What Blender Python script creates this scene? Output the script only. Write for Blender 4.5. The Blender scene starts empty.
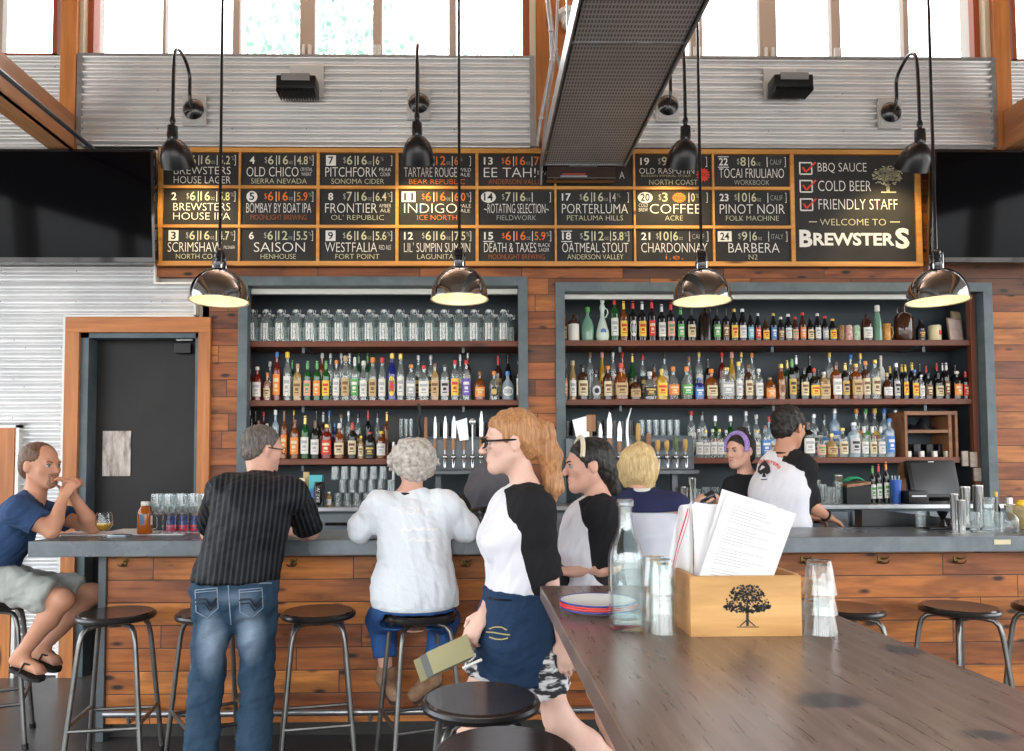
import bpy, bmesh, math, random
import numpy as np
from mathutils import Vector, Matrix
from mathutils.bvhtree import BVHTree
R_ = math.radians
random.seed(7)
SC = bpy.context.scene
COL = SC.collection
# ------------------------------------------------------------------ camera
F, YAW, PITCH, SHIFT, SHX, ROLL = 740.0, R_(1.0), R_(2.5), 58.2, 25.1, .0038
EYE = Vector((0, 0, 1.49))
c_f = Vector((math.sin(YAW)*math.cos(PITCH), math.cos(YAW)*math.cos(PITCH), math.sin(PITCH)))
c_r = Vector((math.cos(YAW), -math.sin(YAW), 0))
c_u = c_r.cross(c_f)
c_r, c_u = c_r*math.cos(ROLL)-c_u*math.sin(ROLL), c_u*math.cos(ROLL)+c_r*math.sin(ROLL)
cam = bpy.data.objects.new('camera', bpy.data.cameras.new('camera'))
COL.objects.link(cam); SC.camera = cam
cam.matrix_world = Matrix.Translation(EYE) @ Matrix((c_r, c_u, -c_f)).transposed().to_4x4()
cam.data.sensor_width = 36; cam.data.lens = F/1024*36; cam.data.shift_y = SHIFT/1024; cam.data.shift_x = SHX/1024
cam.data.clip_start = .02; cam.data.clip_end = 200
def ray(px, py): return c_f + c_r*((px-512+SHX)/F) + c_u*((375.5+SHIFT-py)/F)
def P(px, py, Y):
    d = ray(px, py); t = Y/d.y
    return EYE + d*t
def PZ(px, py, Z):
    d = ray(px, py); t = (Z-EYE.z)/d.z
    return EYE + d*t
def XZ(x0, y0, x1, y1, Y):
    xm, ym = (x0+x1)/2, (y0+y1)/2
    return P(x0, ym, Y).x, P(x1, ym, Y).x, P(xm, y1, Y).z, P(xm, y0, Y).z
# ------------------------------------------------------------------ materials
class NT:
    def __init__(s, name):
        s.m = bpy.data.materials.new(name); s.m.use_nodes = True
        s.t = s.m.node_tree; s.t.nodes.clear()
        s.out = s.t.nodes.new('ShaderNodeOutputMaterial')
    def n(s, typ, ins=None, **kw):
        n = s.t.nodes.new('ShaderNode'+typ)
        for k, v in kw.items(): setattr(n, k, v)
        for k, v in (ins or {}).items(): s.set(n.inputs[k], v)
        return n
    def set(s, sock, v):
        if hasattr(v, 'is_output'): s.t.links.new(v, sock)
        elif isinstance(v, bpy.types.Node): s.t.links.new(v.outputs[0], sock)
        else:
            if isinstance(v, (tuple, list)) and len(v) == 3 and sock.type == 'RGBA': v = (*v, 1)
            sock.default_value = v
    def math(s, op, a, b=0.0, c=None):
        ins = {0: a, 1: b}
        if c is not None: ins[2] = c
        return s.n('Math', ins, operation=op).outputs[0]
    def xyz(s, kind='Object'):
        tc = s.n('TexCoord')
        sp = s.n('SeparateXYZ', {0: tc.outputs[kind]})
        return tc.outputs[kind], sp.outputs[0], sp.outputs[1], sp.outputs[2]
    def comb(s, x, y, z): return s.n('CombineXYZ', {0: x, 1: y, 2: z}).outputs[0]
    def noise(s, vec, scale=5, detail=4, rough=.55, out=0):
        return s.n('TexNoise', {'Vector': vec, 'Scale': scale, 'Detail': detail, 'Roughness': rough}).outputs[out]
    def ramp(s, fac, stops):
        r = s.n('ValToRGB', {0: fac})
        el = r.color_ramp.elements
        while len(el) < len(stops): el.new(.5)
        for e, (p, c) in zip(el, stops):
            e.position = p; e.color = (*c, 1) if len(c) == 3 else c
        return r.outputs[0]
    def mix(s, fac, a, b, mode='MIX'):
        n = s.n('MixRGB', {0: fac, 1: a, 2: b}, blend_type=mode); return n.outputs[0]
    def bsdf(s, **kw):
        b = s.n('BsdfPrincipled')
        names = dict(color='Base Color', rough='Roughness', metal='Metallic', normal='Normal', trans='Transmission Weight',
                     ior='IOR', spec='Specular IOR Level', alpha='Alpha', emit='Emission Color', es='Emission Strength',
                     coat='Coat Weight', sheen='Sheen Weight', sss='Subsurface Weight', ssr='Subsurface Radius', coatr='Coat Roughness')
        for k, v in kw.items(): s.set(b.inputs[names[k]], v)
        return b
    def bump(s, h, strength=.3, dist=.01):
        return s.n('Bump', {'Strength': strength, 'Distance': dist, 'Height': h}).outputs[0]
    def done(s, sh):
        s.t.links.new(sh.outputs[0] if isinstance(sh, bpy.types.Node) else sh, s.out.inputs[0]); return s.m
_mc = {}
def flat(name, col, rough=.5, metal=0, **kw):
    if name in _mc: return _mc[name]
    t = NT(name); _mc[name] = t.done(t.bsdf(color=col, rough=rough, metal=metal, **kw)); return _mc[name]
def mottled(name, c0, c1, rough=.5, scale=8, metal=0, bump=.0, stretch=(1, 1, 1), **kw):
    if name in _mc: return _mc[name]
    t = NT(name); v, x, y, z = t.xyz()
    vv = t.n('Mapping', {0: v, 'Scale': stretch}).outputs[0]
    nz = t.noise(vv, scale, 5)
    col = t.ramp(nz, [(.3, c0), (.7, c1)])
    a = dict(color=col, rough=rough, metal=metal, **kw)
    if bump: a['normal'] = t.bump(nz, bump)
    _mc[name] = t.done(t.bsdf(**a)); return _mc[name]
def planks(name, ph, pl, pal, gap=.006, rough=.55, grain=.5, knots=True, axis='xz', gloss=0):
    if name in _mc: return _mc[name]
    t = NT(name); v, x, y, z = t.xyz()
    u, w = {'xz': (x, z), 'yx': (y, x), 'xy': (x, y)}[axis]
    row = t.math('FLOOR', t.math('DIVIDE', w, ph))
    rnd = t.n('TexWhiteNoise', {'Vector': t.comb(row, 3.1, 0)}, noise_dimensions='3D')
    uo = t.math('ADD', u, t.math('MULTIPLY', rnd.outputs[0], pl*3))
    col = t.math('FLOOR', t.math('DIVIDE', uo, pl))
    idr = t.n('TexWhiteNoise', {'Vector': t.comb(row, col, 1.7)}, noise_dimensions='3D').outputs[0]
    fw = t.math('FRACT', t.math('DIVIDE', w, ph)); fu = t.math('FRACT', t.math('DIVIDE', uo, pl))
    dw = t.math('MULTIPLY', t.math('MINIMUM', fw, t.math('SUBTRACT', 1.0, fw)), ph)
    du = t.math('MULTIPLY', t.math('MINIMUM', fu, t.math('SUBTRACT', 1.0, fu)), pl)
    edge = t.math('SMOOTH_MIN', dw, du, 0.001)
    line = t.math('LESS_THAN', edge, gap*.5)
    gv = t.comb(t.math('MULTIPLY', u, 3.0), t.math('MULTIPLY', w, 38.0), t.math('MULTIPLY', idr, 40.0))
    gr = t.noise(gv, 1.0, 5, .6)
    big = t.noise(t.comb(t.math('MULTIPLY', u, 1.6), t.math('MULTIPLY', w, 7), t.math('MULTIPLY', idr, 17)), 1.3, 3)
    base = t.ramp(idr, [(i/(len(pal)-1), c) for i, c in enumerate(pal)])
    c = t.mix(grain, base, t.ramp(gr, [(.3, (.25, .17, .13)), (.6, (1, 1, 1))]), 'MULTIPLY')
    c = t.mix(.55, c, t.ramp(big, [(.38, (.20, .14, .12)), (.54, (1, 1, 1))]), 'MULTIPLY')
    if knots:
        vo = t.n('TexVoronoi', {'Vector': t.comb(t.math('MULTIPLY', u, 5.0), t.math('MULTIPLY', w, 13.0), idr), 'Scale': 1.0, 'Randomness': 1.0})
        sp = t.ramp(vo.outputs[0], [(.10, (.05, .03, .02)), (.24, (1, 1, 1))])
        gate = t.noise(t.comb(u, w, 4.0), 2.2, 2)
        sp2 = t.mix(t.ramp(gate, [(.44, (0, 0, 0)), (.5, (1, 1, 1))]), (1, 1, 1), sp)
        c = t.mix(1.0, c, sp2, 'MULTIPLY')
    c = t.mix(line, c, (.035, .02, .012))
    h = t.math('ADD', t.math('MULTIPLY', gr, .25), t.math('SMOOTH_MIN', t.math('MULTIPLY', edge, 200), 1.0, .3))
    b = t.bsdf(color=c, rough=rough, normal=t.bump(h, .35, .004))
    _mc[name] = t.done(b); return _mc[name]
def glass(name, tint, body=0.0, bodycol=None, ior=1.45, gl=.02):
    """thin glass: fresnel reflection over tinted see-through, part of it the liquid's own colour"""
    if name in _mc: return _mc[name]
    t = NT(name)
    tr = t.n('BsdfTransparent', {0: tint})
    base = tr
    if body > 0:
        df = t.n('BsdfDiffuse', {0: bodycol or tint})
        base = t.n('MixShader', {0: body, 1: tr.outputs[0], 2: df.outputs[0]})
    g = t.n('BsdfGlossy', {0: (1, 1, 1), 'Roughness': gl})
    ge = t.n('NewGeometry')
    io = t.math('ADD', ior, t.math('MULTIPLY', ge.outputs['Backfacing'], 1/ior-ior))
    fr = t.n('Fresnel', {0: io})
    fr2 = t.math('MINIMUM', t.math('MULTIPLY', fr.outputs[0], 1.5), .9)
    sh = t.n('MixShader', {0: fr2, 1: base.outputs[0], 2: g.outputs[0]})
    _mc[name] = t.done(sh); return _mc[name]
# ------------------------------------------------------------------ mesh builder
class MB:
    def __init__(s): s.b = bmesh.new(); s.mi = 0
    def _tag(s, fs):
        for f in fs: f.material_index = s.mi
    def box(s, x0, x1, y0, y1, z0, z1, bev=0, M=None):
        vs = [s.b.verts.new(v) for v in ((x0,y0,z0),(x1,y0,z0),(x1,y1,z0),(x0,y1,z0),(x0,y0,z1),(x1,y0,z1),(x1,y1,z1),(x0,y1,z1))]
        fs = [s.b.faces.new([vs[i] for i in q]) for q in ((3,2,1,0),(4,5,6,7),(0,1,5,4),(1,2,6,5),(2,3,7,6),(3,0,4,7))]
        s._tag(fs)
        if bev:
            es = list({e for f in fs for e in f.edges})
            r = bmesh.ops.bevel(s.b, geom=es, offset=bev, segments=2, affect='EDGES', profile=.6)
            s._tag(r['faces']); vs = list({v for f in r['faces'] for v in f.verts} | {v for v in vs if v.is_valid})
        if M is not None: bmesh.ops.transform(s.b, matrix=M, verts=[v for v in vs if v.is_valid])
        return s
    def lathe(s, prof, seg=24, c=(0, 0, 0), M=None, sq=0, a0=0, a1=None):
        """prof [(r, z)], about z. sq>0 squares the section; a0,a1 limit the sweep"""
        full = a1 is None
        n = seg if full else seg+1
        rings = []; allv = []
        for r, z in prof:
            if r < 1e-6 and full:
                v = s.b.verts.new((c[0], c[1], c[2]+z)); rings.append([v]); allv.append(v); continue
            ring = []
            for i in range(n):
                a = (2*math.pi*i/seg+.0001) if full else a0+(a1-a0)*i/seg
                k = 1.0
                if sq:
                    p = 2+sq*6
                    k = 1/(abs(math.cos(a))**p+abs(math.sin(a))**p)**(1/p)
                v = s.b.verts.new((c[0]+r*k*math.cos(a), c[1]+r*k*math.sin(a), c[2]+z)); ring.append(v); allv.append(v)
            rings.append(ring)
        fs = []
        for A, B in zip(rings, rings[1:]):
            m = max(len(A), len(B)); cnt = m if full else m-1
            for i in range(cnt):
                j = (i+1) % m
                if len(A) == 1 and len(B) == 1: continue
                if len(A) == 1: q = (A[0], B[j], B[i])
                elif len(B) == 1: q = (A[i], A[j], B[0])
                else: q = (A[i], A[j], B[j], B[i])
                fs.append(s.b.faces.new(q))
        s._tag(fs)
        if M is not None: bmesh.ops.transform(s.b, matrix=M, verts=allv)
        return s
    def tube(s, pts, r, seg=10, cap=True, closed=False):
        pts = [Vector(p) for p in pts]; n = len(pts)
        rr = r if isinstance(r, (list, tuple)) else [r]*n
        up = None; rings = []
        for i, p in enumerate(pts):
            if closed: d = pts[(i+1) % n]-pts[i-1]
            else: d = pts[min(i+1, n-1)]-pts[max(i-1, 0)]
            d.normalize()
            if up is None: up = d.orthogonal().normalized()
            else: up = (up-d*up.dot(d)).normalized()
            sd = d.cross(up)
            rings.append([s.b.verts.new(p+(up*math.cos(2*math.pi*k/seg)+sd*math.sin(2*math.pi*k/seg))*rr[i]) for k in range(seg)])
        fs = []
        prs = list(zip(rings, rings[1:]))+([(rings[-1], rings[0])] if closed else [])
        for A, B in prs:
            for k in range(seg): fs.append(s.b.faces.new((A[k], A[(k+1) % seg], B[(k+1) % seg], B[k])))
        if cap and not closed: fs.append(s.b.faces.new(rings[0][::-1])); fs.append(s.b.faces.new(rings[-1]))
        s._tag(fs); return s
    def cyl(s, a, b, r, r2=None, seg=16): return s.tube([a, b], [r, r if r2 is None else r2], seg)
    def prism(s, pts, y0, y1, M=None):
        """outline [(x,z)] extruded from y0 to y1"""
        A = [s.b.verts.new((x, y0, z)) for x, z in pts]; B = [s.b.verts.new((x, y1, z)) for x, z in pts]
        n = len(pts); fs = [s.b.faces.new(A), s.b.faces.new(B[::-1])]
        for i in range(n): fs.append(s.b.faces.new((A[i], B[i], B[(i+1) % n], A[(i+1) % n])))
        s._tag(fs)
        if M is not None: bmesh.ops.transform(s.b, matrix=M, verts=A+B)
        return s
    def ball(s, c, r, seg=16, M=None):
        rx, ry, rz = (r, r, r) if not isinstance(r, (tuple, list)) else r
        res = bmesh.ops.create_uvsphere(s.b, u_segments=seg, v_segments=max(6, seg//2), radius=1)
        T = Matrix.Translation(c) @ Matrix.Diagonal((rx, ry, rz, 1))
        if M is not None: T = M @ T
        bmesh.ops.transform(s.b, matrix=T, verts=res['verts'])
        s._tag({f for v in res['verts'] for f in v.link_faces}); return s
    def grid(s, fn, nu, nv, flip=False):
        V = [[s.b.verts.new(fn(i/nu, j/nv)) for j in range(nv+1)] for i in range(nu+1)]
        fs = []
        for i in range(nu):
            for j in range(nv):
                q = (V[i][j], V[i+1][j], V[i+1][j+1], V[i][j+1]); fs.append(s.b.faces.new(q[::-1] if flip else q))
        s._tag(fs); return s
    def build(s, name, mats, parent=None, smooth=True, world=False, label=None, ang=40):
        me = bpy.data.meshes.new(name)
        bmesh.ops.recalc_face_normals(s.b, faces=s.b.faces)
        s.b.to_mesh(me); s.b.free()
        return link(name, me, mats, parent, smooth, world, label, ang)
def link(name, me, mats, parent=None, smooth=True, world=False, label=None, ang=40):
    for m in (mats if isinstance(mats, (list, tuple)) else [mats]): me.materials.append(m)
    if smooth and len(me.polygons):
        me.shade_smooth()
        try: me.set_sharp_from_angle(angle=R_(ang))
        except Exception: pass
    o = bpy.data.objects.new(name, me); COL.objects.link(o)
    if parent is not None:
        o.parent = parent
        if world: o.matrix_parent_inverse = world_of(parent).inverted()
    if label: o['label'] = label
    return o
def world_of(o):
    if o.parent: return world_of(o.parent) @ o.matrix_parent_inverse @ o.matrix_basis
    return o.matrix_basis.copy()
def tag(o, label, cat, group=None, kind=None):
    o['label'] = label; o['category'] = cat
    if group: o['group'] = group
    if kind: o['kind'] = kind
    return o
def thing(name, loc, label, cat, group=None, rz=0):
    o = bpy.data.objects.new(name, None); COL.objects.link(o); o.empty_display_size = .1
    o.location = loc; o.rotation_euler = (0, 0, rz)
    return tag(o, label, cat, group)
def struct(o, label=None):
    o['kind'] = 'structure'
    if label: o['label'] = label
    return o
def dup(o, parent=None):
    c = o.copy(); COL.objects.link(c)
    if parent is not None:
        c.parent = parent; c.matrix_parent_inverse = o.matrix_parent_inverse.copy()
    for ch in list(o.children): dup(ch, c)
    return c
_txt = {}
def text_geo(string, bold=0):
    k = (string, bold)
    if k not in _txt:
        cu = bpy.data.curves.new('t', 'FONT'); cu.body = string; cu.resolution_u = 3; cu.offset = bold
        o = bpy.data.objects.new('t', cu); COL.objects.link(o)
        bpy.context.view_layer.update()
        me = bpy.data.meshes.new_from_object(o.evaluated_get(bpy.context.evaluated_depsgraph_get()))
        v = [tuple(x.co[:2]) for x in me.vertices]; f = [tuple(p.vertices) for p in me.polygons]
        bpy.data.objects.remove(o); bpy.data.meshes.remove(me); bpy.data.curves.remove(cu)
        xs = [a[0] for a in v] or [0, 1]; ys = [a[1] for a in v] or [0, 1]
        _txt[k] = (v, f, min(xs), max(xs), min(ys), max(ys))
    return _txt[k]
def put_text(mb, string, x0, x1, z0, z1, y, mi=0, bold=0, fn=None):
    """letters fitted into a box on a plane facing -y; fn maps (u,v) in 0..1 to a point instead"""
    v, f, a, b, c, d = text_geo(string, bold); mb.mi = mi
    vs = []
    for p in v:
        u, w = (p[0]-a)/max(b-a, 1e-6), (p[1]-c)/max(d-c, 1e-6)
        vs.append(mb.b.verts.new(fn(u, w) if fn else (x0+u*(x1-x0), y, z0+w*(z1-z0))))
    fs = []
    for q in f:
        try: fs.append(mb.b.faces.new([vs[i] for i in q]))
        except ValueError: pass
    mb._tag(fs)
# ================================================================== ROOM
YW = 5.40
WOODPAL = [(.20,.060,.020),(.48,.145,.035),(.34,.095,.025),(.62,.22,.05),(.42,.115,.035),(.13,.05,.025),(.52,.17,.04),(.28,.08,.025)]
BARPAL = [(.40,.12,.025),(.66,.22,.04),(.52,.16,.03),(.74,.28,.06),(.58,.18,.04),(.33,.10,.03),(.70,.25,.05),(.46,.14,.04)]
m_clad = planks('reclaimed_wood', .125, .75, [tuple(v*.85 for v in c_) for c_ in WOODPAL], .005)
m_bar = planks('bar_front_wood', .124, 1.1, BARPAL, .005, rough=.5)
def timber(name, a, b, axis='z', rough=.5, sc=1):
    if name in _mc: return _mc[name]
    t = NT(name); v, x, y, z = t.xyz()
    s = {'z': (30*sc, 30*sc, 2), 'x': (2, 30*sc, 30*sc), 'y': (30*sc, 2, 30*sc)}[axis]
    g = t.noise(t.n('Mapping', {0: v, 'Scale': s}).outputs[0], 1, 4, .6)
    s2 = {'z': (5, 5, 1), 'x': (1, 5, 5), 'y': (5, 1, 5)}[axis]
    h = t.noise(t.n('Mapping', {0: v, 'Scale': s2}).outputs[0], 1, 3)
    c = t.ramp(g, [(.3, a), (.7, b)])
    c = t.mix(.5, c, t.ramp(h, [(.35, (.45, .4, .38)), (.6, (1, 1, 1))]), 'MULTIPLY')
    vo = t.n('TexVoronoi', {'Vector': t.n('Mapping', {0: v, 'Scale': tuple(q*.55 for q in s2)}).outputs[0], 'Scale': 2.0})
    c = t.mix(1, c, t.ramp(vo.outputs[0], [(.05, (.12, .07, .05)), (.12, (1, 1, 1))]), 'MULTIPLY')
    _mc[name] = t.done(t.bsdf(color=c, rough=rough, normal=t.bump(g, .15, .003))); return _mc[name]
m_post = timber('fir_post', (.50,.17,.04), (.66,.26,.075))
m_beam = timber('fir_beam', (.42,.19,.08), (.58,.30,.14), 'y')
m_trimw = timber('door_trim_wood', (.42,.14,.035), (.60,.23,.06))
m_trimx = timber('door_header_wood', (.42,.14,.035), (.60,.23,.06), 'x')
m_shelf = timber('shelf_wood', (.13,.032,.012), (.22,.06,.022), 'x')
m_shelfz = timber('shelf_upright_wood', (.12,.03,.012), (.2,.05,.02), 'z')
m_corr = mottled('galvanised_sheet', (.66,.67,.68), (.80,.80,.80), .36, 3, metal=.5)
m_steel = mottled('blued_steel', (.06,.085,.10), (.11,.145,.165), .5, 5, metal=.2)
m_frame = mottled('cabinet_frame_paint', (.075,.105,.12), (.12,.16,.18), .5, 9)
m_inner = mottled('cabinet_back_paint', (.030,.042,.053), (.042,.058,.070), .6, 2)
m_white = flat('white_paint', (.78,.78,.76), .5)
m_cream = flat('cream_paint', (.62,.56,.42), .5)
m_redfr = flat('red_brown_window_frame', (.35,.075,.025), .5)
m_mull = flat('taupe_mullion', (.46,.38,.32), .5)
m_black = flat('satin_black', (.007,.007,.008), .35, spec=.35)
m_gblack = flat('gloss_black_enamel', (.006,.006,.008), .12, coat=.5)
m_galv = mottled('galvanised_pipe', (.35,.36,.37), (.52,.53,.55), .35, 14, metal=.8)
m_chrome = flat('polished_steel', (.38,.39,.41), .08, 1)
m_pane = glass('window_glass', (.97,.99,.99))
m_concrete = mottled('polished_concrete_floor', (.045,.043,.042), (.085,.08,.078), .3, 1.6, bump=.02)
m_dark = flat('dark_interior', (.02,.02,.022), .6)
m_ceil = planks('ceiling_deck', .14, 3.5, [(.13,.075,.04),(.19,.11,.06),(.16,.09,.05)], .006, axis='xy')
m_plaster = mottled('plaster_wall', (.42,.40,.37), (.50,.48,.45), .8, 2)

XL, XR, YR, ZC = -6.2, 7.2, -6.5, 5.75
ZW = P(500, 59, 5.42).z           # window sill height
def rect_wall(name, y0, y1, rects, mat):
    m = MB()
    for x0, x1, z0, z1 in rects: m.box(x0, x1, y0, y1, z0, z1)
    return struct(m.build(name, mat, smooth=False))
fl = MB(); fl.box(XL, XR, YR, 5.9, -.1, 0); struct(fl.build('floor', m_concrete, smooth=False))
cl = MB(); cl.box(XL-.2, XR+.2, YR-.2, 5.75, ZC, ZC+.15); struct(cl.build('ceiling', m_ceil, smooth=False))
# key wall measures
def XP(px, Y, py=400): return P(px, py, Y).x
def ZP(py, Y, px=512): return P(px, py, Y).z
xdo0, xdo1 = XP(80, YW), XP(199, YW); zdo = ZP(333, YW, 140)
xlc0, xlc1 = XP(238, YW), XP(528, YW); zlc = ZP(277, YW, 380)
xrc0, xrc1 = XP(556, YW), XP(994, YW); zrc = ZP(283, YW, 780)
ZL = (zlc+zrc)/2; 
xw = [XL, XP(59, YW, 30), XP(92, YW, 30), XP(528, YW, 30), XP(612, YW, 30), XP(976, YW, 30), XP(1011, YW, 30), XR]
xd2 = XP(0, YW, 460)
y0, y1 = YW+.05, YW+.18
WB = [(XL, xd2-.9, 0, 2.7), (xd2+.02, xdo0, 0, zdo), (xdo1, xlc0, 0, zlc), (xlc1, xrc0, 0, zlc), (xrc1, XR, 0, zlc),
      (XL, xd2+.02, ZP(440, YW, 10), zlc), (xd2+.02, xlc0, zdo, zlc),
      (XL, XR, zlc, ZW), (XL, XR, 5.5, ZC), (xw[1], xw[2], ZW, 5.5), (xw[3], xw[4], ZW, 5.5), (xw[5], xw[6], ZW, 5.5)]
WB[0] = (XL, xd2-.9, 0, ZP(440, YW, 10))
rect_wall('wall_back', y0, y1, WB, m_plaster)
rect_wall('wall_left', 0, 0, [], m_plaster) if False else None
# side and rear walls: big glazed openings that let the daylight in
def side_wall(name, x0, x1):
    m = MB()
    m.box(x0, x1, YR, 5.58, 0, .35); m.box(x0, x1, YR, 5.58, 4.3, ZC)
    for yy in (YR, -3.4, -.3, 2.8, 5.4): m.box(x0, x1, yy, yy+.35 if yy < 5 else 5.58, .35, 4.3)
    struct(m.build(name, m_plaster, smooth=False))
side_wall('wall_left', XL-.15, XL); side_wall('wall_right', XR, XR+.15)
m = MB(); m.box(XL, XR, YR-.15, YR, 4.6, ZC); m.box(XL, XR, YR-.15, YR, 0, .12)
for xx in (XL, -3.9, -1.6, .6, 2.9, 5.1, XR-.3): m.box(xx, xx+.3, YR-.15, YR, .12, 4.6)
struct(m.build('wall_front', m_plaster, smooth=False))
# ------------------------------------------------------------------ corrugated cladding
PER = .0565
def corrugated(name, rects, y, mat=m_corr, per=PER, amp=.0145, label=None):
    m = MB()
    for x0, x1, z0, z1 in rects:
        n = max(2, int((z1-z0)/per*10))
        k0 = z0
        def fn(u, v):
            z = z0+(z1-z0)*v
            return (x0+(x1-x0)*u, y-amp*math.sin(2*math.pi*z/per)-amp, z)
        m.grid(fn, 1, n)
        m.box(x0, x1, y, y+.012, z0, z1)
    # screws
    m.mi = 1
    for x0, x1, z0, z1 in rects:
        nx = max(1, int((x1-x0)/.55))
        for i in range(nx+1):
            xx = x0+.04+(x1-x0-.08)*i/nx
            z = z0+per
            while z < z1:
                zz = (round(z/per)+.75)*per
                if z0+.02 < zz < z1-.02: m.cyl((xx, y-2*amp-.001, zz), (xx, y-2*amp-.006, zz), .0045, seg=6)
                z += per*5
    return struct(m.build(name, [mat, flat('screw_head', (.22,.21,.2), .5, .5)], ang=60), label)
Y5 = YW+.03
ytv = 255
x157, x197, x66 = XP(157, YW, 275), XP(197, YW, 300), XP(66, YW)
zz_262, zz_283, zz_316 = ZP(262, YW, 110), ZP(283, YW, 175), ZP(317, YW, 130)
z428 = ZP(428, YW, 8); x16 = XP(17, YW, 470)
corrugated('wall_cladding_left', [(x16, x66, 0, zz_316), (XL, x16, z428, zz_316), (XL, x157, zz_316, zz_283), (XL, x157, zz_283, ZP(152, YW, 80)), (x157, x197, zz_316, zz_283),
                                 (XL, x16-1.25, 0, z428)], Y5)
corrugated('wall_cladding_right', [(XP(922, YW, 200), XR, ZP(264, YW, 975), ZP(150, YW, 975))], Y5)
corrugated('wall_cladding_upper_left', [(XL, XP(60, YW, 100), ZP(152, YW, 30), ZW)], Y5)
corrugated('wall_cladding_upper_right', [(XP(1012, YW, 100), XR, ZP(150, YW, 1020), ZW)], Y5)
YU = 5.33
ul = (XP(80, YU, 100), XP(533, YU, 100), ZP(146.5, YU, 300), ZP(59, YU, 300))
ur = (XP(612, YU, 100), XP(993, YU, 100), ZP(148, YU, 790), ZP(61, YU, 790))
for k, (nm, r) in enumerate((('wall_panel_left', ul), ('wall_panel_right', ur))):
    corrugated(nm, [r], YU)
    m = MB()
    for xx in (r[0]-.01, r[1]-.025): m.box(xx, xx+.035, YU-.03, YU+.08, r[2], r[3])
    m.box(r[0]-.01, r[1]+.01, YU-.032, YU+.16, r[3], r[3]+.018)
    struct(m.build('trim_%d' % (k+1), m_galv, smooth=False))
# ------------------------------------------------------------------ reclaimed wood cladding
YC = YW
m = MB()
def wr(x0, x1, z0, z1): m.box(x0, x1, YC, YW+.05, z0, z1)
z150 = ZP(150, YW, 540)
wr(x157, XR, ZL-.001, z150) if False else None
wr(x157, XR, zz_283 if zz_283 > zlc else zlc, z150)
wr(x197, XR, zlc, zz_283) if zz_283 > zlc else None
wr(XP(208, YW), xlc0, 0, zlc); wr(xlc1, xrc0, 0, zlc); wr(xrc1, XR, 0, zlc); wr(xrc0, xrc1, zrc, zlc) if zrc < zlc else None
struct(m.build('wall_wood_cladding', m_clad, smooth=False))
# centre post, corner posts, window frames
def post(name, px0, px1, Y, z0=None, z1=5.5, d=.14, mat=None, py=60):
    m = MB(); m.box(XP(px0, Y, py), XP(px1, Y, py), Y, Y+d, ZP(152, Y, px0) if z0 is None else z0, z1, .004)
    return struct(m.build(name, mat or m_post, smooth=False))
post('pillar_left', 60, 76, 5.30); post('trim_3', 76, 83, 5.34, mat=m_cream); post('trim_4', 83, 93, 5.40, z0=ZW, mat=m_redfr, d=.06)
post('pillar_center', 536, 604, 5.36); post('trim_5', 523, 530, 5.38, z0=ZW, mat=m_redfr, d=.06); post('trim_6', 530, 536, 5.34, mat=m_cream); post('trim_7', 604, 611, 5.34, mat=m_redfr)
post('pillar_right', 995, 1011, 5.30); post('trim_8', 986, 995, 5.34, mat=m_cream); post('trim_9', 975, 986, 5.40, z0=ZW, mat=m_redfr, d=.06)
# beams that run from the wall towards the viewer
def beam(name, px0, px1, py0, py1, Y, yn=-3.0):
    a, b = XP(px0, Y, (py0+py1)/2), XP(px1, Y, (py0+py1)/2)
    m = MB(); m.box(a, b, yn, Y-.01, ZP(py1, Y, px0), ZP(py0, Y, px0), .004)
    m.box(a-.03, b+.03*0, yn, Y-.01, ZP(py1, Y, px0)-.001, ZP(py1, Y, px0)+.03)
    return struct(m.build(name, m_beam, smooth=False))
beam('beam_left', 60, 75, 116, 154, 5.3); beam('beam_right', 1003, 1019, 112, 152, 5.3)
def windows(name, px0, px1, mulls, Y=5.44):
    x0, x1 = XP(px0, Y, 20), XP(px1, Y, 20)
    m = MB(); m.box(x0, x1, Y, Y+.06, ZW, ZW+.035); m.box(x0, x1, Y, Y+.06, 5.45, 5.5)
    m.box(x0, x0+.03, Y, Y+.06, ZW, 5.5); m.box(x1-.03, x1, Y, Y+.06, ZW, 5.5)
    fr = struct(m.build(name, m_redfr, smooth=False))
    g = MB(); g.box(x0+.02, x1-.02, Y+.03, Y+.036, ZW+.03, 5.46); g.build('pane', m_pane, fr, smooth=False)
    for a, b in mulls:
        q = MB(); q.box(XP(a, Y, 20), XP(b, Y, 20), Y-.005, Y+.055, ZW, 5.48, .003); q.build('mullion', m_mull, fr, smooth=False)
    for a, b in mulls:
        if b-a > 8:
            for dx in (.3, .7):
                q = MB(); xx = XP(a+(b-a)*dx, Y, 20); q.box(xx-.012, xx+.012, Y-.03, Y-.004, ZW+.02, ZW+.1, .004); q.build('latch', m_white, fr, smooth=False)
    return fr
windows('window_1', -320, 57, [(-5, 3), (-150, -140)]); windows('window_2', 92, 528, [(163, 166), (233, 240), (300, 315), (373, 382), (449, 456)])
windows('window_3', 612, 978, [(624, 630), (690, 702), (759, 776), (831, 840), (903, 908)]); windows('window_4', 1012, 1300, [(1090, 1100)])
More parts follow.
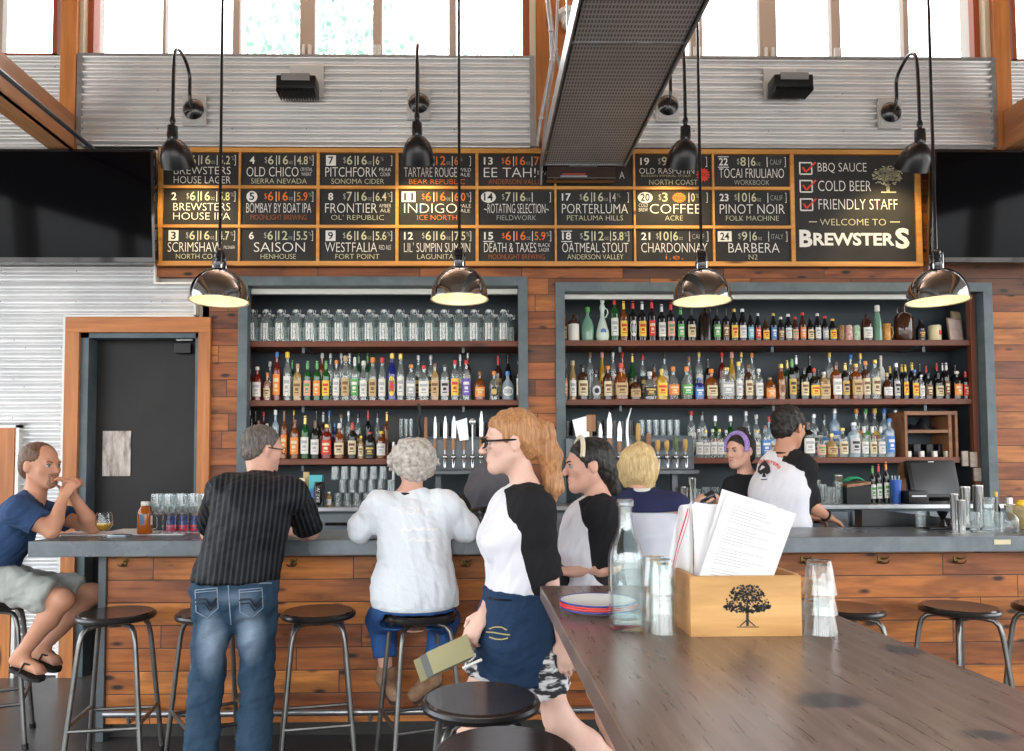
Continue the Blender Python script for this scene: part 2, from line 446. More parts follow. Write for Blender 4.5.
# ------------------------------------------------------------------ door
dr = MB(); Yd = YW+.12
dr.box(XP(86, YW), XP(195, YW), Yd, Yd+.045, 0.005, zdo-.03, .003)
door = struct(dr.build('door_1', mottled('door_paint', (.014,.013,.013), (.022,.020,.020), .45, 3, spec=.25), smooth=False), 'dark grey steel door in blue grey frame')
def tb(name, px0, px1, py0, py1, Y, d, mat, parent=None, z0=None, bev=.003, y0=None):
    x0, x1, a, b = XZ(px0, py0, px1, py1, Y)
    m = MB(); m.box(x0, x1, Y if y0 is None else y0, (Y if y0 is None else y0)+d, a if z0 is None else z0, b, bev)
    return m.build(name, mat, parent, smooth=False)
m = MB()
m.box(xdo0, XP(88, YW), YW-.005, YW+.17, 0, zdo); m.box(XP(195, YW), xdo1, YW-.005, YW+.17, 0, zdo); m.box(xdo0, xdo1, YW-.005, YW+.17, ZP(338, YW, 140), zdo+.0)
m.build('door_frame', m_steel, door, smooth=False)
zt = ZP(318, YW, 140)
m = MB(); m.box(x66, xdo0, YW-.03, YW+.05, 0, zdo+.0); m.build('casing', m_trimw, door, smooth=False)
m = MB(); m.box(xdo1, XP(211, YW), YW-.03, YW+.05, 0, zdo); m.build('casing', m_trimw, door, smooth=False)
m = MB(); m.box(x66, XP(211, YW), YW-.032, YW+.05, zdo, zt, .002); m.build('casing', m_trimx, door, smooth=False)
nt = NT('weathered_notice'); v, x, y, z = nt.xyz()
m_notice = nt.done(nt.bsdf(color=nt.ramp(nt.noise(nt.n('Mapping', {0: v, 'Scale': (30, 1, 9)}).outputs[0], 1, 5), [(.3, (.16,.10,.08)), (.5, (.42,.36,.32)), (.7, (.62,.58,.54))]), rough=.3))
o = tb('notice', 103, 131, 431, 476, Yd, .008, m_notice, y0=Yd-.0085, bev=.001); tag(o, 'faded paper notice in clear sleeve fixed to the dark door', 'notice')
cz = tb('door_closer', 177, 193, 344, 354, Yd, .05, m_black, door, y0=Yd-.05)
tb('closer_arm', 180, 196, 339, 342, Yd, .03, m_galv, door, y0=Yd-.07, bev=0)
m = MB(); m.cyl((XP(94, Yd), Yd-.03, 1.0), (XP(94, Yd), Yd-.03, 1.12), .012); m.build('door_handle', m_galv, door)
# second doorway at the far left
m = MB(); xa = XP(0, YW, 460)
m.box(x16-1.2, x16-.0, YW+.13, YW+.17, 0, z428-.09); d2 = struct(m.build('door_2', flat('dark_glazed_door', (.018,.02,.022), .08), smooth=False), 'dark glazed door edge at far left')
for a, b, c, d in ((x16-.13, x16-.005, 0, z428), (x16-1.3, x16-1.2, 0, z428), (x16-1.2, x16-.13, z428-.1, z428)):
    m = MB(); m.box(a, b, YW-.03, YW+.17, c, d, .002); m.build('casing', m_trimw, d2, smooth=False)
# white edge trims of the corrugated sheet
wt = .014
m = MB()
def wl(x0, x1, z0, z1): m.box(x0, x1, YW-.025, YW+.03, z0, z1)
wl(x157-wt, x157, zz_283, ZP(152, YW, 157)); wl(x157-wt, x197, zz_283-wt, zz_283); wl(x197-wt, x197, zz_316, zz_283); wl(x66-wt*1.3, x197, zz_316-wt*.2, zz_316+wt*.8)
wl(x66-wt*1.3, x66-.001, 0, zz_316)
wl(x16, x16+.024, 0, z428+.02); wl(XL, x16+.024, z428, z428+.02)
struct(m.build('trim_10', m_white, smooth=False))
# ------------------------------------------------------------------ cabinets (recessed bottle niches)
YB0 = 5.80
def niche(name, px0, px1, zt, label, right):
    x0, x1 = XP(px0, YW), XP(px1, YW); t = .068
    r = thing(name, ((x0+x1)/2, YW, 0), label, 'shelving niche')
    m = MB(); m.box(x0, x0+t, YW-.02, YW+.06, 0, zt, .002); m.build('frame_side', m_frame, r, False, True)
    m = MB(); m.box(x1-t, x1, YW-.02, YW+.06, 0, zt, .002); m.build('frame_side', m_frame, r, False, True)
    m = MB(); m.box(x0+t, x1-t, YW-.02, YW+.06, zt-t, zt, .002); m.build('frame_head', m_frame, r, False, True)
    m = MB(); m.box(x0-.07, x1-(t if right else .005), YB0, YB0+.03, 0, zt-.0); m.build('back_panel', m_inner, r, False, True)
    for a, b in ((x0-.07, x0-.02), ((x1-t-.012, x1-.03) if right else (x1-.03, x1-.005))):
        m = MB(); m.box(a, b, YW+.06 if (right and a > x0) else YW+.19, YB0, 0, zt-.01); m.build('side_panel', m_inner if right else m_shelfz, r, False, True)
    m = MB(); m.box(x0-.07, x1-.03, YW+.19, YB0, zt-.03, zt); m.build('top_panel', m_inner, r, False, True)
    if right:
        m = MB(); m.box(x1-t-.05, x1-t-.0125, YW+.0605, YW+.10, 0, zt-t-.002); m.build('wood_edge', m_shelfz, r, False, True)
    m = MB(); m.box(x0+t+.0, x1-t-(.15 if right else 0), YW+.065, YW+.10, ZP(292, YW, (px0+px1)/2) if not right else ZP(297, YW, 775), zt-t-.002, .003)
    m.build('light_valance', flat('valance_white', (.72,.72,.66), .4), r, False, True)
    return r
nl = niche('bottle_niche', 238, 528, zlc, 'left blue grey framed wall niche holding growlers and spirits', False)
nr = niche('bottle_niche', 556, 994, zrc, 'wide right blue grey framed wall niche full of bottles', True)
YS = 5.47
def shelf(niche, px0, px1, py, idx, y1=None):
    x0, x1 = XP(px0, YS, py), XP(px1, YS, py); z = ZP(py, YS, (px0+px1)/2)
    m = MB(); m.box(x0, x1, YS, YB0-.001, z-.042, z, .003); o = m.build('shelf', m_shelf, niche, False, True)
    return z
L1 = shelf(nl, 247, 521, 341, 0); L2 = shelf(nl, 247, 521, 400, 1); L3 = shelf(nl, 247, 389, 459, 2)
R1 = shelf(nr, 565, 976, 340, 0); R2 = shelf(nr, 565, 976, 399, 1); R3 = shelf(nr, 692, 960, 457.5, 2)
for nch, zs, xs in ((nl, (L1, L2), (312, 464)), (nr, (R1, R2), (613, 758, 902)), (nl, (L3,), (312,)), (nr, (R3,), (758, 902))):
    for z in zs:
        for px in xs:
            x = XP(px, YB0-.02, 420)
            m = MB(); m.box(x-.010, x+.010, YS+.002, YB0, z-.052, z-.042); m.box(x-.010, x+.010, YS+.002, YS+.008, z-.090, z-.044)
            m.build('bracket', m_steel, nch, False, True)
# ------------------------------------------------------------------ back counter
ZB = ZP(506, 4.98, 600)
bk = thing('back_counter', ((xlc0+xrc1)/2, 5.2, 0), 'long steel topped back counter under the bottle niches', 'counter')
m = MB(); m.box(xlc0-.0, xrc1, 4.98, YW-.03, ZB-.03, ZB, .004); m.build('worktop', flat('brushed_steel_top', (.5,.52,.54), .3, .8), bk, False, True)
m = MB(); m.box(xlc0+.02, xrc1-.02, 5.01, YW-.04, 0, ZB-.03); m.build('carcass', m_steel, bk, False, True)
xx = xlc0+.04
while xx < xrc1-.5:
    m = MB(); m.box(xx, xx+.5, 4.995, 5.01, ZB-.33, ZB-.05, .004); d = m.build('drawer', mottled('drawer_front', (.17,.2,.22), (.23,.26,.28), .4, 4, metal=.3), bk, False, True)
    q = MB(); q.box(xx+.15, xx+.35, 4.975, 4.996, ZB-.12, ZB-.10, .003); q.build('handle', m_chrome, d, False, True)
    m = MB(); m.box(xx, xx+.5, 4.995, 5.01, .15, ZB-.36, .004); m.build('door', m_dark, bk, False, True)
    xx += .53
for nch, a, b in ((nl, xlc0+.07, xlc1-.07), (nr, xrc0+.07, xrc1-.07)):
    m = MB(); m.box(a, b, YW-.028, YB0-.002, ZB-.03, ZB-.001)
    m.build('rear_worktop', flat('rear_top_grey', (.12,.14,.15), .4), nch, False, True)  # rear part of the back counter's worktop, parented to the niche
# ------------------------------------------------------------------ bar
YF = 3.90; ZT = ZP(540, YF, 300)
print('BAR TOP', ZT, 'BACK', ZB, 'shelves', L1, L2, L3, 'win', ZW, 'door', zdo)
xb0, xb1 = P(28, 545, YF).x, 3.7
bar = thing('bar_counter', (.5, 4.2, 0), 'long bar with steel grey top and orange reclaimed wood front', 'bar')
t = NT('bar_top_steel'); v, x, y, z = t.xyz()
n1 = t.noise(v, 2.5, 5); n2 = t.noise(v, 14, 4)
m_top = t.done(t.bsdf(color=t.mix(.5, t.ramp(n1, [(.3, (.085,.105,.12)), (.7, (.17,.20,.22))]), t.ramp(n2, [(.3, (.10,.12,.13)), (.7, (.19,.215,.235))])), rough=t.ramp(n1, [(.3, (.22,)*3), (.7, (.38,)*3)]), metal=.25, normal=t.bump(n2, .04)))
m = MB(); m.box(xb0, xb1, YF, 4.52, ZT-.082, ZT, .004); m.build('worktop', m_top, bar, False, True)
xbp = XP(107, 4.14, 620)
m = MB(); m.box(xbp, xb1-.02, 4.14, 4.20, .09, ZT-.083); m.build('front_panel', m_bar, bar, False, True)
m = MB(); m.box(xbp, xb1-.02, 4.20, 4.24, 0, .1); m.build('kick_board', flat('kick_dark', (.03,.028,.026), .6), bar, False, True)
m = MB(); m.box(XP(97, 4.12, 640), xbp-.001, 4.12, 4.22, 0, ZT-.083, .003); m.build('end_post', mottled('post_grey', (.07,.085,.095), (.11,.13,.14), .45, 6), bar, False, True)
m = MB(); m.box(xbp, xb1-.02, 4.44, 4.50, 0, ZT-.083); m.build('rear_panel', m_dark, bar, False, True)
m = MB(); m.cyl((xbp+.02, 4.08, ZP(712, 4.08, 330)), (xb1-.1, 4.08, ZP(712, 4.08, 330)), .016); m.build('foot_rail', m_galv, bar, True, True)
xx = xbp+.15
while xx < xb1:
    m = MB(); z = ZP(712, 4.08, 330); m.tube([(xx, 4.14, z-.05), (xx, 4.09, z-.05), (xx, 4.08, z-.015)], .01, 8); m.build('rail_bracket', m_galv, bar, True, True); xx += 1.3
m_brass = flat('aged_brass', (.16,.11,.04), .4, .9)
def hook_at(px, py):
    c = P(px, py, 4.135); m = MB()
    m.box(c.x-.012, c.x+.012, c.y-.003, c.y+.004, c.z-.02, c.z+.02, .002)
    m.tube([(c.x, c.y, c.z+.012), (c.x+.01, c.y-.02, c.z+.008), (c.x+.028, c.y-.03, c.z+.014), (c.x+.034, c.y-.032, c.z+.024)], .004, 6)
    m.tube([(c.x, c.y, c.z-.006), (c.x+.004, c.y-.02, c.z-.018), (c.x+.024, c.y-.034, c.z-.012), (c.x+.034, c.y-.036, c.z+.004)], .004, 6)
    m.tube([(c.x, c.y, c.z-.006), (c.x-.012, c.y-.02, c.z-.016), (c.x-.024, c.y-.026, c.z-.004)], .004, 6)
    m.build('hook', m_brass, bar, True, True)
for px in (124, 208, 292, 378, 465, 550, 637, 720, 803, 880, 956, 1032): hook_at(px, 563 if px < 700 else 560)
pq = P(1002, 542, YF); m = MB(); m.box(pq.x-.045, pq.x+.045, YF-.004, YF+.001, pq.z-.013, pq.z+.013, .002); m.build('plaque', flat('cream_plaque', (.70,.62,.38), .4), bar, False, True, label='small cream plaque')
# ------------------------------------------------------------------ stools
m_seat = mottled('stool_seat_wood', (.020,.013,.011), (.05,.034,.028), .17, 7, bump=.02, stretch=(1, 6, 1))
m_rim = flat('stool_rim', (.012,.011,.011), .3)
m_leg = mottled('gunmetal', (.13,.13,.125), (.22,.22,.21), .3, 10, metal=.85)
def stool(loc, label, rz=0, h=.765, g='round black bar stools'):
    r = thing('bar_stool', loc, label, 'stool', g, rz)
    m = MB(); m.lathe([(0, h-.012), (.165, h-.012), (.176, h-.006), (.170, h), (.12, h-.002), (0, h-.004)], 40); m.build('seat', m_seat, r)
    m = MB(); m.lathe([(0, h-.036), (.172, h-.036), (.184, h-.030), (.187, h-.018), (.182, h-.008), (.176, h-.006), (.165, h-.013), (0, h-.013)], 40); m.build('seat_rim', m_rim, r)
    m = MB(); m.lathe([(0, h-.07), (.045, h-.07), (.06, h-.037), (0, h-.037)], 20); m.build('swivel_plate', m_leg, r)
    for k in range(4):
        a = math.pi/4+k*math.pi/2; d = Vector((math.cos(a), math.sin(a), 0))
        pts = [d*.03+Vector((0, 0, h-.055)), d*.10+Vector((0, 0, h-.053)), d*.145+Vector((0, 0, h-.060)), d*.168+Vector((0, 0, h-.085)), d*.180+Vector((0, 0, h-.13)), d*.19+Vector((0, 0, h-.2)), d*.255+Vector((0, 0, .012))]
        m = MB(); m.tube(pts, .0125, 10); lg = m.build('leg', m_leg, r)
        m = MB(); m.cyl(d*.252+Vector((0, 0, .03)), d*.256, .017, seg=10); m.build('foot_cap', m_rim, lg)
    for zz, rr in ((.235, .232),):
        for k in range(4):
            a = math.pi/4+k*math.pi/2; b = a+math.pi/2
            m = MB(); m.cyl((rr*math.cos(a), rr*math.sin(a), zz+.02*(k % 2)), (rr*math.cos(b), rr*math.sin(b), zz+.02*(k % 2)), .010, seg=8); m.build('foot_bar', m_leg, r)
    return r
def floor_at(px, Y): p = P(px, 700, Y); return (p.x, p.y, 0)
stool(floor_at(115, 3.79), 'empty black stool at the bar between seated man and striped shirt man', R_(8))
stool(floor_at(213, 3.80), 'stool mostly hidden behind the jeans of the standing man', R_(35))
stool(floor_at(318, 3.79), 'empty black stool right of the standing man in jeans', R_(12))
stool(floor_at(420, 3.74), 'black stool the woman in white sweater sits on', R_(20))
stool(floor_at(-9, 4.12), 'black stool under the man in khaki shorts', R_(25))
stool(floor_at(962, 3.79), 'empty stool at right of bar, fully clear of the table', R_(10))
stool(floor_at(848, 3.79), 'stool half hidden behind glass stack and table edge', R_(5))
stool(floor_at(1058, 3.79), 'stool cut by the right picture edge', R_(5))
stool(floor_at(645, 3.70), 'stool under the blond guest in navy and white', R_(10))
stool(floor_at(481, 2.36), 'near stool with shiny reflective seat beside the table', R_(5))
stool(floor_at(505, 1.93), 'nearest stool at bottom edge with dull worn seat', R_(15))
# ------------------------------------------------------------------ televisions
def tv(px0, px1, py0, py1, label, dirn):
    x0, x1, z0, z1 = XZ(px0, py0, px1, py1, 5.24)
    r = thing('television', ((x0+x1)/2, 5.24, (z0+z1)/2), label, 'television')
    h = (z1-z0); w = x1-x0; T = Matrix.Rotation(R_(5), 4, 'X')
    m = MB(); m.box(-w/2, w/2, -.03, .03, -h/2, h/2, .006, M=T); m.build('bezel', m_gblack, r)
    m = MB(); m.box(-w/2+.02, w/2-.02, -.032, -.029, -h/2+.035, h/2-.02, M=T); m.build('screen', flat('tv_screen', (.002,.002,.003), .06, spec=.06), r, smooth=False)
    m = MB(); m.box(-.2, .2, .03, YW-5.24-.0, -.2, .2); m.build('wall_mount', m_black, r, smooth=False)
tv(-95, 156, 152, 262, 'long black television on wall left of the chalk menu', 1)
tv(930, 1180, 153, 262, 'long black television on wall right of the chalk menu', -1)
# ================================================================== MENU BOARD
YM = 5.34
m_chalkb = mottled('chalkboard', (.014,.014,.015), (.028,.028,.028), .75, 4)
m_oframe = timber('board_frame_wood', (.62,.27,.055), (.78,.38,.09), 'x')
C_W = flat('chalk_white', (.82,.81,.78), .9); C_C = flat('chalk_cream', (.60,.60,.40), .9); C_O = flat('chalk_orange', (.80,.20,.04), .9)
C_R = flat('chalk_red', (.75,.07,.04), .9); C_D = flat('chalk_dim_orange', (.42,.12,.03), .9); C_G = flat('chalk_grey', (.42,.43,.40), .9); C_K = flat('chalk_black', (.02,.02,.02), .9)
CM = [C_W, C_C, C_O, C_R, C_D, C_G, C_K]
bx0, bx1, bz0, bz1 = XZ(158, 149, 921, 266, YM)
board = thing('menu_board', ((bx0+bx1)/2, YM, (bz0+bz1)/2), 'wide framed chalkboard listing beers and wines in chalk lettering', 'menu board')
m = MB(); m.box(bx0, bx1, YM+.02, YM+.055, bz0, bz1); m.build('backboard', m_black, board, False, True)
def bxz(px, py): p = P(px, py, YM); return p.x, p.z
# use an even grid: pixel columns / rows measured on the photograph
cols = [(163, 238), (241, 316), (320, 395), (399, 475), (479, 554), (557, 633), (636, 712), (715, 790)]
rows = [(155, 187), (191, 226), (230, 262)]
X = lambda px: P(px, 208, YM).x
Z = lambda py: P(540, py-1, YM).z
for (a, b) in ((158, 162.5), (238.5, 240.5), (316.5, 319.5), (395.5, 398.5), (475.5, 478.5), (554.5, 556.5), (633.5, 635.5), (712.5, 714.5), (790.5, 794.5), (915.5, 921)):
    m = MB(); m.box(X(a), X(b), YM-.006, YM+.02, bz0, bz1); m.build('frame_stile', m_oframe, board, False, True)
for (a, b) in ((150, 154.5), (187.5, 190.5), (226.5, 229.5), (262.5, 267)):
    big = a in (150, 262.5)
    m = MB(); m.box(bx0, bx1 if big else X(790.5), YM-.008, YM+.02, Z(b), Z(a)); m.build('frame_rail', m_oframe, board, False, True)
CELLS = {
 (0,0): ('1', 0, '6', '16', '5.2%', 1, ['BREWSTERS', 'HOUSE LAGER'], '', 1), (0,1): ('2', 0, '6', '16', '5.8%', 1, ['BREWSTERS', 'HOUSE IPA'], '', 1),
 (0,2): ('3', 2, '6', '16', '4.7%', 1, ['SCRIMSHAW'], 'NORTH COAST', 1), (1,0): ('4', 0, '6', '16', '4.8%', 1, ['OLD CHICO', 'CRYSTAL|WHEAT'], 'SIERRA NEVADA', 1),
 (1,1): ('5', 1, '6', '16', '5.9%', 2, ['BOMBAY BY BOAT IPA'], 'MOONLIGHT BREWING', 4), (1,2): ('6', 0, '6', '12', '5.5%', 1, ['SAISON'], 'HENHOUSE', 1),
 (2,0): ('7', 2, '6', '16', '6%', 1, ['PITCHFORK', 'PEAR|CIDER'], 'SONOMA CIDER', 1), (2,1): ('8', 0, '7', '16', '6.4%', 1, ['FRONTIER', 'AMBER|ALE'], "OL' REPUBLIC", 1),
 (2,2): ('9', 2, '6', '16', '5.6%', 1, ['WESTFALIA', 'RED ALE'], 'FORT POINT', 1), (3,0): ('10', 0, '6', '12', '6%', 2, ['TARTARE ROUGE', 'WILD|ALE'], 'BEAR REPUBLIC', 2),
 (3,1): ('11', 2, '6', '16', '6.0%', 2, ['INDIGO', 'PALE|ALE'], 'ICE NORTH', 2), (3,2): ('12', 0, '6', '16', '7.5%', 1, ["LIL' SUMPIN SUMPIN"], 'LAGUNITAS', 1),
 (4,0): ('13', 0, '6', '16', '7.1', 2, ['EE TAH!', 'IPA'], 'ANDERSON VALLEY', 4), (4,1): ('14', 1, '7', '16', '', 1, ['~ROTATING SELECTION~'], 'FIELDWORK', 5),
 (4,2): ('15', 3, '6', '16', '5.9%', 2, ['DEATH & TAXES', 'BLACK|LAGER'], 'MOONLIGHT BREWING', 4), (5,1): ('17', 0, '6', '16', '4%', 1, ['PORTERLUMA'], 'PETALUMA HILLS', 1),
 (5,2): ('18', 4, '5', '12', '5.8%', 1, ['OATMEAL STOUT'], 'ANDERSON VALLEY', 1), (6,0): ('19', 0, '9', '12', '', 1, ['OLD RASPUTIN'], 'NORTH COAST', 1),
 (6,1): ('20', 1, '3', '', '0%', 1, ['COFFEE'], 'ACRE', 1), (6,2): ('21', 0, '10', '6oz', 'CALIF', 1, ['CHARDONNAY'], 'i.e.', 2),
 (7,0): ('22', 4, '8', '6oz', 'CALIF', 1, ['TOCAI FRIULIANO'], 'WORKBOOK', 5), (7,1): ('23', 0, '10', '6oz', 'CALIF', 1, ['PINOT NOIR'], 'FOLK MACHINE', 1),
 (7,2): ('24', 2, '9', '6oz', 'ITALY', 1, ['BARBERA'], 'N2', 1)}
YT = YM+.0065
def T(mb, s, x0, x1, y0, y1, mi, bold=0): put_text(mb, s, X(x0), X(x1), Z(y1), Z(y0), YT-.001, mi, bold-.012)
def quad(mb, x0, x1, y0, y1, mi, dy=0):
    mb.mi = mi; vs = [mb.b.verts.new((X(a), YT-dy, Z(b))) for a, b in ((x0, y1), (x1, y1), (x1, y0), (x0, y0))]; mb._tag([mb.b.faces.new(vs)])
def flat_blob(mb, cx, cy, rx, ry, mi, star=0, dy=0):
    mb.mi = mi; n = 28
    vs = []
    for i in range(n):
        a = 2*math.pi*i/n; k = 1-(star if i % 2 else 0)
        vs.append(mb.b.verts.new((X(cx+rx*k*math.cos(a)), YT-dy, Z(cy+ry*k*math.sin(a)))))
    mb._tag([mb.b.faces.new(vs)])
for ci, (a, b) in enumerate(cols):
    for ri, (c, d) in enumerate(rows):
        m = MB(); m.box(X(a), X(b), YM+.008, YM+.02, Z(d), Z(c)); panel = m.build('chalk_panel', m_chalkb, board, False, True)
        m = MB()
        if (ci, ri) == (5, 0):
            T(m, '16', a+3, a+12, c+2, c+10, 0); T(m, 'A', b-13, b-8, c+17, c+24, 0)
        else:
            num, st, pr, oz, pc, hc, ln, foot, fc = CELLS[(ci, ri)]
            nw = 5 if len(num) == 1 else 9; nx = a+8 if len(num) == 1 else a+5
            ncol = 0
            if st == 2: quad(m, nx-2.5, nx+nw+2.5, c+1.5, c+12, 0); ncol = 6
            if st == 1: flat_blob(m, nx+nw/2, c+7, nw/2+3, 5.6, 0); ncol = 6
            T(m, num, nx, nx+nw, c+3, c+10.5, ncol, .03)
            if st in (3, 4): quad(m, nx-1, nx+nw+1, c+11.8, c+12.6, 0)
            if st == 4: quad(m, nx-1, nx+nw+1, c+1.4, c+2.2, 0)
            x = a+(23 if len(pr) == 1 else 20)
            T(m, '$', x, x+2.6, c+3.5, c+10, 5 if hc == 1 else hc)
            w = 5.5 if len(pr) == 1 else 9; T(m, pr, x+3.5, x+3.5+w, c+2, c+11, hc, .02)
            x = a+34.5
            if oz:
                T(m, '|', x, x+.7, c+2, c+12, 0); n2 = oz.replace('oz', '')
                w = 4.8*len(n2); T(m, n2, x+2.5, x+2.5+w, c+2, c+11, hc, .02); T(m, 'oz', x+3.3+w, x+7.3+w, c+7.5, c+10.5, 5)
            elif num == '20':
                flat_blob(m, x+9, c+7, 7, 5.2, 2, .12); T(m, '16oz', x+4, x+14, c+5, c+9, 6)
            T(m, '|', a+53, a+53.7, c+2, c+12, 0)
            if pc:
                if pc in ('CALIF', 'ITALY'): T(m, pc, a+56, a+68, c+4.5, c+9.5, 5)
                else:
                    q = pc.replace('%', ''); w = 3.6*len(q); T(m, q, a+55.5, a+55.5+w, c+2.5, c+11, hc, .02)
                    if '%' in pc: T(m, '%', a+56.5+w, a+60+w, c+3, c+7, 5)
            T(m, ']', a+70.5, a+72, c+2, c+12, 0)
            two = len(ln) == 2 and '|' not in ln[1] and ln[0] == 'BREWSTERS'
            if two:
                T(m, ln[0], a+10, b-8, c+13.5, c+21, 0); T(m, ln[1], a+10, b-8, c+23, c+30, 0)
            else:
                side = ln[1] if len(ln) == 2 else None
                x0, x1 = a+5, (b-18 if side else b-5)
                if ln[0] in ('SAISON', 'BARBERA', 'COFFEE'): x0, x1 = a+13, b-11
                y0c, y1c = c+13.5, c+23
                if ci < 3 and ri == 2 and ln[0] == 'SCRIMSHAW': x1 = b-16; T(m, 'PILSNER', b-14, b-3, c+17, c+20, 0)
                if num == '20': T(m, 'COLD', a+3, a+12, c+13, c+16.5, 0); T(m, 'BREW', a+3, a+12, c+17.5, c+21, 0); x0 = a+14
                if num == '19':
                    T(m, ln[0], a+4, b-17, c+13.5, c+19, 0); T(m, 'RUSSIAN IMPERIAL STOUT', a+6, b-20, c+20, c+22.3, 1)
                    flat_blob(m, b-8, c+20, 7.5, 7.5, 3, .3); T(m, 'NITRO', b-13, b-3, c+18, c+22, 6)
                else: T(m, ln[0], x0, x1, y0c, y1c, 0)
                if side:
                    if '|' in side:
                        p, q = side.split('|'); T(m, p, b-16, b-4, c+14, c+17.5, 0); T(m, q, b-15, b-5, c+18.8, c+22.3, 0)
                    else: T(m, side, b-16, b-4, c+16, c+20.5, 0)
                if foot:
                    fw = min(56, 4.4*len(foot)); mx = (a+b)/2; T(m, foot, mx-fw/2, mx+fw/2, c+25, c+30, fc)
        m.build('chalk_lettering', CM, panel, False, True)
# the large welcome panel
m = MB(); m.box(X(794.5), X(915.5), YM+.008, YM+.02, Z(262), Z(155)); panel = m.build('chalk_panel', m_chalkb, board, False, True)
m = MB()
def cseg(mb, pts, w, mi):
    mb.mi = mi
    for (xa, ya), (xb, yb) in zip(pts, pts[1:]):
        L = math.hypot(xb-xa, yb-ya) or 1; nx, ny = -(yb-ya)/L*w/2, (xb-xa)/L*w/2
        vs = [mb.b.verts.new((X(p), YT-.001, Z(q))) for p, q in ((xa+nx, ya+ny), (xb+nx, yb+ny), (xb-nx, yb-ny), (xa-nx, ya-ny))]
        mb._tag([mb.b.faces.new(vs)])
for k, (s, yy, xe) in enumerate((('BBQ SAUCE', 168, 868), ('COLD BEER', 186, 872), ('FRIENDLY STAFF', 204.5, 898))):
    cseg(m, [(801, yy-5.5), (813, yy-5.5), (813, yy+6), (801, yy+6), (801, yy-6.2)], 1.3, 0)
    cseg(m, [(804, yy-1), (807, yy+4), (817, yy-6)], 1.8, 3)
    T(m, s, 819, xe, yy-5.5, yy+5, 0)
T(m, 'WELCOME TO', 820, 886, 219, 225.5, 1); cseg(m, [(809, 222), (817, 222)], 1, 1); cseg(m, [(890, 222), (900, 222)], 1, 1)
T(m, 'B', 799, 812, 230, 247.5, 0, .05); T(m, 'REWSTER', 813, 894, 233, 246, 0, .045); T(m, 'S', 895, 909, 228, 249, 0, .05)
rt = random.Random(5)
def tree2d(seg, x, y, ang, L, w, dep):
    x2, y2 = x+L*math.cos(ang), y-L*math.sin(ang)
    seg((x, y), (x2, y2), w)
    if dep:
        for k in range(3):
            tree2d(seg, x2, y2, ang+(k-1)*.62+rt.uniform(-.2, .2), L*rt.uniform(.66, .82), w*.7, dep-1)
tree2d(lambda a, b, w: cseg(m, [a, b], w, 1), 889, 190, math.pi/2, 7.2, 1.7, 4)
rt = random.Random(9)
for i in range(150):
    a, r = rt.uniform(0, 6.28), math.sqrt(rt.random())
    x, y = 889+15.5*r*math.cos(a), 177+11.5*r*math.sin(a)*(1 if math.sin(a) < 0 else .65)
    cseg(m, [(x-1, y+rt.uniform(-1, 1)), (x+1, y+rt.uniform(-1, 1))], .8, 1)
cseg(m, [(882, 192), (897, 192)], 1.2, 1); cseg(m, [(889, 192), (889, 184)], 3, 1)
m.build('chalk_lettering', CM, panel, False, True)
# ================================================================== PENDANTS
m_bulb = NT('lamp_bulb'); m_bulb = m_bulb.done(m_bulb.n('Emission', {0: (1, .80, .42, 1), 1: 2.2}))
m_lampin = flat('warm_white_enamel', (.86,.80,.62), .35)
YP = 4.55
def pendant(px, pyr, label):
    p = P(px, pyr, YP); r = thing('pendant_lamp', p, label, 'pendant lamp', 'chrome dome pendant lamps over the bar')
    R, H = .176, .205
    prof = [(R*math.cos(a), H*math.sin(a)**.92) for a in [i*math.pi/2*.9/14 for i in range(15)]]
    outer = [(R+.004, -.004), (R+.006, .002)]+prof
    m = MB(); m.lathe(outer, 48); m.build('shade', m_chrome, r)
    m = MB(); m.lathe([(R+.004, -.004), (R-.006, 0)]+[(x*.965, z*.96) for x, z in prof], 48); m.build('shade_lining', m_lampin, r)
    m = MB(); m.lathe([(.03, .195), (.038, .205), (.038, .24), (.030, .245), (.030, .262), (.036, .266), (.036, .285), (.028, .29), (.028, .31), (.014, .325), (0, .326)], 24); m.build('socket_cap', m_gblack, r)
    m = MB()
    for k in range(4):
        a = k*math.pi/2+.6; m.box(-.004, .004, .030, .042, .19, .30, .001, M=Matrix.Rotation(a, 4, 'Z'))
    m.build('socket_clips', m_chrome, r)
    m = MB(); m.ball((0, 0, .075), .042, 20); m.lathe([(.018, .11), (.016, .16), (0, .16)], 12); m.build('bulb', m_bulb, r)
    m = MB(); m.cyl((0, 0, .32), (0, 0, ZC-p.z-.02), .0095, seg=10); m.build('rod', m_gblack, r)
    m = MB(); m.lathe([(0, ZC-p.z-.04), (.06, ZC-p.z-.03), (.06, ZC-p.z)], 20); m.build('canopy', m_gblack, r)
    l = bpy.data.lights.new('pendant_light', 'POINT'); l.energy = 1.1; l.color = (1, .82, .55); l.shadow_soft_size = .05
    o = bpy.data.objects.new('pendant_light', l); COL.objects.link(o); o.location = p+Vector((0, 0, .0)); return r
pendant(219, 301, 'leftmost chrome dome pendant, hanging in front of the door side')
pendant(459.5, 299, 'second chrome dome pendant from left, over the growler niche')
pendant(702, 301, 'third chrome pendant from left, before the wide bottle niche')
pendant(937.5, 301, 'rightmost chrome dome pendant lamp by the framed notices')
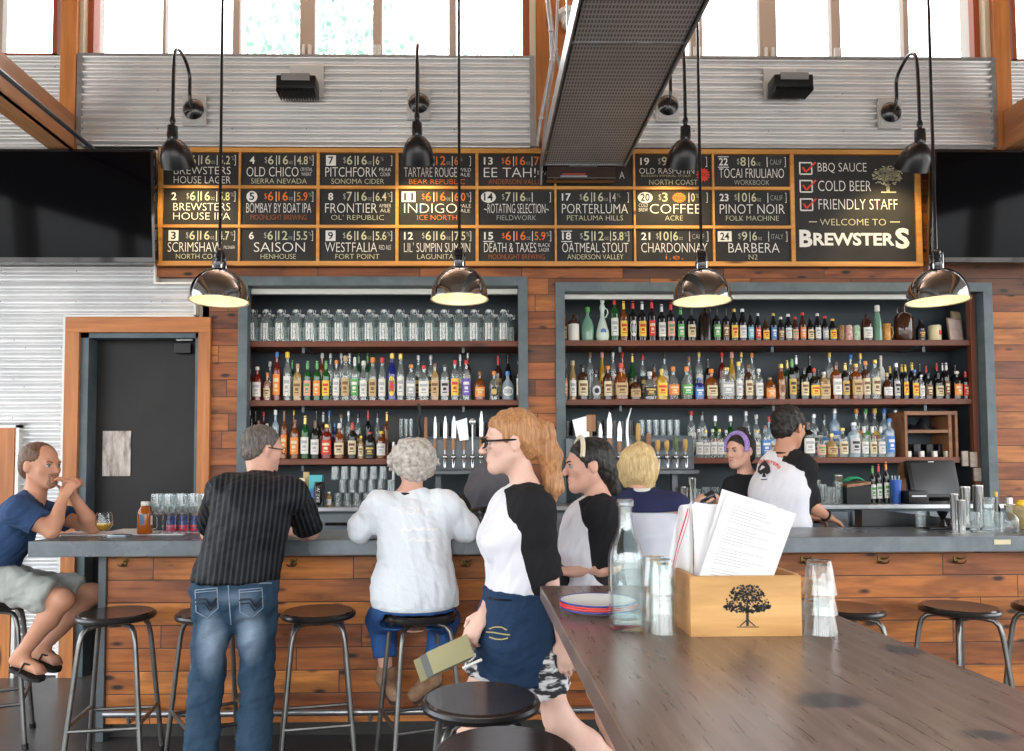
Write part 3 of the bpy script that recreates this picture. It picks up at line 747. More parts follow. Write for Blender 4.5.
# ================================================================== GOOSENECK WALL LAMPS
YG = 4.91
def gooseneck(pb, pt, ps, label):
    b = P(*pb, YU-.03); t = P(*pt, 5.12); s = P(*ps, YG)      # base, arc top, shade mouth centre
    r = thing('gooseneck_lamp', b, label, 'wall lamp', 'black gooseneck wall lamps above the menu board')
    b0 = b
    m = MB(); m.box(b0.x-.085, b0.x+.085, YU-.045, YU-.0175, b0.z-.115, b0.z+.115, .004); m.box(b0.x-.07, b0.x+.07, YU-.052, YU-.04, b0.z-.1, b0.z+.1, .003); m.build('mounting_plate', m_white_plate, r, False, True)
    Mx = Matrix.Translation((b0.x, YU-.05, b0.z)) @ Matrix.Rotation(R_(90), 4, 'X')
    m = MB(); m.lathe([(0, 0), (.073, 0), (.076, .012), (.06, .03), (.03, .045), (0, .048)], 28, M=Mx); m.build('wall_rose', m_gblack, r, True, True)
    top = s+Vector((0, 0, .30))
    pts = []
    ctl = [Vector((b0.x, YU-.09, b0.z)), Vector((b0.x, 5.20, b0.z+.06)), Vector((b0.x, 5.19, t.z-.06)), Vector((b0.x, 5.10, t.z+.01)), Vector((s.x, 4.98, t.z+.01)), Vector((s.x, 4.92, t.z-.10)), top]
    n = len(ctl)
    for i in range(n-1):
        p0, p1, p2, p3 = ctl[max(i-1, 0)], ctl[i], ctl[i+1], ctl[min(i+2, n-1)]
        for k in range(7):
            u = k/7; pts.append(.5*((2*p1)+(-p0+p2)*u+(2*p0-5*p1+4*p2-p3)*u*u+(-p0+3*p1-3*p2+p3)*u**3))
    pts.append(top)
    m = MB(); m.tube(pts, .012, 10); m.build('gooseneck_arm', m_gblack, r, True, True)
    m = MB(); m.lathe([(0, .33), (.016, .325), (.02, .30), (.014, .285), (.014, .27), (.034, .262), (.036, .19), (.030, .165), (.0, .165)], 20, c=s); m.build('socket', m_gblack, r, True, True)
    TL = Matrix.Translation(s+Vector((0, 0, .175))) @ Matrix.Rotation(R_(38), 4, 'X') @ Matrix.Translation((0, 0, -.175))
    m = MB(); m.lathe([(0, .19), (.03, .188), (.032, .175), (.055, .160), (.085, .125), (.102, .08), (.108, .03), (.112, .0), (.106, .002), (.10, .035), (.09, .085), (.07, .13), (.03, .16)], 32, M=TL); sh = m.build('shade', flat('black_enamel_soft', (.006,.006,.007), .28), r, True, True)
    m = MB(); m.ball((0, 0, .07), .03, 14, M=TL); m.build('bulb', m_bulb, r, True, True)
    l = bpy.data.lights.new('gooseneck_light', 'SPOT'); l.energy = 15; l.color = (1, .72, .30); l.spot_size = R_(110); l.spot_blend = .7; l.shadow_soft_size = .03
    o = bpy.data.objects.new('gooseneck_light', l); COL.objects.link(o); o.location = TL @ Vector((0, 0, .02)); o.rotation_euler = (R_(38), 0, 0)
m_white_plate = flat('grey_white_plate', (.55,.56,.56), .5)
gooseneck((195, 111), (176, 62), (172, 165), 'leftmost black gooseneck wall lamp, above the left menu column')
gooseneck((419, 105), (414, 57), (417, 161), 'gooseneck wall lamp in front of the tenth menu entry')
gooseneck((667, 107), (686, 58), (686, 165), 'gooseneck wall lamp just right of the metal heater tray')
gooseneck((889, 114), (916, 66), (921, 168), 'rightmost black gooseneck wall lamp, by the tree drawing')
# ================================================================== FLOODLIGHTS
def flood(cx, cy, bxp, byp, label):
    p = P(cx, cy, YU-.02); f = P(bxp, byp, YU-.13)
    r = thing('floodlight', p, label, 'floodlight')
    m = MB(); m.box(p.x-.125, p.x+.125, YU-.032, YU-.0175, p.z-.12, p.z+.12, .004); m.build('mounting_plate', m_white_plate, r, False, True)
    m = MB(); m.box(f.x-.14, f.x+.14, YU-.20, YU-.07, f.z-.05, f.z+.045, .012, M=None); b = m.build('housing', m_black, r, True, True)
    for k in range(15):
        q = MB(); xx = f.x-.133+k*.019; q.box(xx-.003, xx+.003, YU-.205, YU-.06, f.z-.075, f.z-.045); q.build('cooling_fin', m_black, b, False, True)
    m = MB(); m.box(f.x-.10, f.x+.10, YU-.215, YU-.198, f.z+.0, f.z+.05, .004); m.build('lens', flat('dim_lens', (.25,.25,.25), .1), b, False, True)
    m = MB(); m.cyl((p.x, YU-.03, p.z), (f.x, YU-.08, f.z), .02); m.build('arm', m_black, r, True, True)
flood(307, 82, 298, 86, 'black finned floodlight on grey plate left of centre'); flood(780, 85, 790, 85, 'black finned floodlight on grey plate right of duct')
# ================================================================== HEATER TRAY
YE = 5.2
a = P(543, 168, YE); b = P(624, 168, YE); zb = P(583, 165, YE).z
t = NT('perforated_sheet'); v, x, y, z = t.xyz()
sx = t.math('FRACT', t.math('MULTIPLY', x, 60)); sy = t.math('FRACT', t.math('MULTIPLY', y, 26))
hole = t.math('MULTIPLY', t.math('GREATER_THAN', sx, .45), t.math('GREATER_THAN', sy, .4))
nz = t.noise(v, 3, 3)
pc = t.mix(hole, t.ramp(nz, [(.3, (.40,.39,.39)), (.7, (.52,.51,.51))]), (.15,.147,.147))
m_perf = t.done(t.bsdf(color=pc, rough=.4, metal=.35))
r = thing('heater_tray', ((a.x+b.x)/2, 2.7, zb), 'long grey perforated metal heater tray running overhead toward the viewer', 'heater')
y = .6; k = 0
while y < YE-.02:
    y1_ = min(y+1.53, YE) if k else 5.2-1.53*3+0; y1_ = min(YE, y1_) if y1_ > y else YE
    m = MB(); m.box(a.x+.012, b.x-.012, y+.006, y1_-.006, zb, zb+.012); m.build('perforated_panel', m_perf, r, False, True)
    m = MB(); m.box(a.x, b.x, y1_-.012, y1_+.0, zb-.006, zb+.02); m.build('cross_rib', m_galv, r, False, True)
    y = y1_; k += 1
for xx, nm in ((a.x-.012, 's'), (b.x, 's')):
    m = MB(); m.box(xx, xx+.012, .6, YE, zb-.012, zb+.10); m.build('side_rail', m_galv, r, False, True)
m = MB(); m.box(a.x, b.x, .6, YE, zb+.10, zb+.112); m.build('top_cover', m_galv, r, False, True)
m = MB(); m.prism([(YE-.03, zb+.1), (YE+.12, zb+.1), (YE+.12, P(543, 184, 5.3).z), (YE+.09, P(543, 184, 5.3).z)], a.x-.012, a.x+.0, M=Matrix(((0,1,0,0),(1,0,0,0),(0,0,1,0),(0,0,0,1)))); m.build('end_bracket', m_galv, r, False, True)
ze = P(583, 183, 5.3).z
m = MB(); m.box(a.x+.03, b.x-.055, YE+.01, YE+.11, ze, zb+.10, .004); e = m.build('end_box', flat('brown_end_box', (.035,.018,.014), .15), r, False, True)
for dz, cx, w_, c in ((.09, .5, .36, m_galv), (.028, .38, .30, flat('red_strip', (.35,.05,.04), .4)), (.012, .38, .34, m_galv)):
    xx = a.x+(b.x-a.x)*cx; m = MB(); m.box(xx-w_*.28, xx+w_*.28, YE+.002, YE+.012, ze+dz-.005, ze+dz+.005); m.build('slot_strip', c, e, False, True)
for xx in (a.x+.05, b.x-.05):
    for yy in (1.5, 4.2):
        m = MB(); m.cyl((xx, yy, zb+.11), (xx, yy, ZC), .004, seg=6); m.build('hanger_rod', m_galv, r, True, True)
# conduits and detector
def conduit(pts, rad, label):
    m = MB(); m.tube([P(*p) for p in pts], rad, 10); o = m.build('conduit', m_galv); tag(o, label, 'conduit')
    for p in pts[1:-1]:
        q = MB(); c = P(*p); q.ball(c, rad*1.5, 10); q.build('coupling', m_galv, o, True, True)
conduit([(537, 147, 5.24), (541, 118, 5.22), (552, 60, 5.15), (551, 30, 5.1), (546, -12, 5.05)], .014, 'galvanised conduit bending up the left side of the centre post')
conduit([(543, 148, 5.26), (548, 100, 5.25), (556, 50, 5.2), (558, -12, 5.12)], .010, 'thin conduit beside the thicker one on the centre post')
conduit([(562, 78, 5.28), (556, 50, 5.26), (547, -12, 5.2)], .011, 'slanting conduit disappearing behind the heater tray')
for (px0, py0, s) in ((93, 149, 1),):
    p = P(93, 149, 5.22); m = MB(); m.cyl((p.x, 5.26, p.z), (p.x, -1, p.z), .016); o = m.build('sprinkler_pipe', mottled('dark_pipe', (.10,.11,.12), (.2,.21,.23), .35, 8, metal=.6)); tag(o, 'dark steel pipe running along the left ceiling beam', 'pipe')
    for yy in (3.6, 2.0):
        q = MB(); q.cyl((p.x, yy-.03, p.z), (p.x, yy+.03, p.z), .023); q.build('coupling', m_galv, o, True, True)
d = P(568, 22, 5.3); m = MB(); m.lathe([(0, .06), (.075, .06), (.085, .05), (.08, .02), (.055, .01), (.05, -.05), (.03, -.065), (0, -.067)], 24, c=(d.x, 5.27, d.z)); m.box(d.x-.03, d.x+.03, 5.3, 5.365, d.z+.01, d.z+.06); o = m.build('dome_detector', m_white, smooth=True); tag(o, 'white dome shaped detector high on the timber centre post', 'detector')
# ================================================================== NEAR TABLE
ZTB = ZP(585, 2.76, 650); YFAR = 2.76
tx0 = P(540, 585, YFAR).x; tx1 = PZ(836.5, 614.5, ZTB).x
print('TABLE', ZTB, tx0, tx1, P(650, 585, YFAR))
t = NT('table_dark_oak'); v, x, y, z = t.xyz()
wv = t.n('Mapping', {0: v, 'Scale': (9, 1.1, 1)}).outputs[0]
n0 = t.noise(wv, 1.0, 3, .5)
ring = t.math('SINE', t.math('MULTIPLY', t.math('ADD', t.math('MULTIPLY', x, 2.2), t.math('MULTIPLY', n0, .30)), 55.0))
gr = t.noise(t.n('Mapping', {0: v, 'Scale': (90, 6, 1)}).outputs[0], 1, 4)
c = t.ramp(gr, [(.3, (.155,.098,.080)), (.7, (.25,.17,.138))])
c = t.mix(.35, c, t.ramp(ring, [(.2, (.55,.5,.48)), (.8, (1, 1, 1))]), 'MULTIPLY')
n3 = t.noise(v, 9, 3)
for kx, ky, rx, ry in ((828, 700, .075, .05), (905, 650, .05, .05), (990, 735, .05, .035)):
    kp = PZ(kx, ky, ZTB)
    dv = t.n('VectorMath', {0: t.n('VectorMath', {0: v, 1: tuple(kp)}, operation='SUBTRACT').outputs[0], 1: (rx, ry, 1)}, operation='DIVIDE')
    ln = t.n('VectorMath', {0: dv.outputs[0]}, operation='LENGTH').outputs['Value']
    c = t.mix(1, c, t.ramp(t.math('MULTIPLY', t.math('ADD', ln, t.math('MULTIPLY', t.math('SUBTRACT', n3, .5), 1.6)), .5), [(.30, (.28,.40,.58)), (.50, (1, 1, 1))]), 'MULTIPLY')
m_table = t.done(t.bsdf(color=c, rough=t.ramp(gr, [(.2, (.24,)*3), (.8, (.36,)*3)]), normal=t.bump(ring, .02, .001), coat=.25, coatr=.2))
tb_ = thing('high_table', ((tx0+tx1)/2, 1.5, 0), 'dark brown wooden communal high table in the foreground', 'table')
m = MB(); m.box(tx0, tx1, .25, YFAR, ZTB-.05, ZTB, .004); m.build('tabletop', m_table, tb_, False, True)
m_tleg = flat('table_leg_black', (.02,.02,.021), .4)
for xx in ((tx0+tx1)/2-.16, (tx0+tx1)/2+.10):
    for yy in (.5, 1.9):
        m = MB(); m.box(xx, xx+.06, yy, yy+.06, 0, ZTB-.05, .003); m.build('leg', m_tleg, tb_, False, True)
for yy in (.5, 1.9):
    m = MB(); m.box((tx0+tx1)/2-.17, (tx0+tx1)/2+.17, yy+.01, yy+.05, ZTB-.11, ZTB-.051); m.build('apron_rail', m_tleg, tb_, False, True)
def tpt(px, py): return PZ(px, py, ZTB)
# ------------------------------------------------------------------ wooden menu crate
m_crate = timber('crate_pine', (.58,.30,.09), (.80,.49,.19), 'x', sc=.6)
m_cratey = timber('crate_pine_side', (.50,.22,.08), (.66,.34,.14), 'y', sc=.6)
fl_, fr_ = tpt(691, 637), tpt(804, 637); ztop = P(748, 576, fl_.y).z; dep = .16
cr = thing('menu_crate', ((fl_.x+fr_.x)/2, fl_.y+dep/2, ZTB), 'small pine crate with black tree print holding white menus', 'crate')
x0, x1, y0_, y1_ = fl_.x, fr_.x, fl_.y, fl_.y+dep
m = MB(); m.box(x0, x1, y0_, y0_+.012, ZTB, ztop, .001); m.build('front_board', m_crate, cr, False, True)
m = MB(); m.box(x0, x1, y1_-.012, y1_, ZTB, ztop, .001); m.build('back_board', m_crate, cr, False, True)
for a, b in ((x0, x0+.012), (x1-.012, x1)):
    m = MB(); m.box(a, b, y0_+.0125, y1_-.0125, ZTB, ztop+.003, .001); m.build('side_board', m_cratey, cr, False, True)
m = MB(); m.box(x0+.012, x1-.012, y0_+.012, y1_-.012, ZTB, ZTB+.01); m.build('bottom_board', m_crate, cr, False, True)
m = MB(); rt = random.Random(3)
def fx(px, py): p = P(px, py, y0_-.0012); return p
def pseg(p, q, w):
    a, b = fx(*p), fx(*q); d = (b-a); L = d.length or 1; n = Vector((-d.z, 0, d.x))/L*w
    m._tag([m.b.faces.new([m.b.verts.new(v) for v in (a+n, b+n, b-n, a-n)])])
pseg((747.5, 626), (747.5, 606), .0035); pseg((737, 627), (759, 627), .0012); pseg((740, 626), (747, 620), .0015); pseg((755, 626), (748, 620), .0015)
def pt2(p, q, w): pseg(p, q, w*.001)
def tr(x, y, ang, L, w, d):
    x2, y2 = x+L*math.cos(ang), y-L*math.sin(ang); pseg((x, y), (x2, y2), w*.0008)
    if d:
        for k in range(3): tr(x2, y2, ang+(k-1)*.65+rt.uniform(-.2, .2), L*rt.uniform(.65, .8), w*.7, d-1)
tr(747.5, 611, math.pi/2, 8, 2, 4)
for i in range(420):
    a, rr = rt.uniform(0, 6.283), rt.random()**.5
    rx = 23*(1-.10*math.sin(3*a)); up = math.sin(a) > 0
    x_, y_ = 747+rx*rr*math.cos(a), 605-(21 if up else 8)*rr*math.sin(a)
    s = rt.uniform(.6, 1.6); c_ = [fx(x_+s*math.cos(t_)*rt.uniform(.7, 1.3), y_+s*math.sin(t_)) for t_ in (0, 1.2, 2.5, 3.8, 5)]
    m._tag([m.b.faces.new([m.b.verts.new(v) for v in c_])])
m.build('tree_print', flat('black_print', (.02,.022,.02), .6), cr, False, True)
# paper menus: slightly curved sheets standing in the crate
m_paper = flat('menu_paper', (.84,.84,.84), .6); m_ink = flat('menu_ink', (.45,.45,.47), .7)
def sheet(corners, Yb, Yt, label, lines=True, thick=.0008, bow=.012):
    """corners TL,TR,BR,BL in pixels; stands from Yb (bottom) leaning to Yt (top)"""
    tl, tr_, br, bl = [P(*c, Y) for c, Y in zip(corners, (Yt, Yt, Yb, Yb))]
    n = (tr_-tl).cross(bl-tl).normalized()
    if n.y > 0: n = -n
    f = lambda u, v, o=0: (bl*(1-u)+br*u)*(1-v)+(tl*(1-u)+tr_*u)*v+n*(bow*math.sin(math.pi*u)*v+o)
    m = MB(); m.grid(lambda u, v: f(u, v), 10, 8); m.grid(lambda u, v: f(u, v, -thick), 10, 8, True)
    o = m.build('paper_menu', m_paper); tag(o, label, 'menu', 'white paper menus in the crate')
    if lines:
        m = MB(); rr = random.Random(2)
        for k in range(26):
            v0 = .90-k*.034
            if k % 7 == 0: continue
            u0 = .12; u1 = rr.uniform(.4, .62) if k % 3 else rr.uniform(.7, .86)
            m.grid(lambda u, v: f(u0+(u1-u0)*u, v0+.006*v, .0006), 6, 1)
        m.build('printed_lines', m_ink, o, False, False)
    return o
yf = y0_+.03
sheet([(728, 491), (796, 514), (768, 592), (698, 580)], yf, yf-.02, 'front white paper menu tilted to the right, printed lines')
sheet([(722, 489), (776, 506), (752, 592), (697, 580)], yf+.012, yf-.006, 'white menu just behind the front tilted one')
sheet([(692, 504), (724, 504), (726, 590), (697, 590)], yf+.035, yf+.035, 'upright white menu at the crate left side', lines=False)
sheet([(694, 502), (738, 508), (736, 590), (694, 590)], yf+.05, yf+.05, 'rearmost upright white menu in the crate', lines=False)
# folded napkin standing behind the crate
nt_ = NT('striped_linen'); v, x, y, z = nt_.xyz('UV')
nk = thing('linen_napkin', P(678, 560, y1_-.02), 'white linen napkin with red stripes standing at crate back left', 'napkin')
A = [P(*c, Y) for c, Y in (((682, 496), y1_-.03), ((693, 505), y1_-.03), ((691, 590), y1_-.04), ((664, 586), y1_-.01), ((664, 545), y1_+.0), ((673, 516), y1_-.02))]
m = MB()
def nap(u, v, off=0):
    l = P(663+15*(v**1.3), 585-78*v, y1_-.01); r_ = P(692+1*v, 590-88*v, y1_-.045)
    p = l*(1-u)+r_*u
    return p+Vector((0, -.012*math.sin(u*9+v*2)-off-.01*math.sin(v*3), 0))
m.grid(lambda u, v: nap(u, v), 16, 16); m.grid(lambda u, v: nap(u, v, -.004), 16, 16, True); m.build('cloth', flat('white_linen', (.80,.80,.80), .9), nk, True, True)
m = MB()
for o_, w_ in ((.30, .05), (.42, .022)):
    def st(u, v): 
        vv = .1+v*.85; uu = (o_+.55*vv-.25)+w_*u
        return nap(min(.98, max(.0, uu)), vv, .0015)
    m.grid(st, 2, 18)
m.build('red_stripe', flat('napkin_red', (.72,.05,.12), .9), nk, True, True)
# ------------------------------------------------------------------ glass things on the table
m_cglass = glass('clear_glass', (.93,.96,.95), ior=1.5); m_water = glass('water', (.90,.95,.96), ior=1.33)
b = tpt(629, 632); yb = b.y+.03
s = yb/740*1.0; W = 16.5*s; H = P(629, 499, yb).z-ZTB
wb = thing('water_bottle', (b.x, yb, ZTB), 'tall clear square shouldered glass water bottle on the near table', 'bottle')
m = MB(); pr = [(0, .004), (W*.92, .002), (W, .01), (W, H*.52), (W*.97, H*.57), (W*.80, H*.65), (W*.52, H*.73), (W*.40, H*.80), (W*.37, H*.94), (W*.47, H*.95), (W*.47, H*.985), (W*.40, H), (W*.33, H), (W*.31, H*.93), (W*.34, H*.80), (W*.46, H*.735), (W*.74, H*.64), (W*.92, H*.56), (W*.94, H*.5), (W*.93, .02), (0, .016)]
m.lathe(pr, 40, sq=.35); m.build('glass_body', m_cglass, wb)
m = MB(); m.lathe([(0, .017), (W*.915, .022), (W*.92, H*.5), (W*.88, H*.565), (W*.70, H*.645), (W*.42, H*.735), (W*.32, H*.79), (0, H*.79)], 32, sq=.3); m.build('water', m_water, wb)
def tumbler(m, x, y, z, rb, rt_, h, inv=True):
    # inverted tumbler: mouth down
    p = [(rt_, 0), (rt_-.002, 0), (rb-.003, h-.012), (0, h-.012), (0, h-.001), (rb-.002, h), (rb, h-.004), (rt_, .002)]
    m.lathe(p, 36, c=(x, y, z))
def stack(px, pyb, pyt, wb_, wt_, n, label, g):
    b = tpt(px, pyb); yy = b.y+.03; b = Vector((P(px, pyb, yy).x, yy, ZTB)); s = yy/740
    Ht = P(px, pyt, yy).z-ZTB; h = Ht*.46; step = (Ht-h)/(n-1)
    for k in range(n):
        m = MB(); tumbler(m, b.x, b.y, ZTB+k*step, wt_*s/2*(1-.0*k), wb_*s/2, h)
        o = m.build('pint_glass', m_cglass); tag(o, label[k], 'glass', g)
stack(663, 635, 559, 30, 22, 3, ['bottom upside down glass of the stack beside the water bottle', 'middle upside down glass of the stack beside the water bottle', 'top upside down glass of the stack beside the water bottle'], 'stacked glasses left of the crate')
stack(655, 622, 556, 26, 20, 2, ['lower glass of the rear stack half behind the water bottle', 'upper glass of the rear stack half behind the water bottle'], 'stacked glasses behind the water bottle')
stack(821, 636, 560, 33, 23, 3, ['bottom upside down glass of the stack right of the crate', 'middle upside down glass of the stack right of the crate', 'top upside down glass of the stack right of the crate'], 'stacked glasses right of the crate')
# plates
pc = tpt(598, 612); R = 38*pc.y/740
m_enamel = flat('white_enamel', (.80,.80,.79), .25)
for k, (c_, lab) in enumerate(((flat('rim_navy', (.03,.04,.25), .3), 'bottom enamel plate with navy blue rim'), (flat('rim_red', (.75,.03,.03), .3), 'enamel plate with red rim, second from the bottom'), (flat('rim_red', (0,0,0)), 'enamel plate with red rim, second from the top'), (flat('rim_navy', (0,0,0)), 'top white enamel plate with thin blue rim'))):
    z = ZTB+.0005+k*.0065
    r = thing('plate', (pc.x, pc.y, z), lab, 'plate', 'stack of enamel plates')
    m = MB(); m.lathe([(0, 0), (R*.62, 0), (R*.72, .004), (R*.97, .014), (R*.97, .017), (R*.70, .007), (R*.62, .0035), (0, .003)], 48); m.build('dish', m_enamel, r)
    m = MB(); m.lathe([(R*.965, .0133), (R, .0145), (R*1.005, .0175), (R, .0195), (R*.965, .0175)], 48); m.build('rim', c_, r)
# ================================================================== BOTTLES
G = dict(clear=glass('bottle_clear', (.90,.94,.93), .10, (.75,.8,.8)), green=glass('bottle_green', (.03,.30,.06), .45, (.01,.16,.03)),
         amber=glass('bottle_amber_liquor', (.80,.32,.06), .35, (.36,.11,.015)), brown=glass('bottle_brown', (.25,.07,.02), .75, (.07,.02,.008)),
         dark=glass('bottle_dark', (.02,.03,.02), .9, (.006,.008,.006)), black=glass('bottle_black', (.01,.01,.01), .97, (.005,.005,.006)),
         red=glass('bottle_red_liquor', (.6,.06,.03), .5, (.25,.015,.01)), blue=glass('bottle_blue', (.03,.06,.5), .6, (.015,.03,.28)),
         tan=glass('bottle_tan_liquor', (.9,.72,.42), .4, (.65,.45,.2)), yellow=glass('bottle_yellow_liquor', (.95,.75,.2), .4, (.8,.5,.05)),
         seafoam=glass('bottle_seafoam', (.55,.8,.65), .5, (.3,.55,.42)), pale=glass('bottle_pale_blue', (.75,.88,.95), .35, (.6,.75,.85)),
         white=flat('ceramic_white', (.75,.74,.68), .3), pink=glass('bottle_pink_liquor', (.95,.75,.65), .3, (.8,.5,.4)))
LC = dict(white=(.78,.77,.72), cream=(.72,.64,.42), tan=(.55,.40,.20), orange=(.85,.27,.04), red=(.65,.04,.03), yellow=(.85,.60,.06), green=(.10,.40,.10),
          blue=(.06,.22,.60), cyan=(.15,.55,.70), black=(.02,.02,.02), brown=(.20,.09,.04), gold=(.65,.45,.12), grey=(.42,.44,.46), pink=(.80,.38,.32), purple=(.15,.10,.50), silver=(.6,.6,.62), navy=(.03,.05,.2))
def lm(c): return flat('label_'+c, LC[c], .55)
def cm(c): return flat('cap_'+c, LC[c], .3, .6 if c in ('gold', 'silver') else 0)
SH = dict(
 wine=[(0,.012),(.9,0),(1,.012),(1,.60),(.93,.66),(.62,.715),(.38,.75),(.33,.78),(.33,.94),(.40,.945),(.40,.97),(.33,.975)],
 burg=[(0,.012),(.9,0),(1,.012),(1,.48),(.86,.58),(.58,.68),(.38,.76),(.33,.80),(.32,.94),(.39,.945),(.39,.97),(.33,.975)],
 beer=[(0,.012),(.9,0),(1,.015),(1,.56),(.88,.64),(.58,.74),(.42,.84),(.38,.93),(.44,.935),(.44,.96),(.40,.965)],
 spirit=[(0,.012),(.92,0),(1,.012),(1,.62),(.94,.68),(.66,.735),(.40,.765),(.36,.79),(.36,.92),(.42,.925),(.42,.945),(.36,.95)],
 slim=[(0,.01),(.92,0),(1,.012),(1,.55),(.88,.64),(.62,.72),(.46,.79),(.42,.92),(.50,.925),(.50,.945),(.42,.95)],
 squat=[(0,.015),(.9,0),(1,.02),(1.0,.5),(.93,.6),(.66,.68),(.34,.72),(.28,.75),(.28,.88),(.34,.885),(.34,.91),(.28,.915)],
 flask=[(0,.015),(.8,0),(.92,.03),(1,.25),(.96,.45),(.75,.60),(.40,.70),(.28,.75),(.26,.88),(.32,.885),(.32,.91),(.26,.915)],
 jug=[(0,.01),(.94,0),(1,.02),(1,.55),(.95,.66),(.75,.78),(.40,.86),(.26,.89),(.26,.95),(.32,.955),(.32,.975),(.26,.98)],
 teardrop=[(0,.012),(.82,0),(.96,.06),(1,.2),(.88,.38),(.62,.55),(.36,.68),(.24,.76),(.22,.88),(.3,.89),(.3,.91),(.22,.915)],
)
LB = dict(wine=(.12,.50), burg=(.10,.42), beer=(.10,.48), spirit=(.12,.54), slim=(.10,.50), squat=(.12,.45), flask=(.14,.45), jug=(.1,.5), teardrop=(.14,.38), square=(.12,.55))
_pm = {}
def proto(key, fn):
    if key not in _pm:
        m = MB(); fn(m); bmesh.ops.recalc_face_normals(m.b, faces=m.b.faces); me = bpy.data.meshes.new(key[0]); m.b.to_mesh(me); m.b.free()
        me.shade_smooth()
        try: me.set_sharp_from_angle(angle=R_(45))
        except Exception: pass
        me.materials.append(None); _pm[key] = me
        if key[0] == 'label': me.materials.append(None)
    return _pm[key]
def inst(name, me, mat, parent=None, loc=(0,0,0), scale=(1,1,1), mat2=None):
    o = bpy.data.objects.new(name, me); COL.objects.link(o); o.parent = parent; o.location = loc; o.scale = scale
    o.material_slots[0].link = 'OBJECT'; o.material_slots[0].material = mat
    if mat2 is not None and len(o.material_slots) > 1: o.material_slots[1].link = 'OBJECT'; o.material_slots[1].material = mat2
    return o
def bottle(x, y, z, R, H, shape, gl, label, cap, text, group, accent=None, sq=0, name='bottle', oval=False, rz=0, cat='bottle'):
    base = 'spirit' if shape == 'square' else shape
    if shape == 'square': sq = .8
    me = proto(('bottle', base, sq), lambda m: m.lathe([(r, q) for r, q in SH[base]], 20, sq=sq))
    o = inst(name, me, G[gl], None, (x, y, z+.0008), (R, R, H)); o.rotation_euler.z = rz
    tag(o, text, cat, group)
    nr = {'wine': .34, 'burg': .33, 'beer': .43, 'spirit': .40, 'slim': .48, 'squat': .34, 'flask': .33, 'jug': .30, 'teardrop': .3}[base]
    z0 = {'wine': .80, 'burg': .82, 'beer': .9, 'spirit': .90, 'slim': .88, 'squat': .86, 'flask': .86, 'jug': .93, 'teardrop': .86}[base]
    if cap:
        mc = proto(('cap', base), lambda m: m.lathe([(nr*1.12, z0), (nr*1.18, z0+.01), (nr*1.1, .985), (nr*.95, 1), (0, 1.0)], 14))
        inst('cap', mc, cm(cap), o)
    if label:
        a, b = LB[base]
        def lab(m):
            W = 1.0; a0, a1 = -math.pi/2-W, -math.pi/2+W; k = 1.012
            def q(r0, r1, mi, th=W, pad=.0):
                m.mi = mi; n = 12
                def f(u, v):
                    t_ = -math.pi/2-th+2*th*u; p = 2+sq*6
                    kk = 1/(abs(math.cos(t_))**p+abs(math.sin(t_))**p)**(1/p) if sq else 1
                    return ((k+pad)*kk*math.cos(t_), (k+pad)*kk*math.sin(t_), r0+(r1-r0)*v)
                m.grid(f, n, 1)
            q(a, b, 0); h = b-a
            q(a+h*.62, a+h*.80, 1, .66, .012); q(a+h*.18, a+h*.25, 1, .5, .012); q(a+h*.34, a+h*.52, 1, .38, .012)
        def laboval(m):
            n = 20; c0 = (a+b)/2; h = (b-a)/2
            for mi, s_, pad in ((0, 1, 0), (1, .55, .012)):
                m.mi = mi; k = 1.014+pad; vs = []
                for i in range(n):
                    t_ = 2*math.pi*i/n; u = -math.pi/2+.85*s_*math.cos(t_); vs.append(m.b.verts.new((k*math.cos(u), k*math.sin(u), c0+h*1.05*s_*math.sin(t_))))
                ctr = m.b.verts.new((0, -k, c0))
                m._tag([m.b.faces.new((vs[i], vs[(i+1) % n], ctr)) for i in range(n)])
        ml = proto(('label', base, sq, oval), laboval if oval else lab)
        acc = accent or {'white': 'grey', 'cream': 'brown', 'tan': 'brown', 'orange': 'cream', 'red': 'cream', 'yellow': 'red', 'green': 'white', 'blue': 'white', 'cyan': 'white', 'black': 'gold', 'brown': 'cream',
               'gold': 'black', 'grey': 'white', 'pink': 'green', 'purple': 'white', 'silver': 'black', 'navy': 'gold'}[label]
        inst('paper_label', ml, lm(label), o, mat2=lm(acc))
    return o
ORD = ['', 'first', 'second', 'third', 'fourth', 'fifth', 'sixth', 'seventh', 'eighth', 'ninth', 'tenth', 'eleventh', 'twelfth', 'thirteenth', 'fourteenth', 'fifteenth', 'sixteenth', 'seventeenth', 'eighteenth', 'nineteenth', 'twentieth',
       'twenty-first', 'twenty-second', 'twenty-third', 'twenty-fourth', 'twenty-fifth', 'twenty-sixth', 'twenty-seventh', 'twenty-eighth', 'twenty-ninth', 'thirtieth'] + ['number %d' % i for i in range(31, 99)]
GN = dict(clear='clear', green='green', amber='amber', brown='brown', dark='dark green', black='black', red='deep red', blue='cobalt blue', tan='straw coloured', yellow='yellow', seafoam='seafoam', pale='pale blue', white='white', pink='pinkish')
YFR, YBK, YMD = 5.535, 5.70, 5.615
def row(spec, sx, ox, zoomy, oy, zshelf, where, group, unit=1):
    """spec lines: X top width shape glass label cap [flags]; 'b' flag = back row"""
    items = []
    for ln in spec.strip().splitlines():
        p = ln.split()
        px, top, w = ox+float(p[0])/sx, oy+float(p[1])/zoomy, float(p[2])/sx
        items.append((px, top, w, p[3], p[4], None if p[5] == '-' else p[5], None if p[6] == '-' else p[6], p[7] if len(p) > 7 else ''))
    return items
CEIL = {round(L2, 4): L1-.052, round(L3, 4): L2-.052, round(R2, 4): R1-.052, round(R3, 4): R2-.052}
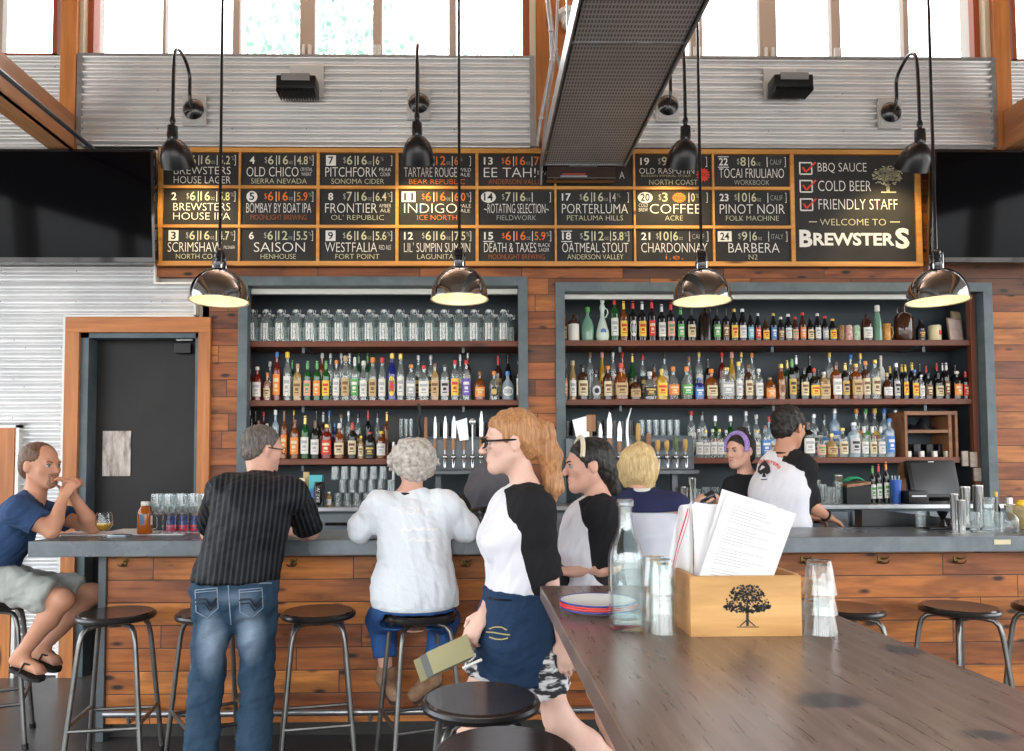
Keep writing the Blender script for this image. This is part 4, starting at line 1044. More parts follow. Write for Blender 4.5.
def place(items, zshelf, where, group):
    items.sort(key=lambda i: i[0]); nf = nb = 0; lastf = lastb = -9
    for px, top, w, shp, gl, lb, cp, fl in items:
        back = 'b' in fl
        Y = YBK if back else YFR
        if 'm' in fl: Y = YMD
        p = P(px, 400, Y); H = P(px, top, Y).z-zshelf; R = w/2*Y/740
        x = p.x
        if back:
            nb += 1; x = max(x, lastb+R+.001); lastb = x+R; rowt = 'back row'; n = nb
        else:
            nf += 1; x = max(x, lastf+R+.001); lastf = x+R; rowt = 'front row'; n = nf
        H = min(H, CEIL.get(round(zshelf, 4), 9)-zshelf-.004)
        d = ('%s-labelled ' % lb if lb else '')+GN[gl]+' bottle'+(', %s cap' % cp if cp else '')
        bottle(x, Y, zshelf, R*.98, max(H, .08), shp, gl, lb, cp, '%s, %s in %s, %s' % (d, ORD[n], rowt, where), group, oval='o' in fl, sq=.5 if 's' in fl else 0)
A = lambda s: row(s, 6.827, 240, 6.827, 290, 0, '', '')
Bz = lambda s: row(s, 6.827, 380, 6.827, 290, 0, '', '')
# left niche, middle shelf
it = A("""70 520 24 slim brown - black
113 525 66 spirit red white white
185 565 52 squat pink cream orange
203 490 40 slim clear - white b
230 500 30 wine red - red b
250 425 56 spirit red orange blue
322 425 56 slim clear white yellow
355 480 36 wine green - green b
393 505 56 spirit tan tan tan s
460 485 56 wine green pink green
525 485 56 wine green orange green
587 485 58 wine green yellow green
560 430 50 spirit amber - white b
617 405 50 spirit clear - silver b
690 405 50 spirit clear - silver b
747 405 50 spirit clear - silver b
657 480 52 spirit clear white orange
720 450 62 slim clear tan tan
783 460 56 wine clear green white
843 485 56 slim clear white white
906 462 58 slim clear tan orange
970 462 56 slim clear white red
810 430 40 wine green - green b
870 430 40 wine green - green b""") + Bz("""82 432 60 slim blue yellow gold o
140 435 56 slim clear white gold
212 510 66 square clear grey orange
262 445 60 spirit clear black silver b
347 445 60 spirit clear black silver b
300 515 70 square clear white red
375 500 54 square tan tan brown
443 500 56 square clear silver black
512 480 62 spirit clear yellow red
590 480 66 spirit clear purple red
548 440 56 squat clear white silver b
572 372 46 spirit brown tan silver b
682 555 80 squat amber orange brown
780 555 76 squat clear black orange o
808 445 54 wine brown tan red b
875 435 56 burg black - black b
873 555 90 flask pale white blue o
953 480 50 spirit brown white white""")
place(it, L2, "left niche's middle shelf", "spirits on the left niche's middle shelf")
# left niche, lower shelf
C1 = lambda s: row(s, 6.4, 240, 6.4, 400, 0, '', '')
it = C1("""62 40 34 spirit clear white white b
92 55 40 wine dark - black b
74 120 40 spirit brown tan black
152 75 44 spirit red - red b
120 130 44 squat amber cream brown
175 150 40 spirit clear white white
228 65 48 spirit pale white white
284 70 46 wine amber orange brown
345 60 30 spirit amber - gold b
352 125 62 spirit amber orange brown
418 100 58 wine green white gold
483 130 60 wine dark white brown
490 60 44 wine dark - black b
522 80 40 wine brown white white b
557 155 72 spirit red red gold
556 70 36 spirit clear - blue b
590 150 30 spirit blue - blue b
620 90 50 spirit clear - brown b
638 150 70 squat amber cream white
690 70 44 spirit clear - silver b
720 145 60 wine dark cream red
755 85 50 spirit clear black black b
820 55 44 wine dark - red b
828 205 76 jug black black red
775 230 40 spirit tan cream yellow
905 200 64 spirit amber white yellow
880 80 40 slim clear - black b
940 75 44 wine amber - gold b""")
place(it, L3, "left niche's lowest shelf", "whiskeys on the left niche's lowest shelf")
# growlers
def growler(x, Y, z, H, R, text, g):
    def body(m): m.lathe([(0,.01),(.94,0),(1,.02),(1,.56),(.96,.64),(.80,.72),(.50,.79),(.34,.82),(.32,.87),(.38,.875),(.38,.90),(.3,.905)], 20)
    o = inst('growler', proto(('growler',), body), m_cglass2, None, (x, Y, z+.0008), (R, R, H)); tag(o, text, 'growler', g)
    inst('stopper', proto(('stopper',), lambda m: m.lathe([(0,.88),(.20,.9),(.24,.95),(.2,.99),(0,1)], 12)), flat('porcelain', (.8,.8,.78), .3), o)
    def wire(m):
        m.tube([(.40, 0, .87), (.55, 0, .91), (.30, 0, .965), (-.30, 0, .965), (-.55, 0, .91), (-.40, 0, .87)], .035, 6)
        m.tube([(.40, 0, .86), (.75, 0, .86), (.85, 0, .93), (.7, 0, .97)], .035, 6)
    inst('wire_bail', proto(('bail',), wire), m_galv, o)
    def print_(m):
        m.mi = 0
        f = lambda t_, zz: (1.015*math.cos(t_), 1.015*math.sin(t_), zz)
        put = lambda u, w: f(-math.pi/2-.42+.84*w, .06+.5*u)
        put_text(m, 'BREWSTERS', 0, 1, 0, 1, 0, 0, .06, fn=lambda u, w: f(-math.pi/2+.22-.44*w, .07+.48*u))
        m.grid(lambda u, v: f(-math.pi/2-.60+.22*u, .06+.50*v), 2, 2); m.grid(lambda u, v: f(-math.pi/2+.36+.16*u, .06+.50*v), 2, 2)
    inst('white_print', proto(('print',), print_), flat('print_white', (.85,.87,.88), .5), o)
    return o
m_cglass2 = glass('growler_glass', (.86,.93,.92), .14, (.62,.72,.72), 1.5)
fr = [80, 172, 272, 377, 478, 572, 675, 777, 880, 982]; fr2 = [25+1000, ]
pxs = [240+v/6.827 for v in fr]+[380+v/6.827 for v in (130, 230, 335, 437, 540, 642, 745, 845)]
for i, px in enumerate(pxs):
    H = P(px, 309.5, YFR).z-L1
    growler(P(px, 400, YFR).x, YFR, L1, H, .046, 'clear growler with white print and swing top, %s from left, front row of top shelf' % ORD[i+1], 'swing top growlers on the top shelf')
for i in range(18):
    px = pxs[i]+6.8; H = P(px, 309.5, YFR).z-L1
    growler(P(px, 400, YBK).x, YBK, L1, H*.99, .046, 'clear growler with swing top, %s from left in the back row of the top shelf' % ORD[i+1], 'swing top growlers on the top shelf')
# right niche, top shelf
D1 = lambda s: row(s, 6.83, 560, 6.83, 290, 0, '', '')
D2 = lambda s: row(s, 6.827, 690, 6.827, 290, 0, '', '')
D3 = lambda s: row(s, 6.02, 830, 6.02, 290, 0, '', '')
it = D1("""42 150 18 slim amber tan black
193 120 90 flask seafoam - green
378 40 58 wine green white red
441 78 56 wine amber yellow yellow
505 75 58 wine black white red o
568 82 60 wine black yellow silver
635 70 54 wine black red red
702 100 58 wine dark white silver
765 85 58 wine dark pink red
832 125 56 wine dark green green
905 130 64 wine black cream black""") + D2("""190 130 58 wine black green black
253 130 50 wine black brown black
311 130 54 beer dark yellow gold
368 130 54 beer black white white
423 155 46 beer black cyan black
473 160 44 beer black red silver
526 200 50 beer brown yellow black
580 160 46 beer dark blue gold
630 185 46 beer black brown white
681 165 50 beer black white white
728 185 44 beer brown pink red
780 155 46 beer brown orange red
832 190 48 beer black cream black
882 160 46 beer black white white
933 180 48 beer black grey red
985 198 52 beer black yellow yellow""") + D3("""232 150 66 jug brown white black
557 180 52 beer black black black""")
place(it, R1, "right niche's top shelf", "bottles on the right niche's top shelf")
# special top shelf vessels
def spec(px, top, w, fn, name, label, cat, Y=YFR, zs=None, mat=None, parts=()):
    zs = R1 if zs is None else zs
    H = P(px, top, Y).z-zs; R = w/2*Y/740; x = P(px, 400, Y).x
    m = MB(); fn(m, R, H); o = m.build(name, mat); o.location = (x, Y, zs+.0008); tag(o, label, cat)
    for nm, f, mt in parts:
        q = MB(); f(q, R, H); q.build(nm, mt, o)
    return o
spec(560+97/6.83, 290+165/6.83, 11.4, lambda m, R, H: m.lathe([(0,0),(R,.004),(R,H*.62),(0,H*.62)], 24), 'whiskey_jug', 'cream stoneware jug with brown shoulder beside the seafoam decanter', 'jug', mat=G['white'],
     parts=[('shoulder', lambda m, R, H: m.lathe([(R,H*.62),(R*.92,H*.72),(R*.4,H*.80),(R*.24,H*.84),(R*.24,H),(0,H)], 24), flat('brown_glaze', (.06,.02,.012), .15)), ('handle', lambda m, R, H: m.tube([(R*.25,0,H*.93),(R*.6,0,H*.95),(R*.7,0,H*.85),(R*.55,0,H*.76)], R*.09, 8), flat('brown_glaze', (0,0,0)))])
spec(560+295/6.83, 290+60/6.83, 13.5, lambda m, R, H: m.lathe([(0,0),(R*.8,.002),(R,H*.1),(R*.95,H*.22),(R*.6,H*.42),(R*.32,H*.55),(R*.28,H*.68),(R*.42,H*.78),(R*.3,H*.86),(0,H*.87)], 28), 'porcelain_decanter', 'pale porcelain decanter with blue painted medallion and side handle', 'decanter', mat=flat('celadon', (.60,.72,.64), .2),
     parts=[('handle', lambda m, R, H: m.tube([(R*.38,0,H*.78),(R*.75,0,H*.74),(R*.85,0,H*.66),(R*.5,0,H*.56),(R*.3,0,H*.56)], R*.10, 8), flat('celadon', (0,0,0))), ('stopper', lambda m, R, H: m.lathe([(0,H*.86),(R*.2,H*.87),(R*.34,H*.93),(R*.28,H*.99),(0,H)], 18), flat('celadon', (0,0,0))),
            ('medallion', lambda m, R, H: m.lathe([(0, 0), (R*.42, -.004), (R*.45, -.012)], 18, M=Matrix.Translation((0, -R*.99, H*.22)) @ Matrix.Rotation(R_(90), 4, 'X')), flat('cobalt_paint', (.10,.18,.50), .4))])
spec(690+110/6.827, 290+100/6.827, 12.8, lambda m, R, H: m.lathe([(0,0),(R,.004),(R,H*.6),(R*.85,H*.7),(R*.4,H*.8),(R*.28,H*.84),(R*.28,H),(0,H)], 24), 'dark_jug', 'black brown glazed jug without label behind the third pendant', 'jug', mat=flat('black_glaze', (.012,.007,.006), .12), parts=[('handle', lambda m, R, H: m.tube([(R*.3,0,H*.95),(R*.8,0,H*.92),(R*.95,0,H*.8),(R*.85,0,H*.68)], R*.09, 8), flat('black_glaze', (0,0,0)))])
spec(830+455/6.02, 290+95/6.02, 18.2, lambda m, R, H: m.lathe([(0,0),(R*.85,0),(R*.95,.01),(R,H*.3),(R,H*.6),(R*.85,H*.72),(R*.45,H*.80),(R*.25,H*.84),(R*.25,H*.97),(0,H)], 28), 'big_brown_jug', 'large rounded brown glass jug on the top shelf right', 'jug', mat=G['brown'], parts=[('loop_handle', lambda m, R, H: m.tube([(-R*.25,0,H*.93),(-R*.6,0,H*.95),(-R*.7,0,H*.85),(-R*.55,0,H*.76)], R*.07, 8), G['brown'])])
spec(830+298/6.02, 290+92/6.02, 9, lambda m, R, H: m.lathe([(0,0),(R,0),(R*1.0,H*.05),(R*.95,H*.3),(R*.85,H*.5),(R*.6,H*.72),(R*.45,H*.82),(0,H*.82)], 20), 'carved_bottle', 'tall knobbly clear bottle with cream stopper beside brown jug', 'bottle', mat=G['seafoam'], parts=[('stopper', lambda m, R, H: m.lathe([(R*.45,H*.82),(R*.55,H*.84),(R*.5,H*.99),(0,H)], 16), lm('white')), ('ridges', lambda m, R, H: [m.lathe([(R*.9*(1.02-.35*k/6), H*(.12+k*.1)), (R*.98*(1.03-.35*k/6), H*(.14+k*.1)), (R*.9*(1.02-.35*k/6), H*(.16+k*.1))], 20) for k in range(6)], G['seafoam'])])
def mugf(m, R, H): m.lathe([(0,0),(R*.8,0),(R*.9,.004),(R*.82,H*.5),(R*.85,H*.97),(R*.8,H),(R*.74,H*.97),(R*.74,H*.1),(0,H*.1)], 22)
def mugh(m, R, H): m.tube([(R*.8,0,H*.85),(R*1.3,0,H*.8),(R*1.45,0,H*.5),(R*1.25,0,H*.25),(R*.8,0,H*.2)], R*.12, 8)
spec(830+352/6.02, 290+205/6.02, 9.5, mugf, 'painted_mug', 'yellow painted beer mug with handle on top shelf', 'mug', mat=mottled('mug_yellow', (.75,.45,.06), (.45,.12,.04), .3, 60), parts=[('handle', mugh, flat('mug_handle', (.8,.5,.1), .3))])
spec(830+78/6.02, 290+215/6.02, 7, mugf, 'small_brown_mug', 'small tan and brown mug between yellow topped beer and cans', 'mug', mat=mottled('mug_brown', (.45,.25,.08), (.2,.08,.03), .3, 60), parts=[('handle', lambda m, R, H: mugh(m, -R, H), flat('mug_handle_brown', (.4,.2,.08), .3))])
def canf(m, R, H): m.lathe([(0,.002),(R*.8,0),(R,H*.06),(R,H*.9),(R*.82,H*.97),(R*.8,H),(R*.76,H*.97),(0,H*.96)], 22)
spec(830+122/6.02, 290+215/6.02, 7.4, canf, 'drink_can', 'white and red drink can on the top shelf', 'can', mat=mottled('can_white_red', (.8,.78,.74), (.55,.08,.06), .35, 40), parts=[('can_lid', lambda m, R, H: m.lathe([(R*.8,H*.99),(R*.82,H*1.01),(R*.7,H),(0,H)], 18), m_galv)])
spec(830+170/6.02, 290+215/6.02, 7.0, canf, 'drink_can', 'green and white drink can right of the white one', 'can', mat=mottled('can_green', (.75,.78,.70), (.15,.45,.18), .35, 40), parts=[('can_lid', lambda m, R, H: m.lathe([(R*.8,H*.99),(R*.82,H*1.01),(R*.7,H),(0,H)], 18), m_galv)])
spec(830+642/6.02, 290+215/6.02, 12, lambda m, R, H: m.lathe([(0,0),(R*.9,0),(R,.006),(R,H*.93),(R*.9,H),(R*.6,H),(0,H*.97)], 26), 'cream_canister', 'cream coloured cylinder canister with red mark near framed notices', 'canister', mat=flat('cream_wax', (.72,.66,.42), .4), parts=[('red_mark', lambda m, R, H: m.box(R*.1, R*.55, -R*1.0, -R*.82, H*.35, H*.65), lm('red'))])
for k, (a, b, t0, t1, c, lab) in enumerate(((948, 967, 317, 312, 'notice_pink', 'tilted framed notice leaning in the corner of the top shelf'), (953, 968, 310, 308, 'notice_tan', 'tan framed print behind the tilted notice'))):
    Yn = 5.52+.05*k; p0, p1 = P(a+2, 338, Yn).x, P(b, 338, Yn).x; h = P(a, t0, Yn).z-R1
    M_ = Matrix.Translation((p0, Yn, R1+.004)) @ Matrix.Rotation(R_(-9), 4, 'X') @ Matrix.Rotation(R_(14), 4, 'Z')
    m = MB(); m.box(0, p1-p0, 0, .012, .0, h, .002, M=M_); o = m.build('framed_notice', flat('notice_frame', (.30,.2,.12), .5)); tag(o, lab, 'notice')
    m = MB(); m.box(.008, p1-p0-.008, -.002, .0, .01, h-.01, M=M_)
    m.build('sheet', mottled(c, (.50,.36,.32) if k == 0 else (.45,.33,.2), (.72,.62,.56) if k == 0 else (.6,.48,.32), .4, 9), o, smooth=False)
# right niche, middle shelf
it = D1("""42 480 24 slim dark orange black
88 485 54 slim tan white tan
157 510 76 spirit brown cream black
207 405 56 spirit clear - brown b
247 545 76 flask clear silver black o
290 400 44 slim yellow yellow pink b
328 520 66 spirit brown cream orange
365 385 44 spirit clear white white b
418 500 88 squat amber tan red s
430 420 46 spirit amber - red b
497 435 58 burg green tan gold b
515 590 82 squat brown tan black
568 445 46 spirit clear black red b
615 560 88 squat clear black white s
648 505 40 spirit amber - black b
692 540 72 spirit yellow yellow gold s
717 435 54 spirit clear white black b
775 525 84 flask clear orange orange
867 525 84 flask clear green orange
885 455 46 slim clear - brown b""") + D2("""65 415 56 spirit clear white gold b
62 600 60 square blue blue blue
147 540 88 squat amber cream orange
125 465 50 wine black - black b
222 410 52 spirit red - red b
250 530 90 square clear grey gold
290 405 48 slim yellow gold pink b
335 490 54 slim clear white gold
355 410 48 spirit clear white gold b
402 510 60 spirit brown cream brown
428 430 44 spirit clear white orange b
472 540 60 spirit clear white white
548 600 76 jug amber orange tan
625 505 56 slim amber tan gold o
668 480 46 wine green - gold b
700 470 58 wine dark gold green
730 445 50 wine dark brown silver b
782 530 62 spirit dark cream black
822 445 56 wine black - black b
850 535 62 squat dark yellow red s
880 540 36 wine black - black b
912 560 70 square tan tan silver
958 425 56 spirit clear white gold b
1000 490 60 square amber white black""") + D3("""95 440 50 wine dark gold gold
130 390 50 spirit clear blue blue b
158 445 62 square amber tan gold
188 380 40 slim clear - gold b
217 430 54 spirit brown cream orange
275 420 58 spirit clear cream gold
312 395 34 square white white white b
345 500 62 flask brown white tan
365 460 40 wine black - yellow b
402 440 42 slim black silver silver
437 450 34 wine black - yellow b
458 450 34 wine black yellow yellow
498 438 46 wine black - yellow b
513 480 44 spirit black yellow blue
552 510 36 spirit clear white silver
545 440 40 wine black - black b
592 500 48 spirit dark brown black
580 455 36 wine black - red b
648 440 36 wine black - red b
655 500 56 wine black cream black
672 440 34 wine black - silver b
705 440 38 wine black brown white
760 450 50 wine black - black b
767 490 58 spirit black orange white
815 490 48 wine black red red
805 440 44 wine black - black b""")
place(it, R2, "right niche's middle shelf", "bottles on the right niche's middle shelf")
# right niche, low shelf
E1 = lambda s: row(s, 5.565, 680, 5.565, 395, 0, '', '')
E2 = lambda s: row(s, 3.576, 774, 3.576, 270, 0, '', '')
it = E1("""100 190 40 square clear white white
140 195 38 square clear white gold
175 190 38 square clear white white
212 190 38 square clear white gold
248 195 36 square clear white white
385 230 38 slim clear white white
422 195 40 spirit clear white gold
465 170 50 square clear blue brown
505 200 36 spirit clear cream gold
340 200 40 spirit clear white gold
60 88 54 spirit clear white red b
122 88 54 spirit clear silver black b
193 115 60 flask green red silver b
278 115 62 flask green white silver b
365 90 48 spirit clear white silver b
422 110 44 spirit clear silver white b
493 120 54 squat pale blue red b""") + E2("""118 545 38 square dark white brown
140 515 38 spirit clear silver silver b
162 580 38 slim clear pink black
178 515 36 flask clear blue black b
200 585 42 flask tan tan gold
210 485 38 spirit pale blue silver b
240 565 38 spirit clear cream gold
282 545 42 spirit pale silver silver
318 560 30 wine clear white white
348 560 30 wine clear cream white
378 560 30 wine clear white white
410 530 34 spirit pale blue blue
432 500 28 slim clear grey silver b
293 492 34 spirit clear orange orange b
322 492 32 spirit clear green green b
357 492 34 spirit clear yellow yellow b
388 488 34 spirit pale blue blue b""")
place(it, R3, "right niche's lowest shelf", "gins and vodkas on the right niche's lowest shelf")
# ================================================================== TAPS
m_tapbox = mottled('tap_panel_steel', (.07,.08,.088), (.12,.135,.145), .35, 6, metal=.5)
m_blade = flat('blade_steel', (.55,.58,.60), .25, .7); m_hw = timber('handle_wood', (.30,.13,.05), (.45,.22,.09))
m_cleaver = flat('pale_cleaver', (.70,.74,.76), .35, .3)
def taps(px0, px1, py0, py1, label, lst, Y=5.30):
    x0, x1, z0, z1 = XZ(px0, py0, px1, py1, Y)
    r = thing('tap_panel', ((x0+x1)/2, Y, z0), label, 'beer taps')
    m = MB(); m.box(x0, x1, Y, Y+.07, z0, z1, .004); m.build('panel', m_tapbox, r, False, True)
    for k in range(3):
        xx = x0+(x1-x0)*(.15+.35*k); m = MB(); m.box(xx-.02, xx+.02, Y+.01, Y+.06, ZB+.001, z0); m.build('support', m_tapbox, r, False, True)
    m = MB(); m.box(x0, x1, Y-.12, Y-.0, z0-.03, z0-.001, .003); m.build('drip_ledge', m_tapbox, r, False, True)
    for px, top, bot, kind, w in lst:
        Yt = Y-.06; s = Yt/740; c = P(px, 457, Yt); zt, zb_ = P(px, top, Yt).z, P(px, bot, Yt).z; h = zt-zb_; W = w*s/2
        m = MB(); m.cyl((c.x, Y, c.z), (c.x, Yt-.01, c.z), .014, .017, 12); m.ball((c.x, Yt-.012, c.z), .02, 12)
        m.tube([(c.x, Yt-.012, c.z), (c.x, Yt-.03, c.z-.02), (c.x, Yt-.035, c.z-.075)], [.013, .012, .009], 10); f = m.build('faucet', m_chrome, r, True, True)
        m = MB(); m.cyl((c.x, Yt-.012, c.z+.012), (c.x, Yt-.012, zb_), .006, .008, 8); m.build('lever', m_galv, f, True, True)
        m = MB(); y0 = Yt-.012
        if kind == 'knife':
            hz = zb_+h*.35; m.tube([(c.x, y0, zb_), (c.x, y0, zb_+h*.15), (c.x, y0, hz)], [W*.6, W*.8, W*.55], 10); g = m.build('tap_handle', m_hw, f, True, True)
            q = MB(); q.prism([(c.x-W*.6, hz-.002), (c.x+W*.8, hz-.002), (c.x+W*.9, hz+h*.35), (c.x+W*.5, zt-.01), (c.x+W*.1, zt), (c.x-W*.5, zt-h*.2)], y0-.003, y0+.003); q.build('blade', m_blade, g, False, True)
        elif kind == 'cleaver':
            hz = zb_+h*.30; m.tube([(c.x, y0, zb_), (c.x, y0, hz)], [W*.22, W*.25], 10); g = m.build('tap_handle', m_hw, f, True, True)
            q = MB(); T_ = Matrix.Translation((c.x, y0, hz)) @ Matrix.Rotation(R_(-8), 4, 'Y')
            q.prism([(-W*.7, 0), (W*.8, 0), (W*1.0, h*.68), (-W*.9, h*.62)], -.003, .003, M=T_); q.build('blade', m_cleaver, g, False, True)
        elif kind == 'block':
            m.box(c.x-W, c.x+W, y0-.012, y0+.012, zb_+h*.55, zt, .004); m.cyl((c.x, y0, zb_), (c.x, y0, zb_+h*.56), W*.3); m.build('tap_handle', m_hw, f, True, True)
        elif kind == 'spoon':
            m.tube([(c.x, y0, zb_), (c.x, y0, zt-.03)], [W*.25, W*.25], 8); m.ball((c.x, y0, zt-.02), (W, .012, .024), 12); m.build('tap_handle', m_blade, f, True, True)
        elif kind == 'curve':
            m.tube([(c.x, y0, zb_), (c.x-W*.3, y0, zb_+h*.4), (c.x-W*.2, y0, zb_+h*.7), (c.x+W, y0, zt)], [W*.5, W*.5, W*.45, W*.1], 10); m.build('tap_handle', m_blade, f, True, True)
        elif kind == 'bark':
            m.tube([(c.x+.004*math.sin(i*2.1), y0, zb_+h*i/8) for i in range(9)], [W*(.8+.2*math.sin(i*1.7)) for i in range(9)], 8); m.build('tap_handle', mottled('bark', (.10,.07,.055), (.28,.24,.20), .8, 60, bump=.5), f, True, True)
        else:
            mm = {'wood': m_hw, 'yellow': flat('tap_yellow', (.55,.33,.08), .4), 'greenh': flat('tap_green', (.10,.16,.05), .5), 'dark': m_black}[kind]
            m.lathe([(0, 0), (W*.35, .002), (W*.45, h*.12), (W*.85, h*.35), (W*.9, h*.8), (W*.7, h*.97), (0, h)], 14, c=(c.x, y0, zb_)); m.build('tap_handle', mm, f, True, True)
    return r
taps(424, 518, 439, 470, 'left tap panel with knife and cleaver handles, below the growler niche',
     [(426, 417, 450, 'wood', 4), (435, 416, 450, 'knife', 4), (445, 416, 450, 'knife', 5), (453.5, 416, 450, 'knife', 6), (464, 418, 450, 'cleaver', 12), (472.5, 419, 450, 'spoon', 7), (481, 411, 450, 'knife', 5), (494, 418, 450, 'wood', 6), (506, 416, 450, 'knife', 5)])
taps(566, 694, 438, 470, 'right tap panel with white cleaver and yellow wooden handles',
     [(583, 416, 452, 'cleaver', 17), (591, 415, 452, 'block', 9), (600, 423, 452, 'knife', 5), (609, 412, 452, 'knife', 7), (619, 421, 452, 'knife', 6), (628, 408, 452, 'curve', 7),
      (638, 423, 447, 'yellow', 5.5), (648.5, 433, 449, 'wood', 5.5), (657.5, 440, 452, 'yellow', 5.5), (666.5, 440, 452, 'yellow', 5.5), (675.5, 437, 452, 'greenh', 5), (685, 439, 452, 'yellow', 5)])
# glasses on a ledge above the taps
def ledge(px0, px1, py, Y=5.52, niche=None, name='glass_ledge'):
    a, b, z = P(px0, py, Y).x, P(px1, py, Y).x, P((px0+px1)/2, py, Y).z
    m = MB(); m.box(a, b, Y-.06, YB0-.001, z-.02, z-.0, .003); m.build(name, m_steel, niche, False, True); return z
def drink_glass(x, y, z, rb, rt2, h, label, group, name='drinking_glass', mat=None):
    key = (name, round(rb, 4), round(rt2, 4), round(h, 4))
    if key not in _pm:
        m = MB(); m.lathe([(0, .0), (rb, 0), (rt2, h), (rt2-.0018, h), (rb-.0018, .008), (0, .008)], 20); bmesh.ops.recalc_face_normals(m.b, faces=m.b.faces)
        me = bpy.data.meshes.new(name); m.b.to_mesh(me); m.b.free(); me.shade_smooth(); me.set_sharp_from_angle(angle=R_(40)); me.materials.append(None); _pm[key] = me
    o = inst(name, _pm[key], mat or m_gl3, None, (x, y, z+.0006)); tag(o, label, 'glass', group); return o
m_gl3 = glass('bar_glass', (.93,.96,.96), .06, (.7,.75,.76), 1.42)
zl = ledge(398, 516, 437, niche=nl); zr = ledge(564, 690, 436, niche=nr)
n = 0
for px in (401, 406, 411):
    n += 1; drink_glass(P(px, 420, 5.50).x, 5.50, zl, .0155, .017, P(px, 419, 5.5).z-zl, 'tall slim clear glass right of bark tap, %s from left' % ORD[n], 'slim glasses above the left taps')
for k, px in enumerate((642, 649, 656, 663, 670, 677)):
    drink_glass(P(px, 420, 5.50).x, 5.50, zr, .019, .023, P(px, 420, 5.5).z-zr, 'clear pint glass on ledge above right taps, %s from left' % ORD[k+1], 'pint glasses above the right taps')
for k, px in enumerate((566, 574, 582, 590, 598, 606, 614, 622, 630)):
    drink_glass(P(px, 420, 5.62).x, 5.62, zr, .024, .027, P(px, 421, 5.6).z-zr, 'dark tinted glass behind the right tap handles, %s from left' % ORD[k+1], 'dark glasses behind right tap handles', mat=glass('smoke_glass', (.25,.27,.28), .4, (.05,.055,.06)))
for k, px in enumerate((438, 447, 456, 465, 474, 483, 492)):
    drink_glass(P(px, 420, 5.62).x, 5.62, zl, .024, .027, P(px, 423, 5.6).z-zl, 'dark tinted glass behind the left tap handles, %s from left' % ORD[k+1], 'dark glasses behind left tap handles', mat=_mc['smoke_glass'])
m = MB(); bx = P(394, 430, 5.44); m.box(bx.x-.042, bx.x+.042, 5.41, 5.43, ZP(442, 5.42, 394), ZP(416, 5.42, 394), .004); o = m.build('bark_tap_handle', mottled('bark', (0,0,0), (0,0,0)));
m = MB(); m.cyl((bx.x, 5.42, ZP(442, 5.42, 394)), (bx.x, 5.42, ZB+.001), .012); m.build('stem', m_galv, o, True, True); tag(o, 'rough bark covered block tap handle at end of left low shelf', 'tap handle')
m = MB(); pp = [P(419+1.2*math.sin(i*1.3), 437-4.2*i, 5.27) for i in range(9)]; m.tube(pp, [.016-.0008*i+.003*math.sin(i*2) for i in range(9)], 8); o = m.build('branch_tap_handle', _mc['bark']); tag(o, 'tall twisted bark branch handle rising above the left taps', 'tap handle')
m = MB(); m.cyl(P(419, 437, 5.27), (P(419, 437, 5.27).x, 5.27, ZB+.001), .008); m.build('stem', m_galv, o, True, True)
# stacked tumblers at the left, three tiers
hs = [(503, 490), (490, 479), (479, 468)]; n = 0
Yg = 5.12; zt0 = ZB; hg = P(360, 490, Yg).z-P(360, 503, Yg).z
for tier in range(3):
    for k in range(6 if tier else 7):
        px = 338+k*9.6+(tier % 2)*4.8-(3 if tier == 2 else 0)
        for yy in (Yg,):
            n += 1
            drink_glass(P(px, 490, yy).x, yy, ZB+.0004+tier*(hg+.0012), .030, .026, hg, 'upturned tumbler, %s from left in the %s tier of the stack by the white sweater' % (ORD[k+1], ('bottom', 'middle', 'top')[tier]), 'upturned tumblers stacked on the back counter')
# small goods left of them
def boxo(name, px0, px1, py0, py1, Y, d, mat, label, cat, z0=None, bev=.003, parts=()):
    x0, x1, a, b = XZ(px0, py0, px1, py1, Y); a = ZB+.0006 if z0 is None else z0
    m = MB(); m.box(x0, x1, Y, Y+d, a, b, bev); o = m.build(name, mat, smooth=False); tag(o, label, cat)
    return o, (x0, x1, a, b)
o, q = boxo('brochure_stand', 309, 322, 475, 505, 5.12, .05, flat('teal_card', (.08,.50,.55), .4), 'teal and blue printed card stand left of black canister', 'card stand')
m = MB(); m.box(q[0]+.005, q[1]-.005, 5.117, 5.12, q[2]+.01, q[2]+.12); m.build('blue_print', lm('blue'), o, False, True)
x_ = P(320, 490, 5.08).x; Hc = P(320, 481, 5.08).z-ZB
m = MB(); m.lathe([(0, 0), (.036, .002), (.038, .01), (.038, Hc*.82), (.032, Hc*.86), (.034, Hc*.88), (.034, Hc*.97), (0, Hc)], 20); o = m.build('shaker_canister', m_gblack); o.location = (x_, 5.06, ZB+.0006); tag(o, 'black canister with faint white lettering on left back counter', 'canister')
m = MB(); put_text(m, 'BREW', 0, 1, 0, 1, 0, 0, 0, fn=lambda u, w: (.0385*math.cos(-math.pi/2+.3-.6*w), .0385*math.sin(-math.pi/2+.3-.6*w), .03+.10*u)); m.build('lettering', C_W, o)
for k, (px, t0, c) in enumerate(((302, 478, 'cream'), (306, 472, 'tan'))):
    m = MB(); x_ = P(px, 490, 5.14+.05*k).x; m.box(x_-.02, x_+.02, 5.14+.05*k, 5.16+.05*k, ZB+.001, P(px, t0, 5.15).z, .002); o = m.build('menu_card', lm(c)); tag(o, ('cream', 'tan')[k]+' card standing on the left back counter near the teal stand', 'card')
bottle(P(329, 490, 5.1).x, 5.1, ZB, .02, P(329, 492, 5.1).z-ZB, 'beer', 'tan', 'white', 'white', 'little bottle right of the black canister on left back counter', 'small bottles on the back counter')
